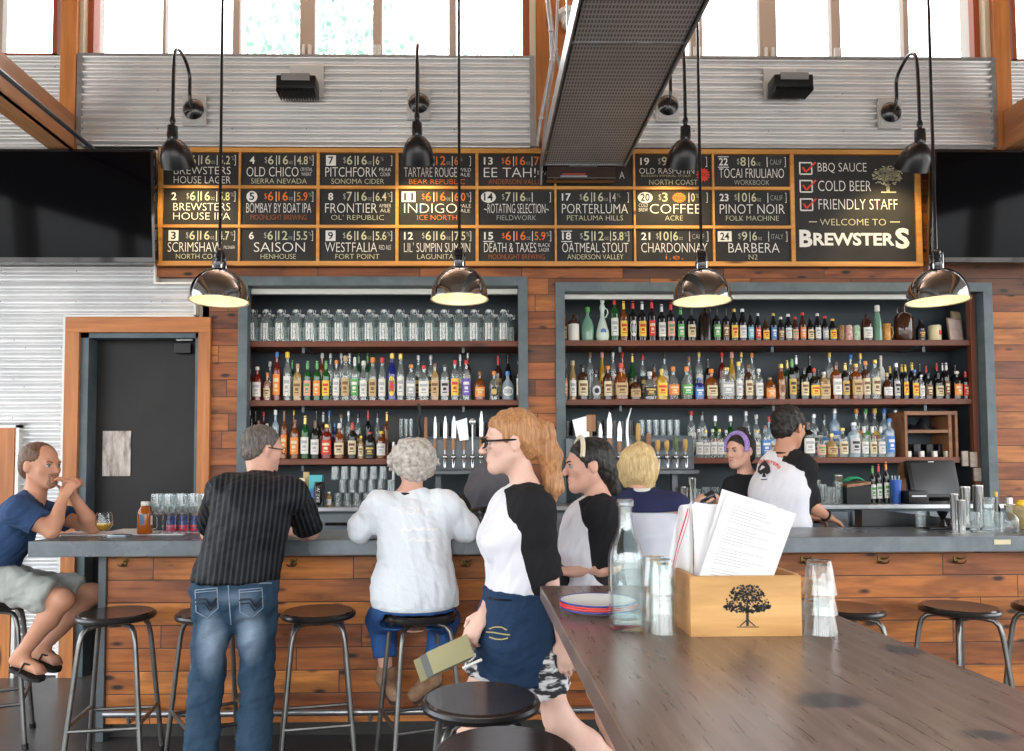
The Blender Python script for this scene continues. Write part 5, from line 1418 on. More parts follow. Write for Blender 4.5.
# ------------------------------------------------------------------ right back counter
m_tin = flat('shaker_steel', (.62,.60,.58), .16, .9)
def tin(px, top, Y, z, w, label, group, base=None):
    s = Y/740; R = w/2*s; H = P(px, top, Y).z-z; x = P(px, 480, Y).x
    m = MB(); m.lathe([(0, 0), (R*.78, 0), (R*.80, .003), (R*.98, H*.96), (R, H*.97), (R, H), (R*.93, H), (R*.76, .008), (0, .008)], 24); o = m.build('shaker_tin', m_tin); o.location = (x, Y, z+.0006)
    q = MB(); q.lathe([(R*.985, H*.955), (R*1.04, H*.965), (R*1.04, H*.99), (R*.985, H)], 24); q.build('rolled_rim', m_chrome, o); tag(o, label, 'shaker tin', group); return o
Yb = 5.15
for k, (px, tp) in enumerate(((697, 489), (706, 487), (715, 487), (724, 488), (733, 487), (742, 488))):
    drink_glass(P(px, 495, Yb).x, Yb, ZB, .024, .028, P(px, tp, Yb).z-ZB, 'clear pint glass on back counter behind headband bartender, %s from left' % ORD[k+1], 'pint glasses behind the headband bartender')
for k, (px, tp) in enumerate(((683, 470), (684, 487), (692, 478))):
    if k == 0: continue
    tin(px, tp, 5.25, ZB, 9, ('', 'steel tin left of the pint glasses, low', 'taller steel tin behind the leftmost pint glass')[k], 'tins by the pint glasses')
for k, (px, tp, w, yy) in enumerate(((822, 484, 9, 5.10), (830, 487, 10, 5.06), (838, 482, 10, 5.14), (817, 480, 8, 5.22))):
    drink_glass(P(px, 490, yy).x, yy, ZB, w*.45*yy/740, w*.5*yy/740, P(px, tp, yy).z-ZB, 'clear glass right of the male bartender, %s of the cluster from left' % ORD[(2, 3, 4, 1)[k]], 'glasses right of the male bartender')
tin(838, 475, 5.27, ZB, 10, 'tall steel tin behind glasses right of male bartender', 'tins right of the male bartender')
# dark box with wooden lid and green cloth
o, q = boxo('napkin_caddy', 847, 871, 486, 504, 5.08, .14, m_black, 'black caddy with wooden top plate and green cloth', 'caddy')
m = MB(); m.prism([(q[0], q[3]-.01), (q[1], q[3]+.012), (q[1], q[3]+.03), (q[0], q[3]+.01)], 5.075, 5.22); m.build('wooden_top', m_hw, o, False, True)
m = MB(); m.grid(lambda u, v: (q[0]+.02+.12*u, 5.10+.10*v, q[3]+.03+.022*math.sin(u*3.1)*(1+.3*math.sin(v*9))+.02*math.sin(v*3.1)*u), 12, 10); o2 = m.build('green_cloth', flat('green_cloth', (.02,.42,.20), .9)); tag(o2, 'bright green cloth heaped on the black caddy', 'cloth')
for k, (px, tp, c, cc) in enumerate(((872.5, 466, 'dark', 'green'), (878.5, 464, 'dark', 'red'), (886, 462, 'dark', 'orange'))):
    bottle(P(px, 480, 5.17).x, 5.17, ZB, .021, P(px, tp, 5.17).z-ZB, 'wine', c, 'white', cc, 'dark wine bottle with %s cap on right back counter beside blue cup' % cc, 'wine bottles on the right back counter', accent='green')
m = MB(); x_ = P(896, 490, 5.12).x; Hc = P(896, 480, 5.12).z-ZB; m.lathe([(0, 0), (.026, 0), (.036, Hc), (.034, Hc), (.024, .006), (0, .006)], 20); o = m.build('blue_cup', flat('blue_plastic', (.03,.12,.5), .3)); o.location = (x_, 5.12, ZB+.0006); tag(o, 'blue plastic cup of straws on right back counter', 'cup')
for k in range(6):
    m = MB(); m.cyl((.008*math.cos(k), .008*math.sin(k), .01), (.026*math.cos(k), .026*math.sin(k), Hc+.03), .0025, seg=6); m.build('straw', (lm('white'), lm('cyan'))[k % 2], o)
# wooden cubby with dark glassware
Yq = 5.48; x0, x1, z0, z1 = XZ(905, 411, 958, 457, Yq); cub = thing('wooden_cubby', ((x0+x1)/2, Yq, z0), 'small open wooden cubby at right end of the low shelf', 'cubby'); z0 = R3+.0006
m_cub = timber('cubby_wood', (.22,.09,.04), (.34,.15,.06), 'x')
for nm, a in (('top_board', (x0, x1, z1-.03, z1)), ('middle_board', (x0+.022, x1-.072, (z0+z1)/2-.012+.02, (z0+z1)/2+.012+.02)), ('side_board', (x0, x0+.02, z0, z1-.0305)), ('side_board', (x1-.07, x1-.045, z0, z1-.0305)), ('side_board', (x1-.02, x1, z0, z1-.0305)), ('back_board', None)):
    m = MB()
    if a: m.box(a[0], a[1], Yq, Yq+.22, a[2], a[3], .002)
    else: m.box(x0+.021, x1-.021, Yq+.225, Yq+.235, z0, z1-.03)
    m.build(nm, m_cub if a else m_inner, cub, False, True)
for k, px in enumerate((908, 921, 934, 946)):
    x_ = P(px, 450, 5.52).x; m = MB(); m.box(x_-.014, x_+.014, 5.50, 5.53, z0+.001, z0+.045, .002); o = m.build('card_reader', lm('white')); tag(o, 'small white upright card in wooden cubby, %s from left' % ORD[k+1], 'card', 'white cards in the wooden cubby')
    m = MB(); m.box(x_-.03, x_+.024, 5.56, 5.66, z0+.001, z0+.10, .006); o = m.build('dark_case', m_black); tag(o, 'black case behind the white card, %s from left in cubby' % ORD[k+1], 'case', 'black cases in the wooden cubby')
m = MB(); zz = (z0+z1)/2+.0335
m.grid(lambda u, v: (x0+.05+.24*u, 5.52+.1*v, zz+.002+.07*math.sin(math.pi*u)*math.sin(math.pi*v)*(1+.4*math.sin(u*14))), 18, 8); o = m.build('folded_cloth', m_black); tag(o, 'crumpled black cloth on the upper board of the cubby', 'cloth')
m = MB(); xq = P(902, 480, 5.5).x; m.box(xq-.018, xq+.018, 5.48, 5.52, ZB+.001, R3-.0425); o = m.build('shelf_post', m_cub, nr, False, True)
# point of sale screen
px_ = P(932, 482, 5.2); hw, hh = .175, .135
pos = thing('register_screen', (px_.x, 5.2, ZB+.0006), 'black point of sale touch screen leaning back on right counter', 'register')
T_ = Matrix.Translation((0, 0, .165)) @ Matrix.Rotation(R_(-14), 4, 'X')
m = MB(); m.box(-hw, hw, -.02, .02, -hh, hh, .008, M=T_); m.build('housing', m_black, pos); m = MB(); m.box(-hw+.025, hw-.025, -.023, -.0195, -hh+.025, hh-.02, M=T_); m.build('screen', flat('dead_screen', (.03,.03,.033), .12), pos, smooth=False)
m = MB(); m.box(-.02, .02, -.0245, -.0225, hh-.016, hh-.010, M=T_); m.build('maker_mark', lm('silver'), pos, smooth=False)
m = MB(); m.lathe([(0, 0), (.12, 0), (.12, .015), (.03, .03), (.025, .12), (0, .12)], 20, c=(0, .04, 0)); m.build('stand', m_black, pos)
m = MB(); x_ = P(912, 492, 5.1).x; m.box(x_-.07, x_+.07, 5.02, 5.16, ZB+.0006, ZB+.09, .01); o = m.build('receipt_printer', m_black); m = MB(); m.box(x_-.05, x_+.05, 5.016, 5.02, ZB+.05, ZB+.06); m.build('paper_slot', m_galv, o, False, True); tag(o, 'black receipt printer left of the point of sale screen', 'printer')
m = MB(); x_ = P(911, 469, 5.45).x; m.box(x_-.04, x_+.05, 5.435, 5.465, ZP(478, 5.45, 911), ZP(462, 5.45, 911), .003); o = m.build('posted_notice', m_black); tag(o, 'black and white notice fixed beside the wooden post', 'notice')
m = MB(); m.box(x_-.03, x_+.02, 5.431, 5.435, ZP(467, 5.45, 911), ZP(463.5, 5.45, 911)); m.build('white_text', lm('white'), o, False, True)
for k, (a, b, c, d) in enumerate(((962, 968, 451, 466), (970, 977, 452, 467), (974, 981, 468, 481))):
    xx0, xx1, zz0, zz1 = XZ(a, c, b, d, 5.46); m = MB(); m.box(xx0, xx1, 5.455, 5.47, zz0, zz1, .002); o = m.build('price_tag_card', mottled('aged_card', (.30,.24,.19), (.5,.43,.36), .6, 30)); tag(o, 'aged card hanging on the niche side, %s' % ('left of the upper pair', 'right of the upper pair', 'the single lower one')[k], 'card', 'aged cards by the cubby')
# ================================================================== ON THE BAR TOP, right end
ZT_ = ZT+.0008
def onbar(px, py): 
    p = PZ(px, py, ZT_); return p
def bar_lathe(name, px, pyb, pyt, w, prof, mat, label, cat, group=None, parts=(), Y=None):
    Y = Y or 4.36; x = P(px, pyb, Y).x; H = (pyb-pyt)*Y/740; R = w/2*Y/740
    m = MB(); m.lathe([(a*R, b*H) for a, b in prof], 24); o = m.build(name, mat); o.location = (x, Y, ZT_); tag(o, label, cat, group)
    for nm, pf, mt in parts:
        m = MB()
        if callable(pf): pf(m, R, H)
        else: m.lathe([(a*R, b*H) for a, b in pf], 20)
        m.build(nm, mt, o)
    return o
TIN = [(0, 0), (.80, 0), (.82, .02), (.97, .95), (1, .96), (1, 1), (.92, 1), (.78, .05), (0, .05)]
for k, (px, t0, w, yy) in enumerate(((955, 494, 8, 4.30), (966, 488, 10, 4.38), (979, 487, 10, 4.40), (962, 499, 8, 4.22))):
    bar_lathe('shaker_tin', px, 530, t0, w, TIN, m_tin, ('steel shaker tin leftmost at right end of the bar', 'tall steel shaker tin, middle of the right bar end', 'tall steel tin nearest the orange bowl', 'short steel tin in front of the taller ones')[k], 'shaker tin', 'steel tins on the right bar end', Y=yy)
bar_lathe('rocks_glass', 921, 530, 513, 10, [(0, 0), (.85, 0), (1, 1), (.94, 1), (.8, .12), (0, .12)], m_gl3, 'short clear glass right of the dark mat on the bar', 'glass', Y=4.40)
bar_lathe('jigger', 943, 530, 513, 11, [(0, 0), (.75, 0), (.9, .02), (.3, .5), (1, 1), (.92, 1), (.2, .52), (0, .5)], m_gblack, 'black hourglass jigger on the right part of bar', 'jigger', Y=4.40)
for k, (px, t0, w) in enumerate(((975, 512, 10), (988, 510, 12), (998, 512, 10), (990, 500, 10))):
    bar_lathe('rocks_glass', px, 532, t0, w, [(0, 0), (.85, 0), (1, 1), (.94, 1), (.8, .12), (0, .12)], m_gl3, 'clear glass in front of the shaker tins, %s' % ('leftmost', 'second from left', 'rightmost', 'tall one behind')[k], 'glass', 'clear glasses at the right bar end', Y=4.14 if k < 3 else 4.30)
bar_lathe('oil_bottle', 997, 530, 494, 7, [(0, 0), (.9, 0), (1, .02), (1, .55), (.4, .75), (.35, .9), (0, .9)], G['dark'], 'dark little bottle with yellow cap behind glasses at right', 'bottle', parts=[('cap', [(.4, .86), (.45, .88), (.42, 1), (0, 1)], lm('yellow'))], Y=4.42)
bar_lathe('decanter', 1010, 533, 498, 16, [(0, 0), (.9, 0), (1, .03), (1, .36), (.8, .46), (.36, .56), (.32, .80), (0, .80)], m_gl3, 'clear glass decanter with silver stopper at right picture edge', 'decanter', parts=[('stopper', [(.32, .78), (.40, .80), (.42, .99), (0, 1)], m_tin)], Y=4.12)
# bowl of citrus
bw = bar_lathe('citrus_bowl', 1026, 531, 508, 36, [(0, 0), (.5, 0), (.55, .04), (.85, .5), (1, 1), (.95, 1), (.8, .52), (.45, .1), (0, .1)], mottled('woven_bowl', (.45,.33,.15), (.62,.48,.25), .7, 40), 'tan bowl of lemons and oranges cut by the right edge', 'bowl', Y=4.34)
bz_ = (531-508)*4.34/740
for k, (dx, dy, dz, c) in enumerate(((-.062, -.01, .0, 'citrus_orange'), (-.015, -.045, .004, 'lemon_yellow'), (.04, -.01, .004, 'lemon_yellow'), (-.02, .035, .0, 'citrus_orange'), (-.025, -.005, .046, 'lemon_yellow'), (.028, .02, .05, 'citrus_orange'))):
    col = {'citrus_orange': (.85,.25,.02), 'lemon_yellow': (.88,.62,.04)}[c]; m = MB(); m.ball((0, 0, 0), (.032, .028, .028) if 'lemon' in c else .031, 16); o = m.build('lemon' if 'lemon' in c else 'orange', mottled(c, col, tuple(v*.85 for v in col), .45, 40, bump=.1))
    o.location = (bw.location.x+dx, bw.location.y+dy, ZT_+bz_*.62+.02+dz*.85); tag(o, '%s in the tan bowl, %s' % ('yellow lemon' if 'lemon' in c else 'orange', ('at the left rim', 'at the front', 'at the right side', 'at the back', 'on top of the pile, left', 'on top of the pile, right')[k]), 'fruit', 'citrus fruit in the tan bowl')
    q = MB(); q.ball((0, 0, .029), (.004, .004, .002), 8); q.build('stem_end', m_hw, o)
# dark bar mats / inner rail behind
m = MB(); a, b = P(845, 530, 4.5).x, P(990, 530, 4.5).x; m.box(P(930, 530, 4.3).x, P(1000, 530, 4.3).x, 4.30, 4.46, ZT_, ZT_+.012, .003); o = m.build('bar_mat', m_black); tag(o, 'black rubber bar mat under the shaker tins', 'bar mat') if False else tag(o, 'black rubber bar mat at the right bar end', 'bar mat')
# service well behind the bar (sloping dark steel)
a, b = P(858, 520, 4.6).x, P(985, 520, 4.6).x
m = MB(); m.prism([(4.535, 0), (4.66, 0), (4.66, ZT-.0), (4.535, ZT+.0)], a, b, M=Matrix(((0,1,0,0),(1,0,0,0),(0,0,1,0),(0,0,0,1)))); o = m.build('service_well', flat('dark_well', (.03,.032,.035), .25, .5)); 
m = MB(); m.prism([(a+.0, ZT+.002), (a+.0, ZT+.10), (a+.08, ZT+.105), (b-.1, ZT+.03), (b-.1, ZT+.002)], 4.55, 4.64); m.build('sloping_rail', flat('dark_well', (0,0,0)), o, False, True); tag(o, 'dark sloping steel service well behind the right bar top', 'service well')
# ================================================================== ON THE BAR TOP, left end
m = MB(); A_ = [PZ(70, 530, ZT_), PZ(212, 528, ZT_)]
m.box(A_[0].x+.10, A_[1].x, 4.22, 4.46, ZT_, ZT_+.004, .001); o = m.build('white_tray_liner', flat('paper_liner', (.80,.79,.84), .7)); tag(o, 'pale paper liner under the wine glasses at bar left end', 'tray liner')
zli = ZT_+.0048
def wineglass(px, Y, h, w, label, group, fill=None):
    x = P(px, 520, Y).x; R = w/2*Y/740
    m = MB(); m.lathe([(0, 0), (R*.85, 0), (R*.85, .002), (.012, .006), (.0035, .012), (.0035, h*.42), (.012, h*.46), (R*.75, h*.56), (R*.98, h*.68), (R, h*.78), (R*.86, h), (R*.83, h), (R*.96, h*.78), (R*.94, h*.68), (R*.70, h*.57), (0, h*.47)], 22)
    o = m.build('wine_glass', m_gl3); o.location = (x, Y, zli); tag(o, label, 'wine glass', group); return o
hgw = (527-488)*4.3/740
for k, px in enumerate((157, 169, 182, 194, 206)):
    wineglass(px, 4.27, hgw, 12.5, 'empty stemmed wine glass in front row left of striped shirt, %s from left' % ORD[k+1], 'stemmed wine glasses on the bar')
for k, px in enumerate((163, 175.5, 188, 200)):
    wineglass(px, 4.37, hgw*.97, 12, 'empty stemmed wine glass in the rear row, %s from left' % ORD[k+1], 'stemmed wine glasses on the bar')
for k, px in enumerate((172, 184, 196)):
    Y = 4.425; x = P(px, 520, Y).x; H = .092; R = .031
    m = MB(); m.lathe([(0, 0), (R*.9, 0), (R, .004), (R, H*.6), (R*.8, H*.72), (0, H*.74)], 20); o = m.build('jam_jar', lm('navy')); o.location = (x, Y, zli)
    m = MB(); m.lathe([(R*1.01, H*.05), (R*1.02, H*.06), (R*1.02, H*.40), (R*1.01, H*.41)], 20); m.build('red_band', flat('band_red', (.6,.02,.05), .4), o)
    m = MB(); m.lathe([(R*1.025, H*.20), (R*1.03, H*.21), (R*1.03, H*.25), (R*1.025, H*.26)], 20); m.build('navy_stripe', lm('navy'), o)
    m = MB(); m.lathe([(R*.8, H*.72), (R*.84, H*.74), (R*.8, H*.98), (0, H)], 20); m.build('lid', lm('navy'), o); tag(o, 'navy jar with red band behind the wine glasses, %s' % ('left one', 'middle one', 'right one')[k], 'jar', 'navy and red jars behind the wine glasses')
# amber sauce bottle
x = P(145, 520, 4.24).x; R = 6.6*4.24/740; H = (526-494)*4.24/740
m = MB(); m.lathe([(0, 0), (R*.92, 0), (R, .004), (R, H*.55), (R*.9, H*.70), (R*.62, H*.82), (R*.52, H*.88), (0, H*.88)], 24, sq=.15); o = m.build('amber_bottle', glass('amber_sauce', (.75,.25,.03), .6, (.48,.13,.01))); o.location = (x, 4.24, zli)
m = MB(); m.lathe([(R*.52, H*.87), (R*.60, H*.89), (R*.60, H*.99), (R*.5, H), (0, H)], 20); m.build('cap', lm('white'), o)
m = MB(); m.lathe([(R*1.03, H*.30), (R*1.035, H*.31), (R*1.035, H*.60), (R*1.03, H*.61)], 24, a0=-2.9, a1=-.9); m.build('blue_label', flat('label_deep_blue', (.03,.10,.20), .4), o); m = MB(); m.lathe([(R*1.03, H*.28), (R*1.035, H*.29), (R*1.035, H*.55), (R*1.03, H*.56)], 24, a0=-.8, a1=.2); m.build('white_label', lm('white'), o)
tag(o, 'amber bottle with dark blue label at the bar left end', 'bottle')
# tulip beer glass
x = P(104, 535, 4.08).x; s = 4.08/740
m = MB(); m.lathe([(0, 0), (6.2*s, 0), (6.2*s, .002), (1*s, .006), (.7*s, 5*s), (4*s, 7*s), (8.4*s, 13*s), (8*s, 18*s), (6.5*s, 25*s), (6.3*s, 25*s), (7.7*s, 18*s), (8.1*s, 13*s), (3.8*s, 7.4*s), (0, 6.5*s)], 26); o = m.build('tulip_glass', glass('fine_glass', (.96,.98,.98), .0, None, 1.3)); o.location = (x, 4.08, ZT_)
m = MB(); m.lathe([(0, 6.6*s), (3.7*s, 7.6*s), (7.9*s, 13*s), (7.9*s, 15*s), (0, 15*s)], 24); m.build('beer', glass('beer_gold', (.85,.55,.06), .7, (.70,.38,.03)), o); tag(o, 'tulip glass half full of golden beer before the seated man', 'glass')
for k, (a, b, c, d, lab) in enumerate(((112, 145, 531, 529.0, 'white card lying on the bar behind the phone'), (150, 196, 533.5, 531.8, 'white paper strip lying in front of the wine glasses'))):
    p0 = PZ(a, c, ZT_); p1 = PZ(b, c, ZT_); yy = p0.y; d_ = PZ(a, d, ZT_).y-yy
    m = MB(); m.box(p0.x, p1.x, yy, yy+max(.03, d_), ZT_, ZT_+.0015); o = m.build('paper_card', lm('white'), smooth=False); tag(o, lab, 'card')
p0 = PZ(109, 536.5, ZT_); m = MB(); m.box(p0.x, p0.x+.10, p0.y-.02, p0.y+.06, ZT_, ZT_+.008, .003); o = m.build('phone', flat('phone_silver', (.35,.42,.48), .2, .4)); m = MB(); m.box(p0.x+.005, p0.x+.095, p0.y-.015, p0.y+.055, ZT_+.008, ZT_+.0085); m.build('phone_screen', flat('phone_glass', (.12,.16,.2), .05), o, False, True); tag(o, 'phone lying on the bar beside the tulip glass', 'phone')
# ================================================================== PEOPLE: one implicit surface per body
V3 = lambda *a: np.array(a if len(a) == 3 else a[0], dtype=np.float64)
def nrm(v): v = np.asarray(v, float); return v/(np.linalg.norm(v)+1e-12)
class Field:
    def __init__(s): s.p = []
    def cone(s, a, b, ra, rb, k=.02, sq=None, flat_end=False, op='add', flat_start=False):
        s.p.append(('cone', V3(tuple(a)), V3(tuple(b)), ra, rb, k, sq, flat_end, op, flat_start)); return s
    def ell(s, c, M, r, k=.02, op='add'): s.p.append(('ell', V3(tuple(c)), np.array(M, float), np.array(r, float), k, op)); return s
    def plane(s, c, n): s.p.append(('plane', V3(tuple(c)), nrm(n))); return s     # keeps the side the normal points away from
    def grow(s, d):
        f = Field()
        for q in s.p:
            q = list(q)
            if q[0] == 'cone': q[3] += d; q[4] += d
            elif q[0] == 'ell': q[3] = q[3]+d
            f.p.append(tuple(q))
        return f
    def mesh(s, h=.007):
        los, his = [], []
        for q in s.p:
            if q[0] == 'cone' and q[8] == 'add':
                R = max(q[3], q[4])+.01; los.append(np.minimum(q[1], q[2])-R); his.append(np.maximum(q[1], q[2])+R)
            if q[0] == 'ell' and q[5] == 'add':
                R = max(q[3])+.01; los.append(q[1]-R); his.append(q[1]+R)
        lo = np.min(los, 0)-2*h; hi = np.max(his, 0)+2*h
        n = np.ceil((hi-lo)/h).astype(int)+1
        ax = [(lo[i]+h*np.arange(n[i])).astype(np.float32) for i in range(3)]
        F_ = np.full(n, .2, np.float32)
        for q in s.p:
            if q[0] == 'plane':
                c, nn = q[1], q[2]
                D = (ax[0]-c[0])[:, None, None]*nn[0]+(ax[1]-c[1])[None, :, None]*nn[1]+(ax[2]-c[2])[None, None, :]*nn[2]
                np.maximum(F_, D.astype(np.float32), out=F_); continue
            if q[0] == 'cone': R = max(q[3], q[4]); k = q[5]; a, b = np.minimum(q[1], q[2])-R-k-3*h, np.maximum(q[1], q[2])+R+k+3*h; op = q[8]
            else: R = max(q[3]); k = q[4]; a, b = q[1]-R-k-3*h, q[1]+R+k+3*h; op = q[5]
            i0 = np.maximum(np.floor((a-lo)/h).astype(int), 0); i1 = np.minimum(np.ceil((b-lo)/h).astype(int)+1, n)
            if np.any(i1 <= i0): continue
            sl = tuple(slice(i0[i], i1[i]) for i in range(3))
            X_ = ax[0][sl[0]][:, None, None]; Y_ = ax[1][sl[1]][None, :, None]; Z_ = ax[2][sl[2]][None, None, :]
            if q[0] == 'cone':
                A, B, ra, rb, k, sq, fe, op, fs_ = q[1], q[2], q[3], q[4], q[5], q[6], q[7], q[8], q[9]
                px, py, pz = X_-A[0], Y_-A[1], Z_-A[2]; ba = B-A
                if sq is not None:
                    axv, f = nrm(sq[0]), sq[1]; t_ = (px*axv[0]+py*axv[1]+pz*axv[2])*(1/f-1)
                    px, py, pz = px+axv[0]*t_, py+axv[1]*t_, pz+axv[2]*t_; ba = ba+axv*np.dot(ba, axv)*(1/f-1)
                L2_ = np.dot(ba, ba)+1e-12; hh = np.clip((px*ba[0]+py*ba[1]+pz*ba[2])/L2_, 0, 1)
                d = np.sqrt((px-ba[0]*hh)**2+(py-ba[1]*hh)**2+(pz-ba[2]*hh)**2)-(ra+(rb-ra)*hh)
                if fe or fs_:
                    u = nrm(B-A); g = (X_-B[0])*u[0]+(Y_-B[1])*u[1]+(Z_-B[2])*u[2]
                    if fe: d = np.maximum(d, g)
                    if fs_: d = np.maximum(d, -((X_-A[0])*u[0]+(Y_-A[1])*u[1]+(Z_-A[2])*u[2]))
            else:
                c, M, r = q[1], q[2], q[3]
                px, py, pz = X_-c[0], Y_-c[1], Z_-c[2]; k0 = 0; k1 = 0
                for i in range(3):
                    w_ = px*M[i][0]+py*M[i][1]+pz*M[i][2]; k0 = k0+(w_/r[i])**2; k1 = k1+(w_/r[i]**2)**2
                k0 = np.sqrt(k0); k1 = np.sqrt(k1)+1e-9; d = k0*(k0-1)/k1
            d = d.astype(np.float32); f0 = F_[sl]
            if op == 'add':
                hh = np.clip(.5+.5*(d-f0)/k, 0, 1); F_[sl] = d*(1-hh)+f0*hh-k*hh*(1-hh)
            else:
                d = -d; hh = np.clip(.5-.5*(d-f0)/k, 0, 1); F_[sl] = d*(1-hh)+f0*hh+k*hh*(1-hh)
        if s.p and getattr(s, 'cuts', True):
            X_ = ax[0][:, None, None]; Y_ = ax[1][None, :, None]; Z_ = ax[2][None, None, :]
            if hi[1] > 3.88 and lo[1] < 4.55 and lo[2] < ZT < hi[2]:
                D = np.maximum(np.maximum(3.894-Y_, Z_-(ZT+.005)), np.maximum((ZT-.095)-Z_, np.maximum(xb0-.002-X_, Y_-4.524))); np.maximum(F_, (-D).astype(np.float32), out=F_)
            for sx, sy in SEATS:
                if lo[0]-.2 < sx < hi[0]+.2 and lo[1]-.2 < sy < hi[1]+.2 and lo[2] < .76:
                    D = np.maximum(np.sqrt((X_-sx)**2+(Y_-sy)**2)-.196, np.maximum(Z_-.770, .68-Z_)); np.maximum(F_, (-D).astype(np.float32), out=F_)
        return surfnet(F_, h, lo)
def surfnet(F_, h, lo):
    ins = F_ < 0; n = np.array(F_.shape)
    c = np.zeros(n-1, np.int8); S = lambda a, o: a[o[0]:a.shape[0]-1+o[0], o[1]:a.shape[1]-1+o[1], o[2]:a.shape[2]-1+o[2]]
    offs = [(i, j, k) for i in (0, 1) for j in (0, 1) for k in (0, 1)]
    for o in offs: c += S(ins, o)
    act = (c > 0) & (c < 8); ijk = np.argwhere(act); idx = np.full(n-1, -1, np.int64); idx[act] = np.arange(len(ijk))
    acc = np.zeros((len(ijk), 3)); cnt = np.zeros(len(ijk))
    for o in offs:
        for a in range(3):
            if o[a] == 0:
                o2 = list(o); o2[a] = 1
                f0 = F_[tuple((ijk+o).T)]; f1 = F_[tuple((ijk+o2).T)]; m_ = (f0 < 0) != (f1 < 0)
                t_ = np.where(m_, f0/(f0-f1+1e-12), 0); p = np.tile(np.array(o, float), (len(ijk), 1)); p[:, a] += t_
                acc[m_] += p[m_]; cnt[m_] += 1
    V = (acc/cnt[:, None]+ijk)*h+lo
    Q = []
    for a in range(3):
        b, d = (a+1) % 3, (a+2) % 3
        s0 = [slice(None)]*3; s1 = [slice(None)]*3; s0[a] = slice(0, -1); s1[a] = slice(1, None)
        x0, x1 = ins[tuple(s0)], ins[tuple(s1)]; e = np.argwhere(x0 != x1)
        e = e[(e[:, b] >= 1) & (e[:, d] >= 1) & (e[:, b] < n[b]-1) & (e[:, d] < n[d]-1)]
        def g(db, dd): q = e.copy(); q[:, b] += db; q[:, d] += dd; return idx[tuple(q.T)]
        q = np.stack([g(-1, -1), g(0, -1), g(0, 0), g(-1, 0)], 1)
        fl_ = x0[tuple(e.T)]; q[~fl_] = q[~fl_][:, ::-1]; Q.append(q)
    Q = np.concatenate(Q); Q = Q[(Q >= 0).all(1)]
    return V, Q
def npmesh(name, V, Q):
    me = bpy.data.meshes.new(name); me.vertices.add(len(V)); me.vertices.foreach_set('co', V.astype(np.float32).ravel())
    me.loops.add(Q.size); me.loops.foreach_set('vertex_index', Q.astype(np.int32).ravel())
    me.polygons.add(len(Q)); me.polygons.foreach_set('loop_start', np.arange(0, Q.size, 4, dtype=np.int32)); me.polygons.foreach_set('loop_total', np.full(len(Q), 4, np.int32))
    me.update(calc_edges=True); return me
def waves(V, amp, freq, seed, stretch=(1, 1, 1)):
    rs = np.random.RandomState(seed); P_ = V*np.array(stretch); o = np.zeros(len(V))
    for i in range(5):
        a = rs.randn(3); a = a/np.linalg.norm(a)*freq*(.6+.35*i); b = rs.randn(3)*freq*.7
        o += np.sin(P_ @ a+1.7*np.sin(P_ @ b+rs.rand()*6)+rs.rand()*6)/(1+.5*i)
    return o*amp/2
def skin_mesh(name, fld, mats, parent, h=.007, wr=None, smooth_it=1, label=None, extra=None):
    V, Q = fld.mesh(h)
    for _ in range(smooth_it):           # light relax over quad edges
        acc = np.zeros_like(V); cnt = np.zeros(len(V))
        for i in range(4):
            a, b = Q[:, i], Q[:, (i+1) % 4]
            np.add.at(acc, a, V[b]); np.add.at(cnt, a, 1); np.add.at(acc, b, V[a]); np.add.at(cnt, b, 1)
        V = V*.5+.5*acc/np.maximum(cnt, 1)[:, None]
    me = npmesh(name, V, Q)
    if wr or extra:
        N_ = np.zeros(len(V)*3, np.float32); me.vertices.foreach_get('normal', N_); N_ = N_.reshape(-1, 3)
        d = np.zeros(len(V))
        for w_ in (wr or []): d += waves(V, *w_)
        if extra: d += extra(V, N_)
        me.vertices.foreach_set('co', (V+N_*d[:, None]).astype(np.float32).ravel()); me.update()
    me.shade_smooth(); me.materials.append(mats)
    o = bpy.data.objects.new(name, me); COL.objects.link(o); o.parent = parent; o.matrix_parent_inverse = world_of(parent).inverted()
    if label: o['label'] = label
    return o
# skins, cloths, hair
def skin(name, c):
    t = NT(name); v, x, y, z = t.xyz(); nz = t.noise(v, 18, 4)
    return t.done(t.bsdf(color=t.mix(nz, tuple(k*.86 for k in c), tuple(min(1, k*1.08) for k in c)), rough=.5, spec=.35, sss=.12, ssr=(.02, .008, .005)))
def cloth(name, c, c2=None, bump=.25, scale=220, rough=.9):
    t = NT(name); v, x, y, z = t.xyz(); nz = t.noise(v, scale, 3); big = t.noise(v, 9, 3)
    return t.done(t.bsdf(color=t.mix(big, c, c2 or tuple(k*.8 for k in c)), rough=rough, normal=t.bump(nz, bump, .002), spec=.25))
def hairmat(name, c1, c2, dirn=(160, 160, 14), rough=.5):
    t = NT(name); v, x, y, z = t.xyz(); nz = t.noise(t.n('Mapping', {0: v, 'Scale': dirn}).outputs[0], 1, 4)
    return t.done(t.bsdf(color=t.ramp(nz, [(.3, c1), (.7, c2)]), rough=rough, normal=t.bump(nz, .6, .004), spec=.4))
s_tan = skin('skin_tanned', (.60,.30,.19)); s_pink = skin('skin_pink', (.70,.40,.30)); s_olive = skin('skin_olive', (.52,.27,.17)); s_fair = skin('skin_fair', (.78,.50,.40))
h_brown = hairmat('hair_brown', (.07,.035,.02), (.18,.09,.05)); h_salt = hairmat('hair_dark_grey', (.035,.03,.028), (.20,.17,.15)); h_grey = hairmat('hair_silver', (.30,.26,.22), (.72,.68,.62), (45, 45, 45))
h_ging = hairmat('hair_ginger', (.30,.12,.045), (.60,.32,.14)); h_black = hairmat('hair_black', (.006,.005,.005), (.03,.025,.022)); h_blond = hairmat('hair_blond', (.50,.33,.13), (.82,.63,.33), (120, 120, 18))
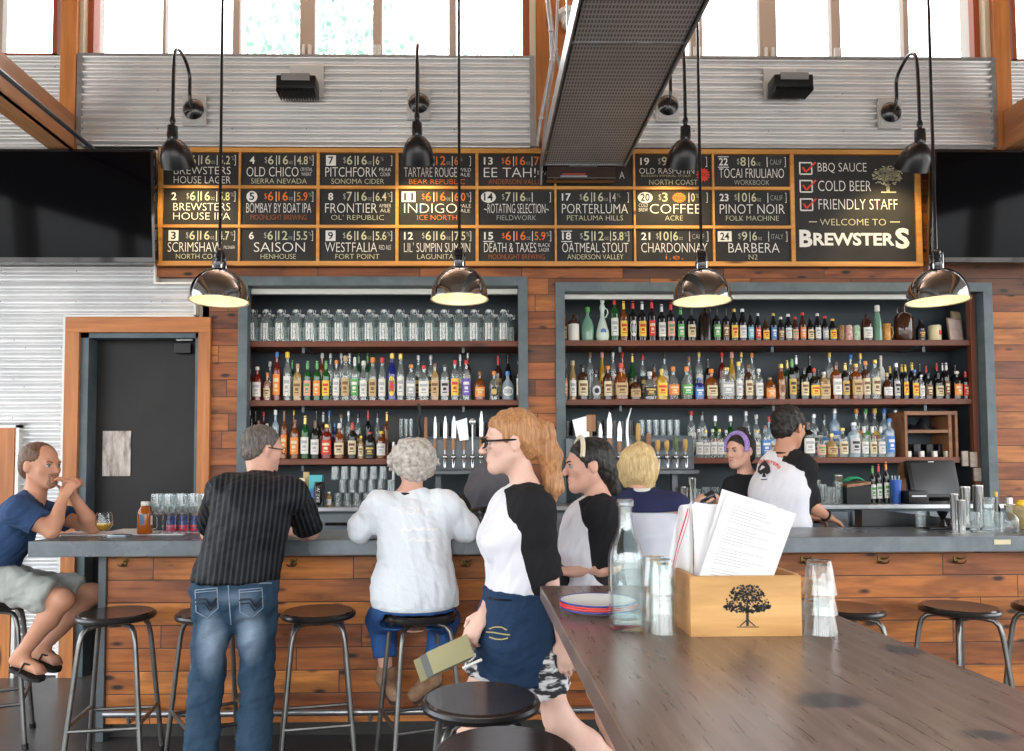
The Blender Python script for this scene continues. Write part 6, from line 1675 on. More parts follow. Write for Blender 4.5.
c_navytee = cloth('tee_navy', (.025,.055,.13), (.04,.08,.18)); c_khaki = cloth('shorts_khaki', (.34,.36,.34), (.42,.44,.41)); c_whitetee = cloth('tee_white', (.80,.80,.84), (.74,.74,.80)); c_blacktee = cloth('tee_black', (.010,.010,.012), (.018,.018,.02))
c_greytee = cloth('tee_charcoal', (.10,.095,.11), (.13,.125,.14)); c_navyyoke = cloth('yoke_navy', (.018,.022,.07), (.03,.034,.09)); c_heather = cloth('tee_heather', (.66,.68,.74), (.56,.58,.66))
def denim(name, a, b, wear=()):
    t = NT(name); v, x, y, z = t.xyz(); n1 = t.noise(t.n('Mapping', {0: v, 'Scale': (90, 90, 220)}).outputs[0], 1, 3); n2 = t.noise(t.n('Mapping', {0: v, 'Scale': (18, 18, 7)}).outputs[0], 1, 4)
    c = t.mix(n2, a, b)
    for cc, r, w_ in wear:
        d = t.n('VectorMath', {0: t.n('VectorMath', {0: v, 1: cc}, operation='SUBTRACT').outputs[0], 1: r}, operation='DIVIDE')
        ln = t.n('VectorMath', {0: d.outputs[0]}, operation='LENGTH').outputs['Value']
        g = t.ramp(ln, [(.1, (w_,)*3), (1, (0, 0, 0))]); c = t.mix(g, c, (.34,.44,.56))
    c = t.mix(.3, c, t.ramp(n1, [(.35, (.5, .5, .55)), (.65, (1, 1, 1))]), 'MULTIPLY')
    return t.done(t.bsdf(color=c, rough=.85, normal=t.bump(n1, .3, .003), spec=.2))
# ---------------------------------------------------------------- anatomy
def frame(fwd, up):
    f = nrm(fwd); u = nrm(np.array(up, float)-f*np.dot(up, f)); r = np.cross(f, u); return r, f, u
def head_parts(F_, c, fwd, up, s=1.0, female=False, beard=False):
    r, f, u = frame(fwd, up); c = V3(tuple(c)); M = [r, f, u]
    L = lambda x, y, z: c+s*(x*r+y*f+z*u)
    F_.ell(L(0, -.012, .032), M, s*np.array((.074, .094, .082)), .02)
    F_.ell(L(0, .028, -.030), M, s*np.array((.060 if not female else .057, .060, .080)), .03)
    for q in (-1, 1):
        F_.cone(L(q*.050, .0, -.045), L(q*.016, .062, -.088), .018*s, .017*s, .03)
        F_.ell(L(q*.041, .058, -.018), M, s*np.array((.020, .018, .022)), .02)
    F_.ell(L(0, .066, -.089), M, s*np.array((.022, .020, .020)), .02)
    F_.cone(L(-.034, .080, .022), L(.034, .080, .022), .011*s, .011*s, .015)
    for q in (-1, 1): F_.ell(L(q*.031, .102, .004), M, s*np.array((.016, .018, .011)), .010, 'sub')
    F_.cone(L(0, .086, .010), L(0, .109, -.026), .0075*s, .0115*s, .010)
    for q in (-1, 1): F_.ell(L(q*.011, .100, -.029), M, s*np.array((.008, .010, .007)), .006)
    F_.cone(L(-.018, .084, -.051), L(.018, .084, -.051), .0058*s, .0058*s, .006); F_.cone(L(-.016, .084, -.061), L(.016, .084, -.061), .0068*s, .0068*s, .006)
    for q in (-1, 1):
        F_.ell(L(q*.077, -.006, -.004), [nrm(r+q*.25*f), nrm(f-q*.25*r), u], s*np.array((.008, .019, .031)), .006)
    return L, (r, f, u)
def face_bits(L, fr, s, parent, brow, lipc=(.45,.16,.13), eyec=(.05,.08,.12), eyes=True):
    r, f, u = fr; Rm = Matrix([[r[i], f[i], u[i]] for i in range(3)]).to_4x4()
    for q in (-1, 1):
        e = L(q*.030, .0765, .004); T_ = Matrix.Translation(e) @ Rm
        m = MB(); m.ball((0, 0, 0), .0118*s, 14, M=T_); o = m.build('eye', flat('eye_white', (.42,.38,.36), .3), parent, True, True)
        m = MB(); m.ball((0, .0058*s, 0), (.0072*s, .0068*s, .0078*s), 12, M=T_); m.build('iris', flat('iris_%d' % int(eyec[2]*100), eyec, .15), o, True, True)
        m = MB(); pts = [L(q*(.016+.030*t_), .094-.012*t_**2, .0195+.006*math.sin(t_*2.6)) for t_ in (0, .33, .66, 1)]; m.tube(pts, [.0030*s, .0036*s, .003*s, .0014*s], 6); m.build('eyebrow', brow, parent, True, True)
        m = MB(); pts = [L(q*(.020+.022*t_), .0905-.008*t_**2, .0095+.003*math.sin(t_*3.14)) for t_ in (0, .33, .66, 1)]; m.tube(pts, .0016*s, 6); m.build('eyelid', flat('lash_dark', (.04,.025,.02), .7), parent, True, True)
    m = MB(); pts = [L(.019*t_, .0905-.010*t_*t_, -.0555+.001*abs(t_)) for t_ in (-1, -.5, 0, .5, 1)]; m.tube(pts, [.001, .0035*s, .0042*s, .0035*s, .001], 8); m.build('lips', flat('lips_%d' % int(lipc[0]*100), lipc, .45), parent, True, True)
def hand(F_, W, d, n, side, s=1.0, curl=.5, spread=.0):
    """W wrist, d to the fingers, n out of the palm, side = thumb side"""
    d = nrm(d); n = nrm(np.array(n, float)-d*np.dot(n, d)); sd = np.cross(d, n); sd = sd*(1 if np.dot(sd, side) > 0 else -1); W = V3(tuple(W))
    F_.cone(W, W+d*.03*s, .024*s, .028*s, .015, (n, .7)); F_.cone(W+d*.03*s, W+d*.072*s, .032*s, .036*s, .012, (n, .42))
    for i, (o, l) in enumerate(((.029, .92), (.010, 1.0), (-.010, .95), (-.028, .76))):
        b = W+d*(.082-.004*abs(i-1))*s+sd*o*s; a = curl*.45; p = b
        for j, (ln, r0, r1) in enumerate(((.042, .0098, .0088), (.027, .0088, .0080), (.021, .0080, .0068))):
            dd = nrm(d*math.cos(a)+n*math.sin(a)+sd*spread*(1.5-i)*.15); e = p+dd*ln*l*s; F_.cone(p, e, r0*s, r1*s, .004); p = e; a += curl*(.9 if j == 0 else .7)
    p = W+d*.022*s+sd*.026*s; a = nrm(d*.65+sd*.65+n*.35); e = p+a*.042*s; F_.cone(p, e, .0135*s, .0105*s, .008); a2 = nrm(d*.85+sd*.15+n*.45*max(curl, .3)); F_.cone(e, e+a2*.034*s, .0105*s, .008*s, .005)
def arm(F_, sh, el, wr_, s=1.0, k=.03, grow=0):
    sh, el, wr_ = map(V3, map(tuple, (sh, el, wr_)))
    F_.cone(sh, sh*.55+el*.45, .050*s+grow, .046*s+grow, k); F_.cone(sh*.55+el*.45, el, .046*s+grow, .037*s+grow, .03)
    m_ = el*.68+wr_*.32; F_.cone(el, m_, .037*s+grow, .040*s+grow, .02); F_.cone(m_, wr_, .040*s+grow, .025*s+grow, .02)
def leg(F_, hp, kn, an, toe, s=1.0, grow=0):
    hp, kn, an, toe = map(V3, map(tuple, (hp, kn, an, toe)))
    F_.cone(hp, hp*.5+kn*.5, .088*s+grow, .070*s+grow, .04); F_.cone(hp*.5+kn*.5, kn, .070*s+grow, .052*s+grow, .03)
    F_.ell(kn, np.eye(3), np.array((.054, .054, .056))*s+grow, .03)
    m_ = kn*.66+an*.34; bk = nrm(np.cross(np.cross(an-kn, toe-an), an-kn))*.012
    F_.cone(kn, m_-bk*0, .048*s+grow, .054*s+grow, .03); F_.cone(m_, an, .052*s+grow, .033*s+grow, .03)
    if grow == 0:
        d = nrm(toe-an); F_.ell(an, np.eye(3), np.array((.036, .036, .04))*s, .02)
        heel = an-d*.035*s+V3(0, 0, -.045)*s; F_.ell(heel, np.eye(3), np.array((.032, .032, .03))*s, .03); F_.cone(an+V3(0, 0, -.025)*s, toe, .034*s, .026*s, .03); F_.cone(heel, toe, .028*s, .028*s, .02, ((0, 0, 1), .8))
        sd = nrm(np.cross(d, (0, 0, 1)))
        for i, o in enumerate((-.026, -.012, .002, .015, .027)): F_.cone(toe+sd*o*s*.9, toe+sd*o*s+d*(.032-.004*abs(i-1))*s+V3(0, 0, -.006), .011*s, .0085*s, .006)
def torso(F_, hip, chest, neck, shL, shR, s=1.0, w=1.0, female=False, grow=0):
    hip, chest, neck, shL, shR = map(V3, map(tuple, (hip, chest, neck, shL, shR)))
    r = nrm(shR-shL); u = nrm(chest-hip); f = nrm(np.cross(u, r)); M = [r, f, u]
    F_.ell(hip, M, np.array((.165*w, .118, .12))*s+grow, .04)
    F_.cone(hip, chest, .150*w*s+grow, .150*w*s+grow, .05, (f, .72))
    F_.ell(chest, M, np.array((.162*w, .112, .17))*s+grow, .05)
    F_.cone(shL*.9+shR*.1-u*.012, shR*.9+shL*.1-u*.012, .058*s+grow, .058*s+grow, .06)
    for q in (shL, shR):
        F_.ell(q, np.eye(3), np.array((.056,)*3)*s+grow, .04); F_.cone(q*.8+neck*.2, neck*.75+q*.25+u*.0, .045*s+grow*.6, .040*s+grow*.5, .05)
    F_.cone(chest+u*.05, neck, .09*s+grow, .055*s+grow*.5, .05, (f, .8))
    if female:
        for q in (-1, 1): F_.ell(chest+f*.075*s+r*q*.062*s-u*.03, M, np.array((.062, .058, .062))*s+grow, .03)
    return r, f, u
def split_mesh(fld, h, R0, classify, names, mats, wr, it=2):
    V, Q = fld.mesh(h)
    for _ in range(it):
        acc = np.zeros_like(V); cnt = np.zeros(len(V))
        for i in range(4):
            a, b = Q[:, i], Q[:, (i+1) % 4]
            np.add.at(acc, a, V[b]); np.add.at(cnt, a, 1); np.add.at(acc, b, V[a]); np.add.at(cnt, b, 1)
        V = V*.5+.5*acc/np.maximum(cnt, 1)[:, None]
    me = npmesh('tmp', V, Q); N_ = np.zeros(len(V)*3, np.float32); me.vertices.foreach_get('normal', N_); N_ = N_.reshape(-1, 3); bpy.data.meshes.remove(me)
    d = np.zeros(len(V))
    for w_ in wr: d += waves(V, *w_)
    V = V+N_*d[:, None]
    for _ in range(3):                   # slide vertices onto the seam lines so that seams run smooth
        for k_ in range(2):
            ph = classify(V)[k_]; nr_ = np.abs(ph) < h*.75; W_ = V[nr_]
            if not len(W_): continue
            e = 1e-4; g = np.stack([(classify(W_+np.eye(3)[i]*e)[k_]-classify(W_-np.eye(3)[i]*e)[k_])/(2*e) for i in range(3)], 1)
            n_ = N_[nr_]; g -= n_*(g*n_).sum(1)[:, None]; gg = np.maximum((g*g).sum(1), .15); V[nr_] = W_-g*(ph[nr_]/gg)[:, None]*.9
    p0, p1 = classify(V[Q].mean(1)); cl = np.where(p0 < 0, 1, np.where(p1 < 0, 2, 0)); out = []
    for i, (nm, mt) in enumerate(zip(names, mats)):
        q = Q[cl == i]
        if not len(q): out.append(None); continue
        us, inv = np.unique(q, return_inverse=True); me = npmesh(nm, V[us], inv.reshape(q.shape)); me.shade_smooth(); me.materials.append(mt)
        o = bpy.data.objects.new(nm, me); COL.objects.link(o); o.parent = R0; o.matrix_parent_inverse = world_of(R0).inverted(); out.append(o)
    return out
def root_at(name, p, label, group=None): return thing(name, tuple(p), label, 'person', group)
SEATS = [floor_at(420, 3.74)[:2], floor_at(-9, 4.12)[:2], floor_at(645, 3.70)[:2]]
_bv = {}
def drape(parent_obj, name, mat, polys, off=.0015):
    """lay flat pieces, given as pixel outlines seen from the camera, on a surface (print, pockets, lettering)"""
    me = parent_obj.data
    if me.name not in _bv:
        _bv[me.name] = BVHTree.FromPolygons([v.co for v in me.vertices], [tuple(p.vertices) for p in me.polygons])
    bv = _bv[me.name]; m = MB()
    for poly, mi in polys:
        m.mi = mi; vs = []
        for px, py in poly:
            d = ray(px, py).normalized(); loc, nn, i, dist = bv.ray_cast(EYE, d)
            if loc is None: break
            vs.append(m.b.verts.new(loc-d*off))
        if len(vs) == len(poly) and len(vs) > 2:
            try: m._tag([m.b.faces.new(vs)])
            except ValueError: pass
    return m.build(name, mat, parent_obj, False, True)
def text_polys(s, fn, mi=0, bold=0):
    v, f, a, b, c, d = text_geo(s, bold); return [([fn((v[i][0]-a)/(b-a), (v[i][1]-c)/(d-c)) for i in q], mi) for q in f]
def strip(pts, w, mi=0):
    out = []
    for (xa, ya), (xb, yb) in zip(pts, pts[1:]):
        L = math.hypot(xb-xa, yb-ya) or 1; nx, ny = -(yb-ya)/L*w/2, (xb-xa)/L*w/2; K_ = max(1, int(L/3))
        for j in range(K_):
            a0, b0, a1, b1 = xa+(xb-xa)*j/K_, ya+(yb-ya)*j/K_, xa+(xb-xa)*(j+1)/K_, ya+(yb-ya)*(j+1)/K_
            out.append(([(a0+nx, b0+ny), (a1+nx, b1+ny), (a1-nx, b1-ny), (a0-nx, b0-ny)], mi))
    return out
def pp(px, py, Y): return V3(tuple(P(px, py, Y)))
# ================================================================== THE CAST
UPV = V3(0, 0, 1)
# ---------------------------------------------------------------- 1 seated man, blue tee
def seated_man():
    c = pp(41, 466, 4.12); R0 = root_at('person', (c[0]-.2, 4.12, 0), 'seated man in blue tee and khaki shorts, hands clasped by chin')
    hip = pp(-10, 578, 4.12); chest = pp(12, 530, 4.13); neck = pp(34, 497, 4.13)
    sN, sF = pp(18, 511, 3.965), pp(27, 507, 4.29)
    eN, eF = V3(PZ(47, 532, ZT+.045)[0], 3.985, ZT+.043), pp(93, 525, 4.27); eF[2] = ZT+.043
    wN, wF = pp(63, 498, 4.07), pp(74, 497, 4.17)
    hN, hF = pp(-6, 582, 4.04), pp(-6, 582, 4.20); kN, kF = pp(62, 600, 3.98), pp(92, 594, 4.30); aN, aF = pp(21, 655, 3.99), pp(42, 648, 4.24); tN, tF = pp(38, 669, 3.96), pp(55, 660, 4.22)
    B = Field(); fr_ = torso(B, hip, chest, neck, sF, sN, .98, .95)
    hd = nrm((.93, -.32, -.04)); L, fr = head_parts(B, c, hd, (-.0, 0, 1), 1.08)
    B.cone(neck-UPV*.02, L(0, -.015, -.06), .056, .056, .03)
    arm(B, sN, eN, wN); arm(B, sF, eF, wF)
    d1 = nrm(V3(.35, .25, .9)); hand(B, wN, nrm(V3(.30, .30, .70)), (.2, 1, -.1), (-.5, .1, .7), 1.0, .9); hand(B, wF, nrm(V3(-.15, -.35, .85)), (-.5, -1, .0), (-.7, .1, .5), 1.0, .8)
    leg(B, hN, kN, aN, tN); leg(B, hF, kF, aF, tF)
    body = skin_mesh('body', B, s_tan, R0, .0058)
    face_bits(L, fr, 1.08, body, h_brown, eyec=(.06, .10, .14))
    H = Field(); r, f, u = fr; s = 1.08
    H.ell(L(0, -.022, .040), [r, f, u], s*np.array((.081, .096, .084)), .01); H.ell(L(0, -.06, -.01), [r, f, u], s*np.array((.070, .052, .066)), .02)
    H.ell(L(0, .10, .075), [r, f, u], s*np.array((.056, .085, .060)), .012, 'sub'); H.ell(L(0, .075, -.04), [r, f, u], s*np.array((.12, .08, .085)), .01, 'sub')
    for q in (-1, 1): H.ell(L(q*.085, -.004, -.012), [r, f, u], s*np.array((.03, .024, .034)), .006, 'sub')
    skin_mesh('hair', H, h_brown, R0, .005, [(.002, 160, 3)], smooth_it=3)
    G_ = Field(); G_.cone(L(-.02, .088, -.045), L(.02, .088, -.045), .005, .005, .006); G_.ell(L(0, .074, -.090), [r, f, u], np.array((.028, .022, .020)), .012)
    for q in (-1, 1): G_.cone(L(q*.022, .086, -.044), L(q*.025, .077, -.085), .006, .008, .012)
    skin_mesh('goatee', G_, hairmat('goatee_brown', (.24,.13,.085), (.38,.22,.15), (200, 200, 200)), R0, .0035, smooth_it=0)
    S = Field(); torso(S, hip+UPV*.02, chest, neck, sF, sN, .98, .95, grow=.014); S.cone(sN, sN*.35+eN*.65, .078, .075, .03, flat_end=True); S.cone(sF, sF*.35+eF*.65, .076, .074, .03, flat_end=True)
    S.ell(neck+V3(.045, 0, .035), np.eye(3), np.array((.075, .075, .07)), .01, 'sub'); S.plane(hip-UPV*.03, -UPV)
    skin_mesh('tee_shirt', S, c_navytee, R0, .0065, [(.008, 22, 5), (.003, 60, 8)])
    T_ = Field(); T_.ell(hip, np.eye(3), np.array((.135, .185, .125)), .03)
    for hp, kn in ((hN, kN), (hF, kF)): T_.cone(hp, hp*.12+kn*.88, .105, .088, .05, flat_end=True)
    skin_mesh('shorts', T_, c_khaki, R0, .007, [(.011, 24, 2), (.005, 60, 4)])
    for an, toe, nm in ((aN, tN, 0), (aF, tF, 1)):
        d = nrm(toe-an); d[2] = d[2]*.6; d = nrm(d); sd = nrm(np.cross(d, UPV)); nn = np.cross(sd, d); b0 = an-d*.055-UPV*.078; b1 = toe+d*.035-UPV*.035
        m = MB(); n = 14; ce = [(b0*(1-i/n)+b1*(i/n)) for i in range(n+1)]; W = [.022, .033, .036, .036, .034, .033, .034, .037, .041, .044, .046, .046, .042, .034, .018]
        m.grid(lambda u_, v_: Vector(ce[round(u_*n)]+sd*W[round(u_*n)]*(2*v_-1)), n, 6); m.grid(lambda u_, v_: Vector(ce[round(u_*n)]+sd*W[round(u_*n)]*(2*v_-1)-nn*.018), n, 6, True)
        for sg in (-1, 1): m.grid(lambda u_, v_: Vector(ce[round(u_*n)]+sd*W[round(u_*n)]*sg-nn*.018*v_), n, 1)
        o = m.build('flip_flop', flat('sandal_black', (.015,.013,.012), .6), R0, True, True)
        for sg in (-1, 1):
            m = MB(); top = toe+UPV*.022-d*.01; m.tube([toe+d*.018-UPV*.012, top*.7+toe*.3+sd*sg*.012, top-d*.045+sd*sg*.036-UPV*.006, toe-d*.085+sd*sg*.042-UPV*.045], .006, 8); m.build('strap', flat('sandal_black', (0,0,0)), o, True, True)
seated_man()
# ---------------------------------------------------------------- 2 standing man, striped shirt and jeans
def stripes(name, a, b, freq, lean=0.0, w=.5):
    t = NT(name); v, x, y, z = t.xyz(); xx = t.math('ADD', x, t.math('MULTIPLY', z, lean)); fr_ = t.math('FRACT', t.math('MULTIPLY', t.math('ADD', xx, t.math('MULTIPLY', y, .35)), freq))
    th = t.math('LESS_THAN', t.math('ABSOLUTE', t.math('SUBTRACT', fr_, .5)), .5*w*.5); nz = t.noise(v, 260, 3)
    return t.done(t.bsdf(color=t.mix(th, a, b), rough=.6, normal=t.bump(nz, .2, .002), spec=.2))
def standing_man():
    hip = pp(236, 582, 3.50); R0 = root_at('person', (hip[0], 3.5, 0), 'man seen from behind in black striped shirt and faded jeans, leaning on bar')
    chest = pp(250, 518, 3.53); neck = pp(262, 480, 3.66); c = pp(263, 449, 3.72)
    sL, sR = pp(222, 492, 3.55), pp(292, 494, 3.55); eL, eR = pp(209, 530, 3.76), pp(311, 531, 3.80); eR[2] = ZT+.05; eL[2] = ZT+.05; wL, wR = pp(226, 530, 4.0), pp(292, 532, 4.02); wL[2] = wR[2] = ZT+.032
    hL, hR = pp(216, 590, 3.50), pp(256, 590, 3.50); kL, kR = pp(208, 672, 3.48), pp(257, 672, 3.52); aL, aR = V3(P(205, 700, 3.50)[0], 3.44, .09), V3(P(256, 700, 3.5)[0], 3.46, .09); tL, tR = aL+V3(-.04, .12, -.055), aR+V3(.01, .10, -.055)
    B = Field(); torso(B, hip, chest, neck, sL, sR, 1.0, .98); L, fr = head_parts(B, c, nrm((.78, .60, -.12)), (0.08, -.05, 1), 1.0)
    B.cone(neck-UPV*.02, L(0, -.02, -.05), .060, .060, .03); arm(B, sL, eL, wL); arm(B, sR, eR, wR); hand(B, wL, (.9, .3, 0), (0, 0, -1), (0, 1, 0), 1, .2); hand(B, wR, (-.9, .3, 0), (0, 0, -1), (0, 1, 0), 1, .2)
    leg(B, hL, kL, aL, tL); leg(B, hR, kR, aR, tR); body = skin_mesh('body', B, s_pink, R0, .0065); face_bits(L, fr, 1.0, body, h_salt)
    r, f, u = fr; H = Field(); H.ell(L(0, -.018, .036), [r, f, u], np.array((.080, .098, .086)), .01); H.ell(L(0, -.055, -.015), [r, f, u], np.array((.068, .052, .062)), .02); H.ell(L(0, .095, -.02), [r, f, u], np.array((.13, .09, .095)), .01, 'sub')
    for q in (-1, 1): H.ell(L(q*.085, -.004, -.012), [r, f, u], np.array((.03, .024, .034)), .006, 'sub')
    skin_mesh('hair', H, h_salt, R0, .005, [(.003, 180, 3)])
    m = MB(); m.tube([L(.082, -.01, .012), L(.078, .07, .012)], .0028, 6)
    for q in (-1, 1): m.tube([L(q*.031+.022*math.cos(a), .106-.012*abs(math.cos(a)), .004+.017*math.sin(a)) for a in [i*math.pi/7 for i in range(14)]], .002, 6, closed=True)
    m.build('glasses', m_black, R0, True, True)
    mt = stripes('shirt_pinstripe', (.003,.0035,.005), (.026,.031,.038), 40, -.12, .8); ms = stripes('sleeve_pinstripe', (.003,.0035,.005), (.026,.031,.038), 38, .45, .7)
    S = Field(); torso(S, hip, chest, neck, sL, sR, 1.0, .98, grow=.020); S.cone(chest, hip-UPV*.02, .165, .170, .05, (V3(0, 1, .1), .80)); S.cone(hip+UPV*.02, hip-UPV*.05, .165, .172, .04, (V3(0, 1, 0), .84)); S.plane(hip+UPV*.012, -UPV)
    S.ell(neck+UPV*.055+V3(.01, .03, 0), np.eye(3), np.array((.072, .072, .05)), .01, 'sub')
    sh = skin_mesh('shirt', S, mt, R0, .0065, [(.012, 16, 5, (1, 1, .6)), (.006, 34, 9), (.002, 90, 4)])
    for a, b, nm in ((sL, eL, 0), (sR, eR, 1)):
        q = Field(); q.cone(a, a*.15+b*.85, .074, .072, .03, flat_end=True); skin_mesh('sleeve', q, ms, R0, .0065, [(.008, 26, 6), (.003, 70, 2)])
    m = MB(); cpts = [neck+V3(.062*math.cos(a)+.004, .058*math.sin(a)+.005, .022+.018*math.sin(a)) for a in [i*2*math.pi/20 for i in range(20)]]; m.tube(cpts, .013, 8, closed=True); m.build('collar', mt, R0, True, True)
    md = denim('jeans_washed', (.018,.045,.082), (.045,.088,.14), [(tuple(pp(211, 640, 3.42)), (.075, .2, .19), .75), (tuple(pp(250, 632, 3.42)), (.075, .2, .17), .75), (tuple(pp(234, 596, 3.4)), (.15, .2, .04), .35)])
    J = Field(); J.ell(hip-UPV*.02, np.eye(3), np.array((.170, .130, .13)), .04); J.cone(hip+UPV*.06, hip-UPV*.05, .150, .165, .04, ((0, 1, 0), .78), flat_start=True)
    for hp, kn, an, q in ((hL, kL, aL, -1), (hR, kR, aR, 1)):
        J.ell(hp-UPV*.01+V3(q*.005, -.055, 0), np.eye(3), np.array((.085, .075, .10)), .04); J.cone(hp, kn, .101, .076, .04); J.cone(kn, an-UPV*.03, .076, .080, .03, flat_end=True)
    je = skin_mesh('jeans', J, md, R0, .007, [(.006, 26, 2, (1, 1, 1.5)), (.004, 60, 4), (.005, 30, 7, (.6, .6, 2))])
    st = flat('stitching_dark', (.012,.018,.03), .8); lt = flat('stitching_pale', (.22,.28,.36), .8)
    pk = []
    for x0, x1 in ((195, 217), (239, 262)):
        xm = (x0+x1)/2; pk += strip([(x0, 590), (x1, 588), (x1+1, 608), (xm+1, 618), (x0+1, 612), (x0, 590)], .9, 1); pk += strip([(x0, 592.5), (x1, 590.5)], .8, 1)
        pk += strip([(x0, 600), (xm, 599), (xm+5, 607), (x1, 598)], 2.2, 0); pk += strip([(x0, 604), (xm-1, 603), (xm+4, 611), (x1, 603)], 1.4, 0)
    pk += strip([(228, 583), (229, 600), (231, 625)], 1.0, 1)+strip([(197, 584), (272, 583)], 1.2, 1)
    drape(je, 'back_pockets', [st, lt], pk, .006)
    for an, toe in ((aL, tL), (aR, tR)):
        K = Field(); d = nrm(toe-an); K.cone(an-d*.03-UPV*.04, toe+d*.02, .046, .042, .02, (UPV, .85)); K.plane((0, 0, .004), -UPV); skin_mesh('shoe', K, flat('shoe_brown', (.05,.03,.02), .4), R0, .008)
standing_man()
# ---------------------------------------------------------------- 3 seated woman, white sweater
def sweater_woman():
    hip = pp(415, 603, 3.72); R0 = root_at('person', (hip[0], 3.72, 0), 'silver haired woman from behind in white sweater on a bar stool')
    chest = pp(414, 540, 3.74); neck = pp(410, 494, 3.80); c = pp(413, 464, 3.84)
    sL, sR = pp(381, 508, 3.76), pp(445, 509, 3.76); eL, eR = pp(361, 540, 3.80), pp(465, 540, 3.80); eL[2] = eR[2] = ZT+.068; wL, wR = pp(385, 530, 4.03), pp(440, 530, 4.03); wL[2] = wR[2] = ZT+.033
    hL, hR = pp(396, 608, 3.74), pp(434, 608, 3.74); kL, kR = pp(382, 620, 4.0), pp(444, 620, 4.0); aL, aR = pp(386, 672, 3.93), pp(432, 672, 3.93); tL, tR = pp(393, 690, 3.84), pp(418, 690, 3.86)
    B = Field(); torso(B, hip, chest, neck, sL, sR, .95, .98); L, fr = head_parts(B, c, nrm((-.25, .95, -.05)), UPV, 1.0, True); B.cone(neck-UPV*.03, L(0, -.02, -.05), .052, .052, .03)
    arm(B, sL, eL, wL, .92); arm(B, sR, eR, wR, .92); hand(B, wL, (.7, .6, 0), (0, 0, -1), (0, 1, 0), .92, .3); hand(B, wR, (-.7, .6, 0), (0, 0, -1), (0, 1, 0), .92, .3)
    leg(B, hL, kL, aL, tL, .95); leg(B, hR, kR, aR, tR, .95); body = skin_mesh('body', B, s_pink, R0, .007); face_bits(L, fr, 1, body, h_grey)
    r, f, u = fr; H = Field(); H.ell(L(0, -.02, .035), [r, f, u], np.array((.118, .122, .103)), .02); H.ell(L(0, -.06, -.02), [r, f, u], np.array((.104, .066, .076)), .03)
    rs = random.Random(4)
    for i in range(46):
        a = rs.uniform(0, 6.283); b = rs.uniform(-.5, 1.2); d = V3(math.cos(a)*math.cos(b), math.sin(a)*math.cos(b), math.sin(b))
        if d[1] > .55 and d[2] < .3: continue
        p = L(.108*d[0], -.02+.108*d[1], .030+.093*d[2]); q = L(.122*d[0]+.02*d[1], -.02+.115*d[1]-.02*d[0], .010+.092*d[2]); H.cone(p, q, .017, .011, .012)
    H.ell(L(0, .12, -.05), [r, f, u], np.array((.10, .09, .10)), .01, 'sub'); skin_mesh('hair', H, h_grey, R0, .005, [(.006, 70, 3), (.004, 170, 5)])
    t = NT('knit_white'); v, x, y, z = t.xyz(); cx = t.math('SINE', t.math('MULTIPLY', t.math('ADD', x, y), 700.0)); nz = t.noise(v, 160, 3)
    mk = t.done(t.bsdf(color=t.mix(nz, (.78,.86,.94), (.92,.95,.98)), rough=.95, normal=t.bump(t.math('ADD', t.math('MULTIPLY', cx, .3), nz), .35, .004), sheen=.2))
    S = Field(); torso(S, hip, chest, neck, sL, sR, .95, .98, grow=.024); S.cone(chest, hip, .165, .205, .06, ((0, 1, 0), .82)); S.cone(hip+UPV*.05, hip-UPV*.04, .205, .190, .04, ((0, 1, 0), .8)); S.plane(hip-UPV*.012, -UPV)
    for a, b, w_ in ((sL, eL, wL), (sR, eR, wR)): S.cone(a, b, .080, .066, .05); S.cone(b, b*.25+w_*.75, .064, .048, .04, flat_end=True)
    S.ell(neck+UPV*.055+V3(.0, .01, 0), np.eye(3), np.array((.085, .075, .055)), .012, 'sub'); sw = skin_mesh('sweater', S, mk, R0, .0065, [(.012, 18, 15, (1, 1, .7)), (.005, 50, 3)])
    m = MB(); zz = hip[2]-.008; m.tube([(hip[0]+.186*math.cos(a), hip[1]+.151*math.sin(a), zz) for a in [i*2*math.pi/32 for i in range(32)]], .014, 8, closed=True); m.build('ribbed_hem', mk, R0, True, True)
    m = MB(); m.tube([neck+V3(.068*math.cos(a), .06*math.sin(a), .010+.012*math.sin(a)) for a in [i*2*math.pi/20 for i in range(20)]], .012, 8, closed=True); m.build('black_collar', m_black, R0, True, True)
    pr = flat('faint_print', (.97,.97,.98), .9)
    arc = lambda u_, w_: (397+34*u_, 517-8*w_-3*math.sin(math.pi*u_)*.8)
    drape(sw, 'back_print', [pr], text_polys('VOLT', arc, 0, .04)+strip([(401, 531), (405, 528), (409, 531), (414, 528), (419, 530), (424, 528), (430, 530), (438, 529)], 2.4)+strip([(409, 541), (413, 538), (417, 541), (422, 540), (428, 541), (434, 539)], 2.4)+strip([(411, 505), (411, 500), (413, 498), (413, 505)], 1), .007)
    md = denim('jeans_blue', (.03,.10,.30), (.05,.14,.38)); J = Field(); J.ell(hip-UPV*.01, np.eye(3), np.array((.180, .14, .105)), .04)
    for hp, kn, an in ((hL, kL, aL), (hR, kR, aR)): J.cone(hp, kn, .104, .082, .05); J.cone(kn, kn*.28+an*.72, .078, .060, .03, flat_end=True)
    J.plane(V3(0, 0, .772), -UPV) if False else None
    skin_mesh('jeans', J, md, R0, .007, [(.005, 36, 2)])
    for an, toe in ((aL, tL), (aR, tR)):
        K = Field(); d = nrm(toe-an); K.cone(an+UPV*.03, an-UPV*.03, .047, .046, .02, flat_start=True); K.cone(an-UPV*.035, toe+d*.03, .046, .036, .03); o = skin_mesh('ankle_boot', K, mottled('boot_suede', (.20,.10,.05), (.38,.24,.15), .8, 20), R0, .006, [(.003, 60, 4)])
        m = MB(); m.tube([an-UPV*.075-d*.02, toe+d*.03-UPV*.03], [.036, .030], 10); m.build('boot_sole', flat('sole_dark', (.06,.04,.03), .7), o, True, True)
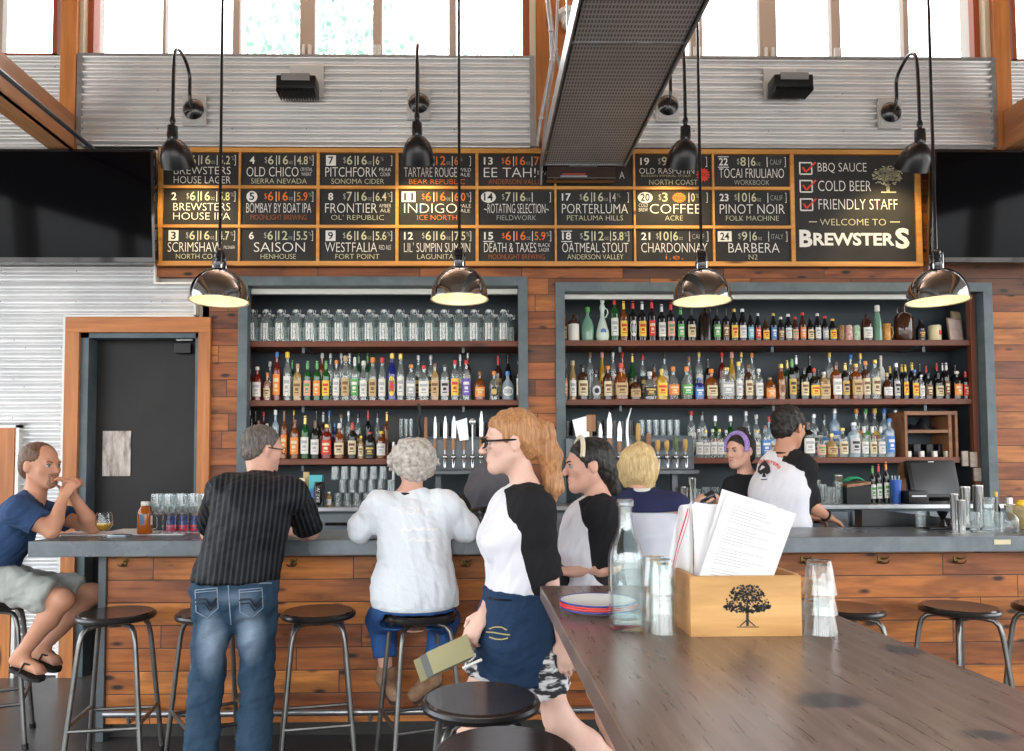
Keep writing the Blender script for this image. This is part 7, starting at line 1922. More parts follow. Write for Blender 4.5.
sweater_woman()
# ---------------------------------------------------------------- waitresses: shared raglan shirt build
def raglan(R0, hip, chest, neck, sL, sR, eL, eR, s, w, sl=.98, female=True, h=.0062, drop=.0, rad=.092, inner=(.03, .03)):
    S = Field(); torso(S, hip, chest, neck, sL, sR, s, w, female, grow=.015); S.cone(chest, hip, .150*w*s+.014, .155*w*s+.014, .05, (nrm(np.cross(chest-hip, sR-sL)), .76)); S.plane(hip-UPV*drop, -UPV)
    for a, b in ((sL, eL), (sR, eR)): S.cone(a, a*(1-sl)+b*sl, .070*s, .060*s, .045, flat_end=True)
    S.ell(neck+UPV*.052, np.eye(3), np.array((.068, .068, .055)), .01, 'sub')
    r = nrm(sR-sL)
    def seg(p, a, b):
        t_ = np.clip(((p-a) @ (b-a))/np.dot(b-a, b-a), 0, 1)[:, None]; return np.linalg.norm(p-a-t_*(b-a), axis=1)
    def cls(p):
        out = []
        for q, a, b, ti in ((-1, sL, eL, inner[0]), (1, sR, eR, inner[1])):
            t_ = ((p-neck) @ r)*q; st_ = neck+r*q*.05-UPV*.005
            out.append(np.maximum(np.minimum(seg(p, st_, a)-rad*1.1, seg(p, a, b)-rad*s), ti-t_))
        return out
    o = split_mesh(S, h, R0, cls, ['shirt_body', 'raglan_sleeve', 'raglan_sleeve'], [c_whitetee, c_blacktee, c_blacktee], [(.007, 24, 5), (.003, 60, 2)])
    m = MB(); m.tube([neck+V3(.060*math.cos(a), .060*math.sin(a), .012) for a in [i*2*math.pi/20 for i in range(20)]], .009, 8, closed=True); m.build('neckband', c_blacktee, R0, True, True)
    return o[0]
_t = NT('camo_print'); _v = _t.xyz()[0]; camo = _t.done(_t.bsdf(color=_t.ramp(_t.noise(_t.n('Mapping', {0: _v, 'Scale': (18, 18, 44)}).outputs[0], 1, 2), [(.44, (.03,.03,.035)), (.5, (.35,.35,.37)), (.56, (.72,.72,.72))]), rough=.9))
def waitress_glasses():
    Y = 3.02; hip = pp(520, 592, Y); R0 = root_at('person', (hip[0], Y, 0), 'waitress with ginger ponytail and dark glasses walking left in denim apron')
    chest = pp(516, 535, Y); neck = pp(527, 490, Y); c = pp(510, 443, Y)
    # facing left: her left side is toward the viewer
    sL, sR = pp(533, 510, 2.89), pp(520, 508, 3.17); eL, eR = pp(549, 580, 2.90), pp(505, 570, 3.14); wL, wR = pp(563, 640, 2.87), pp(484, 614, 2.93)
    hL, hR = pp(522, 610, 2.94), pp(520, 610, 3.11); kL, kR = V3(hL[0]+.14, 2.94, .50), V3(hR[0]-.20, 3.10, .52); aL, aR = V3(kL[0]+.34, 2.95, .20), V3(kR[0]-.02, 3.10, .10); tL, tR = aL+V3(-.05, 0, -.13), aR+V3(-.13, 0, -.06)
    B = Field(); s = 1.04; torso(B, hip, chest, neck, sL, sR, s, .90, True); L, fr = head_parts(B, c, nrm((-1, -.12, -.05)), (.05, 0, 1), 1.10, True); B.cone(neck-UPV*.02, L(0, -.02, -.05), .052, .052, .03)
    arm(B, sL, eL, wL, .95); arm(B, sR, eR, wR, .95); hand(B, wL, (.15, -.1, -1), (0, 1, 0), (-1, 0, 0), .95, .5); hand(B, wR, (-.5, -.1, -.75), (.3, .5, -.3), (-.5, -.4, .5), 1.05, .9)
    leg(B, hL, kL, aL, tL, 1.0); leg(B, hR, kR, aR, tR, 1.0); body = skin_mesh('body', B, s_fair, R0, .0058); face_bits(L, fr, 1.10, body, h_ging, (.62, .25, .22))
    r, f, u = fr; s_ = 1.1; H = Field(); H.ell(L(0, -.022, .040), [r, f, u], s_*np.array((.084, .102, .090)), .01); H.ell(L(0, -.065, .0), [r, f, u], s_*np.array((.072, .05, .07)), .02)
    H.cone(L(0, -.10, .04), L(0, -.13, .03), .036, .042, .03); H.cone(L(0, -.13, .03), L(0, -.15, -.06), .044, .048, .03); H.cone(L(0, -.15, -.06), L(0, -.15, -.17), .048, .036, .03); H.cone(L(0, -.16, -.17), L(0, -.14, -.24), .038, .014, .03)
    H.ell(L(0, .105, -.03), [r, f, u], s_*np.array((.13, .092, .10)), .01, 'sub')
    for q in (-1, 1): H.ell(L(q*.088, .0, -.022), [r, f, u], s_*np.array((.03, .026, .034)), .006, 'sub')
    skin_mesh('hair', H, h_ging, R0, .005, [(.006, 80, 3, (1, 1, .3)), (.003, 190, 5, (1, 1, .25))])
    m = MB()
    for q in (-1, 1): m.tube([L(q*.082, -.01, .010), L(q*.080, .05, .010), L(q*.064, .092, .010)], .004, 6)
    for q in (-1, 1): m.tube([L(q*.034+.026*math.cos(a), .106-.012*abs(math.cos(a)), .004+.018*math.sin(a)) for a in [i*math.pi/8 for i in range(16)]], .0036, 6, closed=True)
    m.tube([L(-.01, .108, .008), L(.01, .108, .008)], .003, 6); m.build('glasses', m_black, R0, True, True)
    raglan(R0, hip+UPV*.0, chest, neck, sL, sR, eL, eR, s, .90, drop=.03)
    md = denim('apron_denim', (.014,.036,.085), (.026,.058,.12)); A_ = Field(); A_.cone(hip+UPV*.02+V3(.01,0,0), hip-UPV*.16-V3(.0,0,0), .185, .198, .03, ((1, 0, 0), .86), flat_start=True); A_.cone(hip-UPV*.15, hip-UPV*.33-V3(.015,0,0), .198, .190, .03, ((1, 0, 0), .86), flat_end=True)
    ap = skin_mesh('denim_apron', A_, md, R0, .0065, [(.006, 24, 5), (.003, 60, 8)])
    drape(ap, 'apron_print', [flat('gold_print', (.45,.38,.16), .8), m_black], strip([(489, 629), (494, 627), (501, 627), (507, 630)], 1.2)+strip([(486, 632), (494, 632.5), (502, 634), (510, 635)], 1.3)+strip([(489, 637), (495, 639), (502, 639.5), (508, 638)], 1.2)+strip([(487, 594), (495, 595), (503, 596), (512, 596)], 10, 1), .008)
    
    K = Field(); K.ell(hip-UPV*.08, np.eye(3), np.array((.13, .14, .12)), .03)
    for a, b in ((hL, kL), (hR, kR)): K.cone(a, a*.25+b*.75, .092, .098, .04, flat_end=True)
    skin_mesh('patterned_shorts', K, camo, R0, .007, [(.006, 40, 3)])
    for an, toe in ((aL, tL), (aR, tR)):
        K = Field(); d = nrm(toe-an); K.cone(an-UPV*.02, toe, .044, .036, .02); skin_mesh('shoe', K, m_black, R0, .008)
    # what she carries: a stack of small trays with a napkin
    g = wR+V3(-.075, -.05, -.125); tr = thing('bill_folder', tuple(g), 'tan and grey bill folders held by the walking waitress', 'folder')
    T_ = Matrix.Rotation(R_(-62), 4, 'X') @ Matrix.Rotation(R_(0), 4, 'Z')
    T2 = Matrix.Rotation(R_(-24), 4, 'Y') @ Matrix.Rotation(R_(60), 4, 'X')
    for k, (mt, dz) in enumerate(((flat('folder_tan', (.26,.24,.12), .6), 0), (flat('folder_grey', (.12,.13,.12), .5), .012), (flat('folder_olive', (.36,.33,.17), .6), .022))):
        m = MB(); m.box(-.20+.03*k, .01+.01*k, -.045, .045, dz-.004, dz+.004, .002, M=T2); m.build('folder_board', mt, tr)
    m = MB(); m.box(-.03, .05, -.075, -.065, .02, .03, .002, M=T2); m.build('white_card_edge', lm('white'), tr)
waitress_glasses()
def waitress_dark():
    Y = 3.38; hip = pp(592, 586, Y); R0 = root_at('person', (hip[0], Y, 0), 'waitress with pale highlight on dark hair walking behind the table')
    chest = pp(588, 540, Y); neck = pp(600, 502, Y); c = pp(588, 466, Y); sL, sR = pp(605, 516, Y-.15), pp(598, 514, Y+.15); eL, eR = pp(612, 566, Y-.15), pp(585, 560, Y+.15); wL, wR = pp(572, 572, Y-.12), pp(566, 566, Y+.05)
    hL, hR = pp(592, 606, Y-.08), pp(590, 606, Y+.08); kL, kR = V3(hL[0]+.03, Y-.07, .50), V3(hR[0]-.16, Y+.07, .52); aL, aR = V3(kL[0]+.12, Y-.07, .12), V3(kR[0]-.02, Y+.07, .10); tL, tR = aL+V3(-.12, 0, -.06), aR+V3(-.13, 0, -.06)
    B = Field(); torso(B, hip, chest, neck, sL, sR, 1.0, .90, True); L, fr = head_parts(B, c, nrm((-1, -.10, -.06)), (.0, 0, 1), 1.06, True); B.cone(neck-UPV*.02, L(0, -.02, -.05), .050, .050, .03)
    arm(B, sL, eL, wL, .92); arm(B, sR, eR, wR, .92); hand(B, wL, (-1, .1, .1), (0, .3, -1), (0, .2, 1), .95, .8); hand(B, wR, (-1, -.2, .1), (0, .3, -1), (0, -.2, 1), .95, .8)
    leg(B, hL, kL, aL, tL, .95); leg(B, hR, kR, aR, tR, .95); body = skin_mesh('body', B, s_pink, R0, .006); face_bits(L, fr, 1.06, body, h_black)
    r, f, u = fr; s_ = 1.06; H = Field(); H.ell(L(0, -.020, .038), [r, f, u], s_*np.array((.083, .102, .088)), .01); H.ell(L(0, -.065, -.01), [r, f, u], s_*np.array((.072, .055, .075)), .02); H.cone(L(0, -.09, -.05), L(0, -.11, -.11), .04, .03, .03); H.ell(L(0, .110, -.03), [r, f, u], s_*np.array((.13, .090, .10)), .01, 'sub')
    for q in (-1, 1): H.ell(L(q*.088, .0, -.012), [r, f, u], s_*np.array((.03, .024, .03)), .006, 'sub')
    skin_mesh('hair', H, h_black, R0, .005, [(.003, 120, 3)])
    m = MB(); m.tube([L(.087*math.sin(a), .045-.02*math.cos(a)*1.0, .035+.092*math.cos(a)) for a in [-1.5+i*.2 for i in range(16)]], .011, 8); m.build('hair_highlight', flat('highlight_pale', (.75,.66,.48), .8), R0, True, True)  # pale tube added over the hair for its white highlight, no headband
    raglan(R0, hip, chest, neck, sL, sR, eL, eR, 1.0, .90)
    A_ = Field(); A_.cone(hip+UPV*.10, hip-UPV*.26, .148, .165, .03, ((0, 1, 0), .95), flat_start=True, flat_end=True); skin_mesh('black_apron', A_, c_blacktee, R0, .0065, [(.006, 24, 5)])
    K = Field(); 
    for a, b in ((hL, kL), (hR, kR)): K.cone(a, a*.2+b*.8, .10, .085, .04, flat_end=True)
    skin_mesh('black_shorts', K, c_blacktee, R0, .008)
    for an, toe in ((aL, tL), (aR, tR)):
        K = Field(); K.cone(an-UPV*.02, toe, .042, .036, .02); skin_mesh('shoe', K, m_black, R0, .008)
waitress_dark()
# ---------------------------------------------------------------- blond guest
def blond_guest():
    Y = 3.72; hip = pp(645, 604, Y-.02); R0 = root_at('person', (hip[0], Y, 0), 'blond bobbed guest from behind in navy and white top at the bar')
    chest = pp(645, 538, Y); neck = pp(641, 492, Y+.04); c = pp(638, 466, Y+.07); sL, sR = pp(613, 508, Y), pp(673, 508, Y); eL, eR = pp(603, 540, Y+.07), pp(685, 540, Y+.06); eL[2] = eR[2] = ZT+.06; wL, wR = pp(625, 530, Y+.3), pp(662, 530, Y+.3); wL[2] = wR[2] = ZT+.032
    hL, hR = pp(630, 608, Y), pp(662, 608, Y); kL, kR = pp(620, 622, Y+.31), pp(672, 622, Y+.31); aL, aR = pp(628, 680, Y+.22), pp(664, 680, Y+.22); tL, tR = pp(628, 694, Y+.13), pp(664, 694, Y+.13)
    B = Field(); torso(B, hip, chest, neck, sL, sR, .94, .95); L, fr = head_parts(B, c, nrm((.1, 1, -.05)), UPV, .96, True); B.cone(neck-UPV*.03, L(0, -.02, -.05), .050, .050, .03)
    arm(B, sL, eL, wL, .9); arm(B, sR, eR, wR, .9); hand(B, wL, (.7, .5, 0), (0, 0, -1), (0, 1, 0), .9, .3); hand(B, wR, (-.7, .5, 0), (0, 0, -1), (0, 1, 0), .9, .3); leg(B, hL, kL, aL, tL, .92); leg(B, hR, kR, aR, tR, .92)
    body = skin_mesh('body', B, s_pink, R0, .007); face_bits(L, fr, .96, body, h_blond)
    r, f, u = fr; H = Field(); H.ell(L(0, -.018, .030), [r, f, u], np.array((.092, .104, .090)), .02); H.ell(L(0, -.035, -.03), [r, f, u], np.array((.092, .075, .085)), .03)
    for q in (-1, 1): H.cone(L(q*.075, -.02, -.01), L(q*.062, -.035, -.10), .030, .016, .03)
    H.cone(L(.03, -.07, -.04), L(.045, -.06, -.125), .034, .012, .02); H.ell(L(0, .12, -.04), [r, f, u], np.array((.11, .09, .10)), .01, 'sub'); skin_mesh('hair', H, h_blond, R0, .005, [(.007, 70, 3, (1, 1, .3)), (.004, 160, 5, (1, 1, .3))])
    S = Field(); torso(S, hip, chest, neck, sL, sR, .94, .95, grow=.018); S.cone(chest, hip, .158, .17, .05, ((0, 1, 0), .8)); S.plane(hip-UPV*.03, -UPV)
    for a, b in ((sL, eL), (sR, eR)): S.cone(a, a*.25+b*.75, .07, .062, .04, flat_end=True)
    S.ell(neck+UPV*.05, np.eye(3), np.array((.066, .066, .05)), .01, 'sub')
    S2 = Field(); S2.p = list(S.p); S.plane(V3(0, 0, pp(645, 512, Y)[2]), UPV); skin_mesh('heather_body', S, c_heather, R0, .0065, [(.008, 26, 5)])
    S2 = S2.grow(.002); S2.plane(V3(0, 0, pp(645, 511, Y)[2]), -UPV); skin_mesh('navy_yoke', S2, c_navyyoke, R0, .0065, [(.006, 26, 5)])
    m = MB(); m.tube([neck+V3(.062*math.cos(a), .058*math.sin(a), .010) for a in [i*2*math.pi/20 for i in range(20)]], .011, 8, closed=True); m.build('white_collar', lm('white'), R0, True, True)
    J = Field(); J.ell(hip-UPV*.01, np.eye(3), np.array((.165, .13, .10)), .04)
    for hp, kn, an in ((hL, kL, aL), (hR, kR, aR)): J.cone(hp, kn, .09, .07, .05); J.cone(kn, an, .066, .05, .03)
    skin_mesh('trousers', J, c_navyyoke, R0, .008)
    for an, toe in ((aL, tL), (aR, tR)):
        K = Field(); K.cone(an-UPV*.02, toe-UPV*.01, .044, .038, .02); skin_mesh('shoe', K, m_black, R0, .008)
blond_guest()
# ---------------------------------------------------------------- bending bartender in charcoal tee
def bending():
    Y = 4.76; hip = pp(513, 528, Y+.02); R0 = root_at('person', (hip[0], Y, 0), 'bartender in charcoal tee bent over behind bar, only rounded back showing')
    chest = pp(497, 487, Y); neck = pp(476, 496, Y-.02); c = pp(468, 514, Y-.02); sL, sR = pp(484, 492, Y-.12), pp(487, 488, Y+.12); eL, eR = pp(478, 528, Y-.10), pp(480, 528, Y+.12); wL, wR = pp(462, 550, Y-.06), pp(464, 550, Y+.08)
    hL, hR = hip+V3(.0, -.09, -.03), hip+V3(0, .08, -.03); kL, kR = V3(hL[0]-.12, hL[1], .52), V3(hR[0]-.10, hR[1], .52); aL, aR = V3(kL[0]+.14, hL[1], .10), V3(kR[0]+.16, hR[1], .10); tL, tR = aL+V3(-.14, 0, -.06), aR+V3(-.14, 0, -.06)
    B = Field(); torso(B, hip, chest, neck, sL, sR, 1.0, .95); L, fr = head_parts(B, c, nrm((-.45, .05, -.9)), (-.9, 0, .4), 1.0); B.cone(neck, L(0, -.02, -.05), .055, .055, .03); arm(B, sL, eL, wL); arm(B, sR, eR, wR)
    hand(B, wL, (-.5, 0, -1), (0, 1, 0), (-1, 0, 0), 1, .6); hand(B, wR, (-.5, 0, -1), (0, -1, 0), (-1, 0, 0), 1, .6); leg(B, hL, kL, aL, tL); leg(B, hR, kR, aR, tR)
    body = skin_mesh('body', B, s_olive, R0, .008); face_bits(L, fr, 1, body, h_black)
    r, f, u = fr; H = Field(); H.ell(L(0, -.018, .036), [r, f, u], np.array((.082, .100, .088)), .01); H.ell(L(0, -.055, -.015), [r, f, u], np.array((.07, .052, .062)), .02); H.ell(L(0, .105, -.02), [r, f, u], np.array((.13, .09, .095)), .01, 'sub'); skin_mesh('hair', H, h_black, R0, .006, [(.003, 150, 3)])
    S = Field(); torso(S, hip, chest, neck, sL, sR, 1.0, .95, grow=.018); S.ell(pp(495, 484, Y), np.eye(3), np.array((.165, .17, .15)), .05)
    for a, b in ((sL, eL), (sR, eR)): S.cone(a, a*.35+b*.65, .075, .070, .03, flat_end=True)
    skin_mesh('tee_shirt', S, c_greytee, R0, .007, [(.010, 18, 5), (.005, 40, 2)])
    J = Field(); J.ell(hip-UPV*.02, np.eye(3), np.array((.15, .17, .13)), .04)
    for hp, kn, an in ((hL, kL, aL), (hR, kR, aR)): J.cone(hp, kn, .098, .07, .05); J.cone(kn, an, .07, .06, .03)
    skin_mesh('trousers', J, c_blacktee, R0, .009)
    for an, toe in ((aL, tL), (aR, tR)):
        K = Field(); K.cone(an-UPV*.02, toe-UPV*.01, .044, .038, .02); skin_mesh('shoe', K, m_black, R0, .009)
bending()
G_ = Field(); a = pp(490, 524, 4.44); a[2] = ZT
G_.ell(a+V3(0, 0, .055), np.eye(3), np.array((.12, .045, .07)), .02); G_.ell(a+V3(-.07, 0, .09), np.eye(3), np.array((.05, .04, .05)), .03); G_.plane(V3(0, 0, ZT+.002), -UPV)
t0 = thing('leather_bag', (a[0], a[1], ZT), 'slouched black leather bag on bar between sweater and waitress', 'bag'); skin_mesh('bag_body', G_, flat('black_leather', (.012,.012,.014), .28), t0, .006, [(.012, 40, 3)])
m = MB(); m.tube([(a[0]-.05, a[1]-.03, ZT+.09), (a[0]-.03, a[1]-.05, ZT+.14), (a[0]+.03, a[1]-.05, ZT+.13), (a[0]+.05, a[1]-.03, ZT+.08)], .007, 8); m.build('strap', flat('black_leather', (0,0,0)), t0, True, True)
a = pp(497, 527, 4.32); m = MB(); m.grid(lambda u, v: (a[0]-.045+.09*u, 4.27+.08*v, ZT+.004+.055*math.sin(math.pi*u)**.6*math.sin(math.pi*v)**.6*(1+.2*math.sin(u*11+v*7))), 16, 12); o = m.build('cyan_cloth', flat('cyan_fabric', (.02,.45,.75), .8)); tag(o, 'small cyan cloth on the bar beside the black bag', 'cloth')
# ---------------------------------------------------------------- headband bartender
def headband():
    Y = 4.87; hip = pp(743, 545, Y); R0 = root_at('person', (hip[0], Y, 0), 'bartender with purple headband and dark bun in black top behind bar')
    chest = pp(744, 508, Y); neck = pp(747, 477, Y-.01); c = pp(740, 451, Y-.02); sL, sR = pp(762, 486, Y-.02), pp(733, 487, Y-.03); eL, eR = pp(768, 520, Y), pp(722, 508, Y-.07); wL, wR = pp(760, 530, Y-.12), pp(715, 497, Y-.16)
    hL, hR = hip+V3(.08, 0, -.05), hip+V3(-.08, 0, -.05); kL, kR = V3(hL[0], Y-.02, .50), V3(hR[0], Y-.02, .50); aL, aR = V3(hL[0], Y+.03, .10), V3(hR[0], Y+.03, .10); tL, tR = aL+V3(-.05, -.13, -.06), aR+V3(-.05, -.13, -.06)
    B = Field(); 
    # torso turned: right side of hers is screen left
    torso(B, hip, chest, neck, sL, sR, .90, .84, True); L, fr = head_parts(B, c, nrm((-.86, -.50, -.06)), UPV, 1.0, True); B.cone(neck-UPV*.02, L(0, -.02, -.05), .045, .045, .03)
    arm(B, sL, eL, wL, .88); arm(B, sR, eR, wR, .88); hand(B, wL, (-1, -.2, 0), (0, 0, -1), (0, -1, 0), .9, .5); hand(B, wR, (-1, -.1, .1), (.2, .2, -1), (0, -.6, .8), .95, .9); leg(B, hL, kL, aL, tL, .9); leg(B, hR, kR, aR, tR, .9)
    body = skin_mesh('body', B, s_pink, R0, .0062); face_bits(L, fr, 1, body, h_black, (.5, .12, .12))
    r, f, u = fr; H = Field(); H.ell(L(0, -.020, .036), [r, f, u], np.array((.080, .100, .088)), .01); H.ell(L(0, -.055, -.02), [r, f, u], np.array((.070, .055, .07)), .02); H.ell(L(0, -.035, .125), [r, f, u], np.array((.040, .042, .036)), .015); H.ell(L(0, .108, -.03), [r, f, u], np.array((.13, .092, .10)), .01, 'sub')
    skin_mesh('hair', H, h_black, R0, .005, [(.003, 120, 3)])
    m = MB(); m.tube([L(.086*math.sin(a), .030-.012*math.cos(a), .030+.090*math.cos(a)) for a in [-1.9+i*.2 for i in range(20)]], .017, 8); m.build('purple_headband', mottled('headband_purple', (.16,.07,.45), (.55,.42,.75), .7, 120), R0, True, True)
    S = Field(); torso(S, hip, chest, neck, sL, sR, .90, .84, True, grow=.012); S.ell(neck+UPV*.045, np.eye(3), np.array((.060, .060, .05)), .01, 'sub')
    for a, b in ((sL, eL), (sR, eR)): S.cone(a, a*.3+b*.7, .062, .056, .03, flat_end=True)
    S.plane(hip-UPV*.02, -UPV); skin_mesh('black_tee', S, c_blacktee, R0, .0065, [(.005, 30, 5)])
    J = Field(); J.ell(hip-UPV*.02, np.eye(3), np.array((.155, .12, .12)), .04)
    for hp, kn, an in ((hL, kL, aL), (hR, kR, aR)): J.cone(hp, kn, .09, .06, .05); J.cone(kn, an, .06, .05, .03)
    skin_mesh('trousers', J, c_blacktee, R0, .009)
    for an, toe in ((aL, tL), (aR, tR)):
        K = Field(); K.cone(an-UPV*.02, toe-UPV*.01, .04, .036, .02); skin_mesh('shoe', K, m_black, R0, .009)
    g = wR+V3(-.085, -.02, -.01); m = MB(); m.lathe([(0, 0), (.022, 0), (.030, .075), (.027, .075), (.020, .008), (0, .008)], 18, M=Matrix.Translation(tuple(g)) @ Matrix.Rotation(R_(70), 4, 'Y')); o = m.build('mixing_cup', flat('cup_dark', (.05,.05,.055), .25, .5)); tag(o, 'small dark cup held by the bartender with purple headband', 'cup')
headband()
# ---------------------------------------------------------------- male bartender
def bartender():
    Y = 4.68; hip = pp(783, 545, Y); R0 = root_at('person', (hip[0], Y, 0), 'male bartender from behind in white shirt with black raglan sleeves')
    chest = pp(779, 492, Y); neck = pp(784, 455, Y+.02); c = pp(789, 428, Y+.02); sL, sR = pp(772, 465, Y+.08), pp(802, 466, Y-.05); eL, eR = pp(796, 505, Y+.17), pp(811, 506, Y-.05); wL, wR = pp(808, 518, Y+.14), pp(828, 517, Y+.0)
    hL, hR = hip+V3(-.09, 0, -.05), hip+V3(.09, 0, -.05); kL, kR = V3(hL[0], Y+.02, .52), V3(hR[0], Y+.02, .52); aL, aR = V3(hL[0], Y-.03, .10), V3(hR[0], Y-.03, .10); tL, tR = aL+V3(.04, .12, -.06), aR+V3(.04, .12, -.06)
    B = Field(); torso(B, hip, chest, neck, sL, sR, 1.02, 1.0); L, fr = head_parts(B, c, nrm((.86, .50, -.18)), (.12, .05, 1), 1.12); B.cone(neck-UPV*.02, L(0, -.02, -.05), .058, .058, .03)
    arm(B, sL, eL, wL, 1.02); arm(B, sR, eR, wR, 1.02); hand(B, wL, (.9, .2, -.1), (0, 0, -1), (0, 1, 0), 1, .6); hand(B, wR, (.7, .1, -.35), (-.2, .2, -1), (0, .5, 1), 1.0, .8); leg(B, hL, kL, aL, tL); leg(B, hR, kR, aR, tR)
    body = skin_mesh('body', B, s_tan, R0, .0062); face_bits(L, fr, 1.12, body, h_black)
    r, f, u = fr; s_ = 1.12; H = Field(); H.ell(L(0, -.016, .042), [r, f, u], s_*np.array((.084, .102, .090)), .01); H.ell(L(0, -.055, -.010), [r, f, u], s_*np.array((.070, .054, .064)), .02); H.ell(L(0, .108, -.03), [r, f, u], s_*np.array((.13, .088, .10)), .01, 'sub')
    for q in (-1, 1): H.ell(L(q*.088, -.002, -.014), [r, f, u], s_*np.array((.03, .024, .034)), .006, 'sub')
    skin_mesh('hair', H, h_black, R0, .005, [(.006, 70, 3), (.003, 160, 3)])
    t_ = raglan(R0, hip, chest, neck, sL, sR, eL, eR, 1.03, 1.0, .95, False, inner=(.17, .02))
    def arc(u_, w_):
        a = 2.55-1.95*u_; rr = 14+3.6*w_; return (767+rr*math.cos(a), 473-rr*.85*math.sin(a)+3*u_)
    cxs, cys = 764, 468
    sp = [(cxs, cys-9), (cxs+6, cys-1), (cxs+6.5, cys+4), (cxs+3.5, cys+6.5), (cxs+.8, cys+5), (cxs+2, cys+9), (cxs-2, cys+9), (cxs-.8, cys+5), (cxs-3.5, cys+6.5), (cxs-6.5, cys+4), (cxs-6, cys-1)]
    drape(t_, 'back_print', [flat('print_red', (.75,.12,.08), .8), flat('print_black', (.02,.02,.025), .7)], text_polys('BREWSTERS', arc, 0, .03)+[(sp, 1)]+strip([(cxs-3, cys+11.5), (cxs+3, cys+11.5)], 1, 1), .012)
    m = MB(); d = nrm(wR-eR); ct = wR-d*.02; a_, b_ = nrm(np.cross(d, UPV)), None; b_ = np.cross(d, a_); m.tube([ct+(a_*math.cos(q)+b_*math.sin(q))*.031 for q in [i*math.pi/10 for i in range(20)]], .009, 8, closed=True); m.build('wristwatch', m_black, R0, True, True)
    J = Field(); J.ell(hip-UPV*.02, np.eye(3), np.array((.17, .13, .12)), .04)
    for hp, kn, an in ((hL, kL, aL), (hR, kR, aR)): J.cone(hp, kn, .098, .07, .05); J.cone(kn, an, .07, .06, .03)
    skin_mesh('trousers', J, c_blacktee, R0, .009)
    for an, toe in ((aL, tL), (aR, tR)):
        K = Field(); K.cone(an-UPV*.02, toe-UPV*.01, .044, .038, .02); skin_mesh('shoe', K, m_black, R0, .009)
bartender()
WORLD, AREA_F, AREA_S, AREA_C, EXPO = 5.0, 245, 95, 340, 0.14
# ================================================================== LIGHT
w = bpy.data.worlds.new('sky'); SC.world = w; w.use_nodes = True
nt = w.node_tree; bg = nt.nodes['Background']
tc = nt.nodes.new('ShaderNodeTexCoord'); sp = nt.nodes.new('ShaderNodeSeparateXYZ'); rp = nt.nodes.new('ShaderNodeValToRGB')
nt.links.new(tc.outputs['Generated'], sp.inputs[0]); nt.links.new(sp.outputs[2], rp.inputs[0])
rp.color_ramp.elements[0].color = (.30, .29, .27, 1); rp.color_ramp.elements[0].position = -.0
rp.color_ramp.elements[1].color = (.90, .95, 1, 1); rp.color_ramp.elements[1].position = .12
nt.links.new(rp.outputs[0], bg.inputs[0]); bg.inputs[1].default_value = WORLD
def area(name, loc, rot, sx, sy, e, col=(1, 1, 1)):
    l = bpy.data.lights.new(name, 'AREA'); l.shape = 'RECTANGLE'; l.size = sx; l.size_y = sy; l.energy = e; l.color = col
    o = bpy.data.objects.new(name, l); COL.objects.link(o); o.location = loc; o.rotation_euler = rot; return o
area('daylight_front_openings', (.5, YR+.1, 2.4), (R_(90), 0, 0), 12.5, 4.2, AREA_F, (1, .98, .95))
area('fill_left_openings', (XL+.05, -.3, 2.3), (R_(90), 0, R_(-90)), 10, 3.8, AREA_S, (1, .98, .96))  # fill lamp added at the unseen left wall, on top of the sky
area('fill_right_openings', (XR-.05, -.3, 2.3), (R_(90), 0, R_(90)), 10, 3.8, AREA_S, (1, .98, .96))  # matching added fill from the unseen right side of the room
area('daylight_clerestory_left', ((xw[2]+xw[3])/2, 5.40, 5.2), (R_(125), 0, math.pi), 3.0, .7, AREA_C, (1, .99, .97))
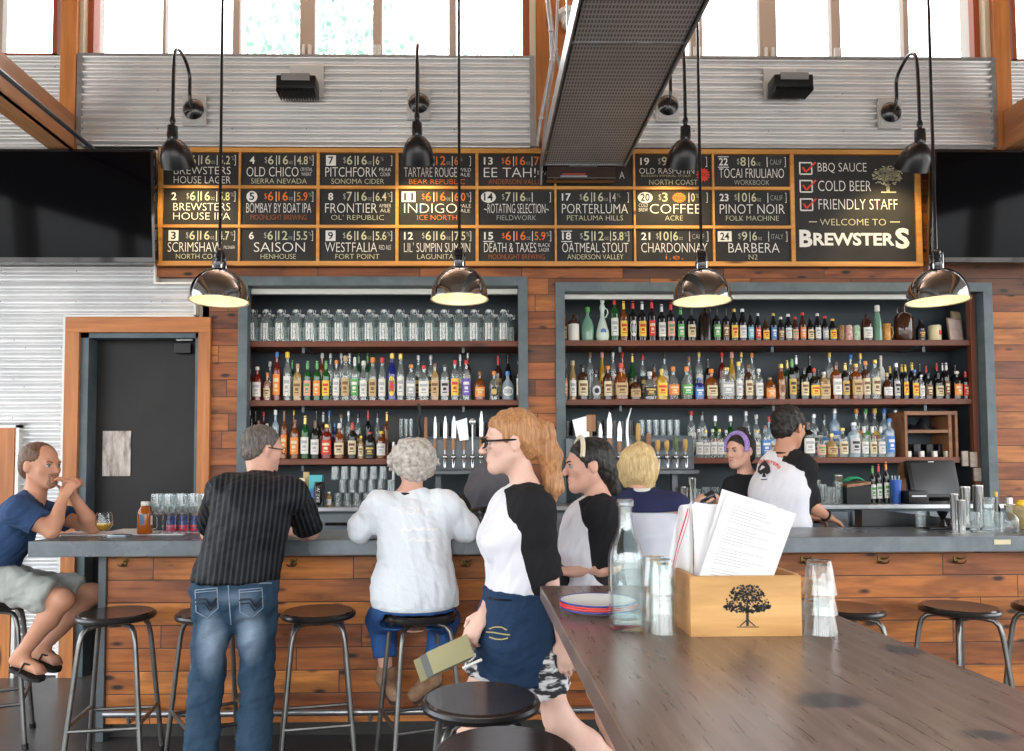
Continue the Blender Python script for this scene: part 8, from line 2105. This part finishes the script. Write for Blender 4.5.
area('daylight_clerestory_right', ((xw[4]+xw[5])/2, 5.40, 5.2), (R_(125), 0, math.pi), 2.5, .7, AREA_C*.85, (1, .99, .97))
# trees outside, seen faintly through the high windows
rt = random.Random(11)
for k, (tx, ty, tz, tr_) in enumerate(((-2.4, 13, 8.2, 1.9), (.3, 17.5, 9.6, 2.0), (-6.5, 15, 8.2, 1.6), (5.2, 15.5, 8.0, 1.3), (10.8, 14, 8.0, 1.8))):
    m = MB()
    for i in range(1500):
        a, b, q = rt.uniform(0, 6.283), rt.uniform(-1, 1), tr_*rt.random()**.4; cc = Vector((tx+q*math.cos(a)*math.sqrt(1-b*b), ty+q*math.sin(a)*math.sqrt(1-b*b)*.7, tz+q*b)); e1 = Vector((rt.gauss(0, 1), rt.gauss(0, 1), rt.gauss(0, 1))).normalized()*.10; e2 = e1.orthogonal().normalized()*.055
        m._tag([m.b.faces.new([m.b.verts.new(v) for v in (cc-e1, cc+e2, cc+e1, cc-e2)])])
    t = thing('garden_tree', (tx, ty, 0), ('pale leafy tree outside, behind the middle panes of left window', 'pale leafy tree outside at the right panes of left window', 'faint leafy tree outside the left window, furthest left', 'faint tree outside beyond the duct', 'pale tree outside the far right window')[k], 'tree')
    m.build('foliage', flat('pale_leaf', (.42,.60,.52), .8), t, False, True)
    m = MB(); m.tube([(tx, ty, 0), (tx+.1, ty, tz*.5), (tx, ty, tz)], [.22, .15, .05], 10); m.build('trunk', flat('bark_grey', (.25,.2,.16), .9), t, True, True)
vs = SC.view_settings; vs.view_transform = 'Standard'; vs.look = 'None'; vs.gamma = 1; vs.exposure = EXPO
try: vs.use_curve_mapping = False
except Exception: pass
SC.display_settings.display_device = 'sRGB'
cy = SC.cycles
cy.use_denoising = True
try: cy.denoiser = 'OPENIMAGEDENOISE'; cy.denoising_input_passes = 'RGB_ALBEDO_NORMAL'
except Exception: pass
cy.max_bounces = 10; cy.diffuse_bounces = 4; cy.glossy_bounces = 4; cy.transmission_bounces = 8; cy.transparent_max_bounces = 24
cy.caustics_reflective = False; cy.caustics_refractive = False; cy.sample_clamp_indirect = 6
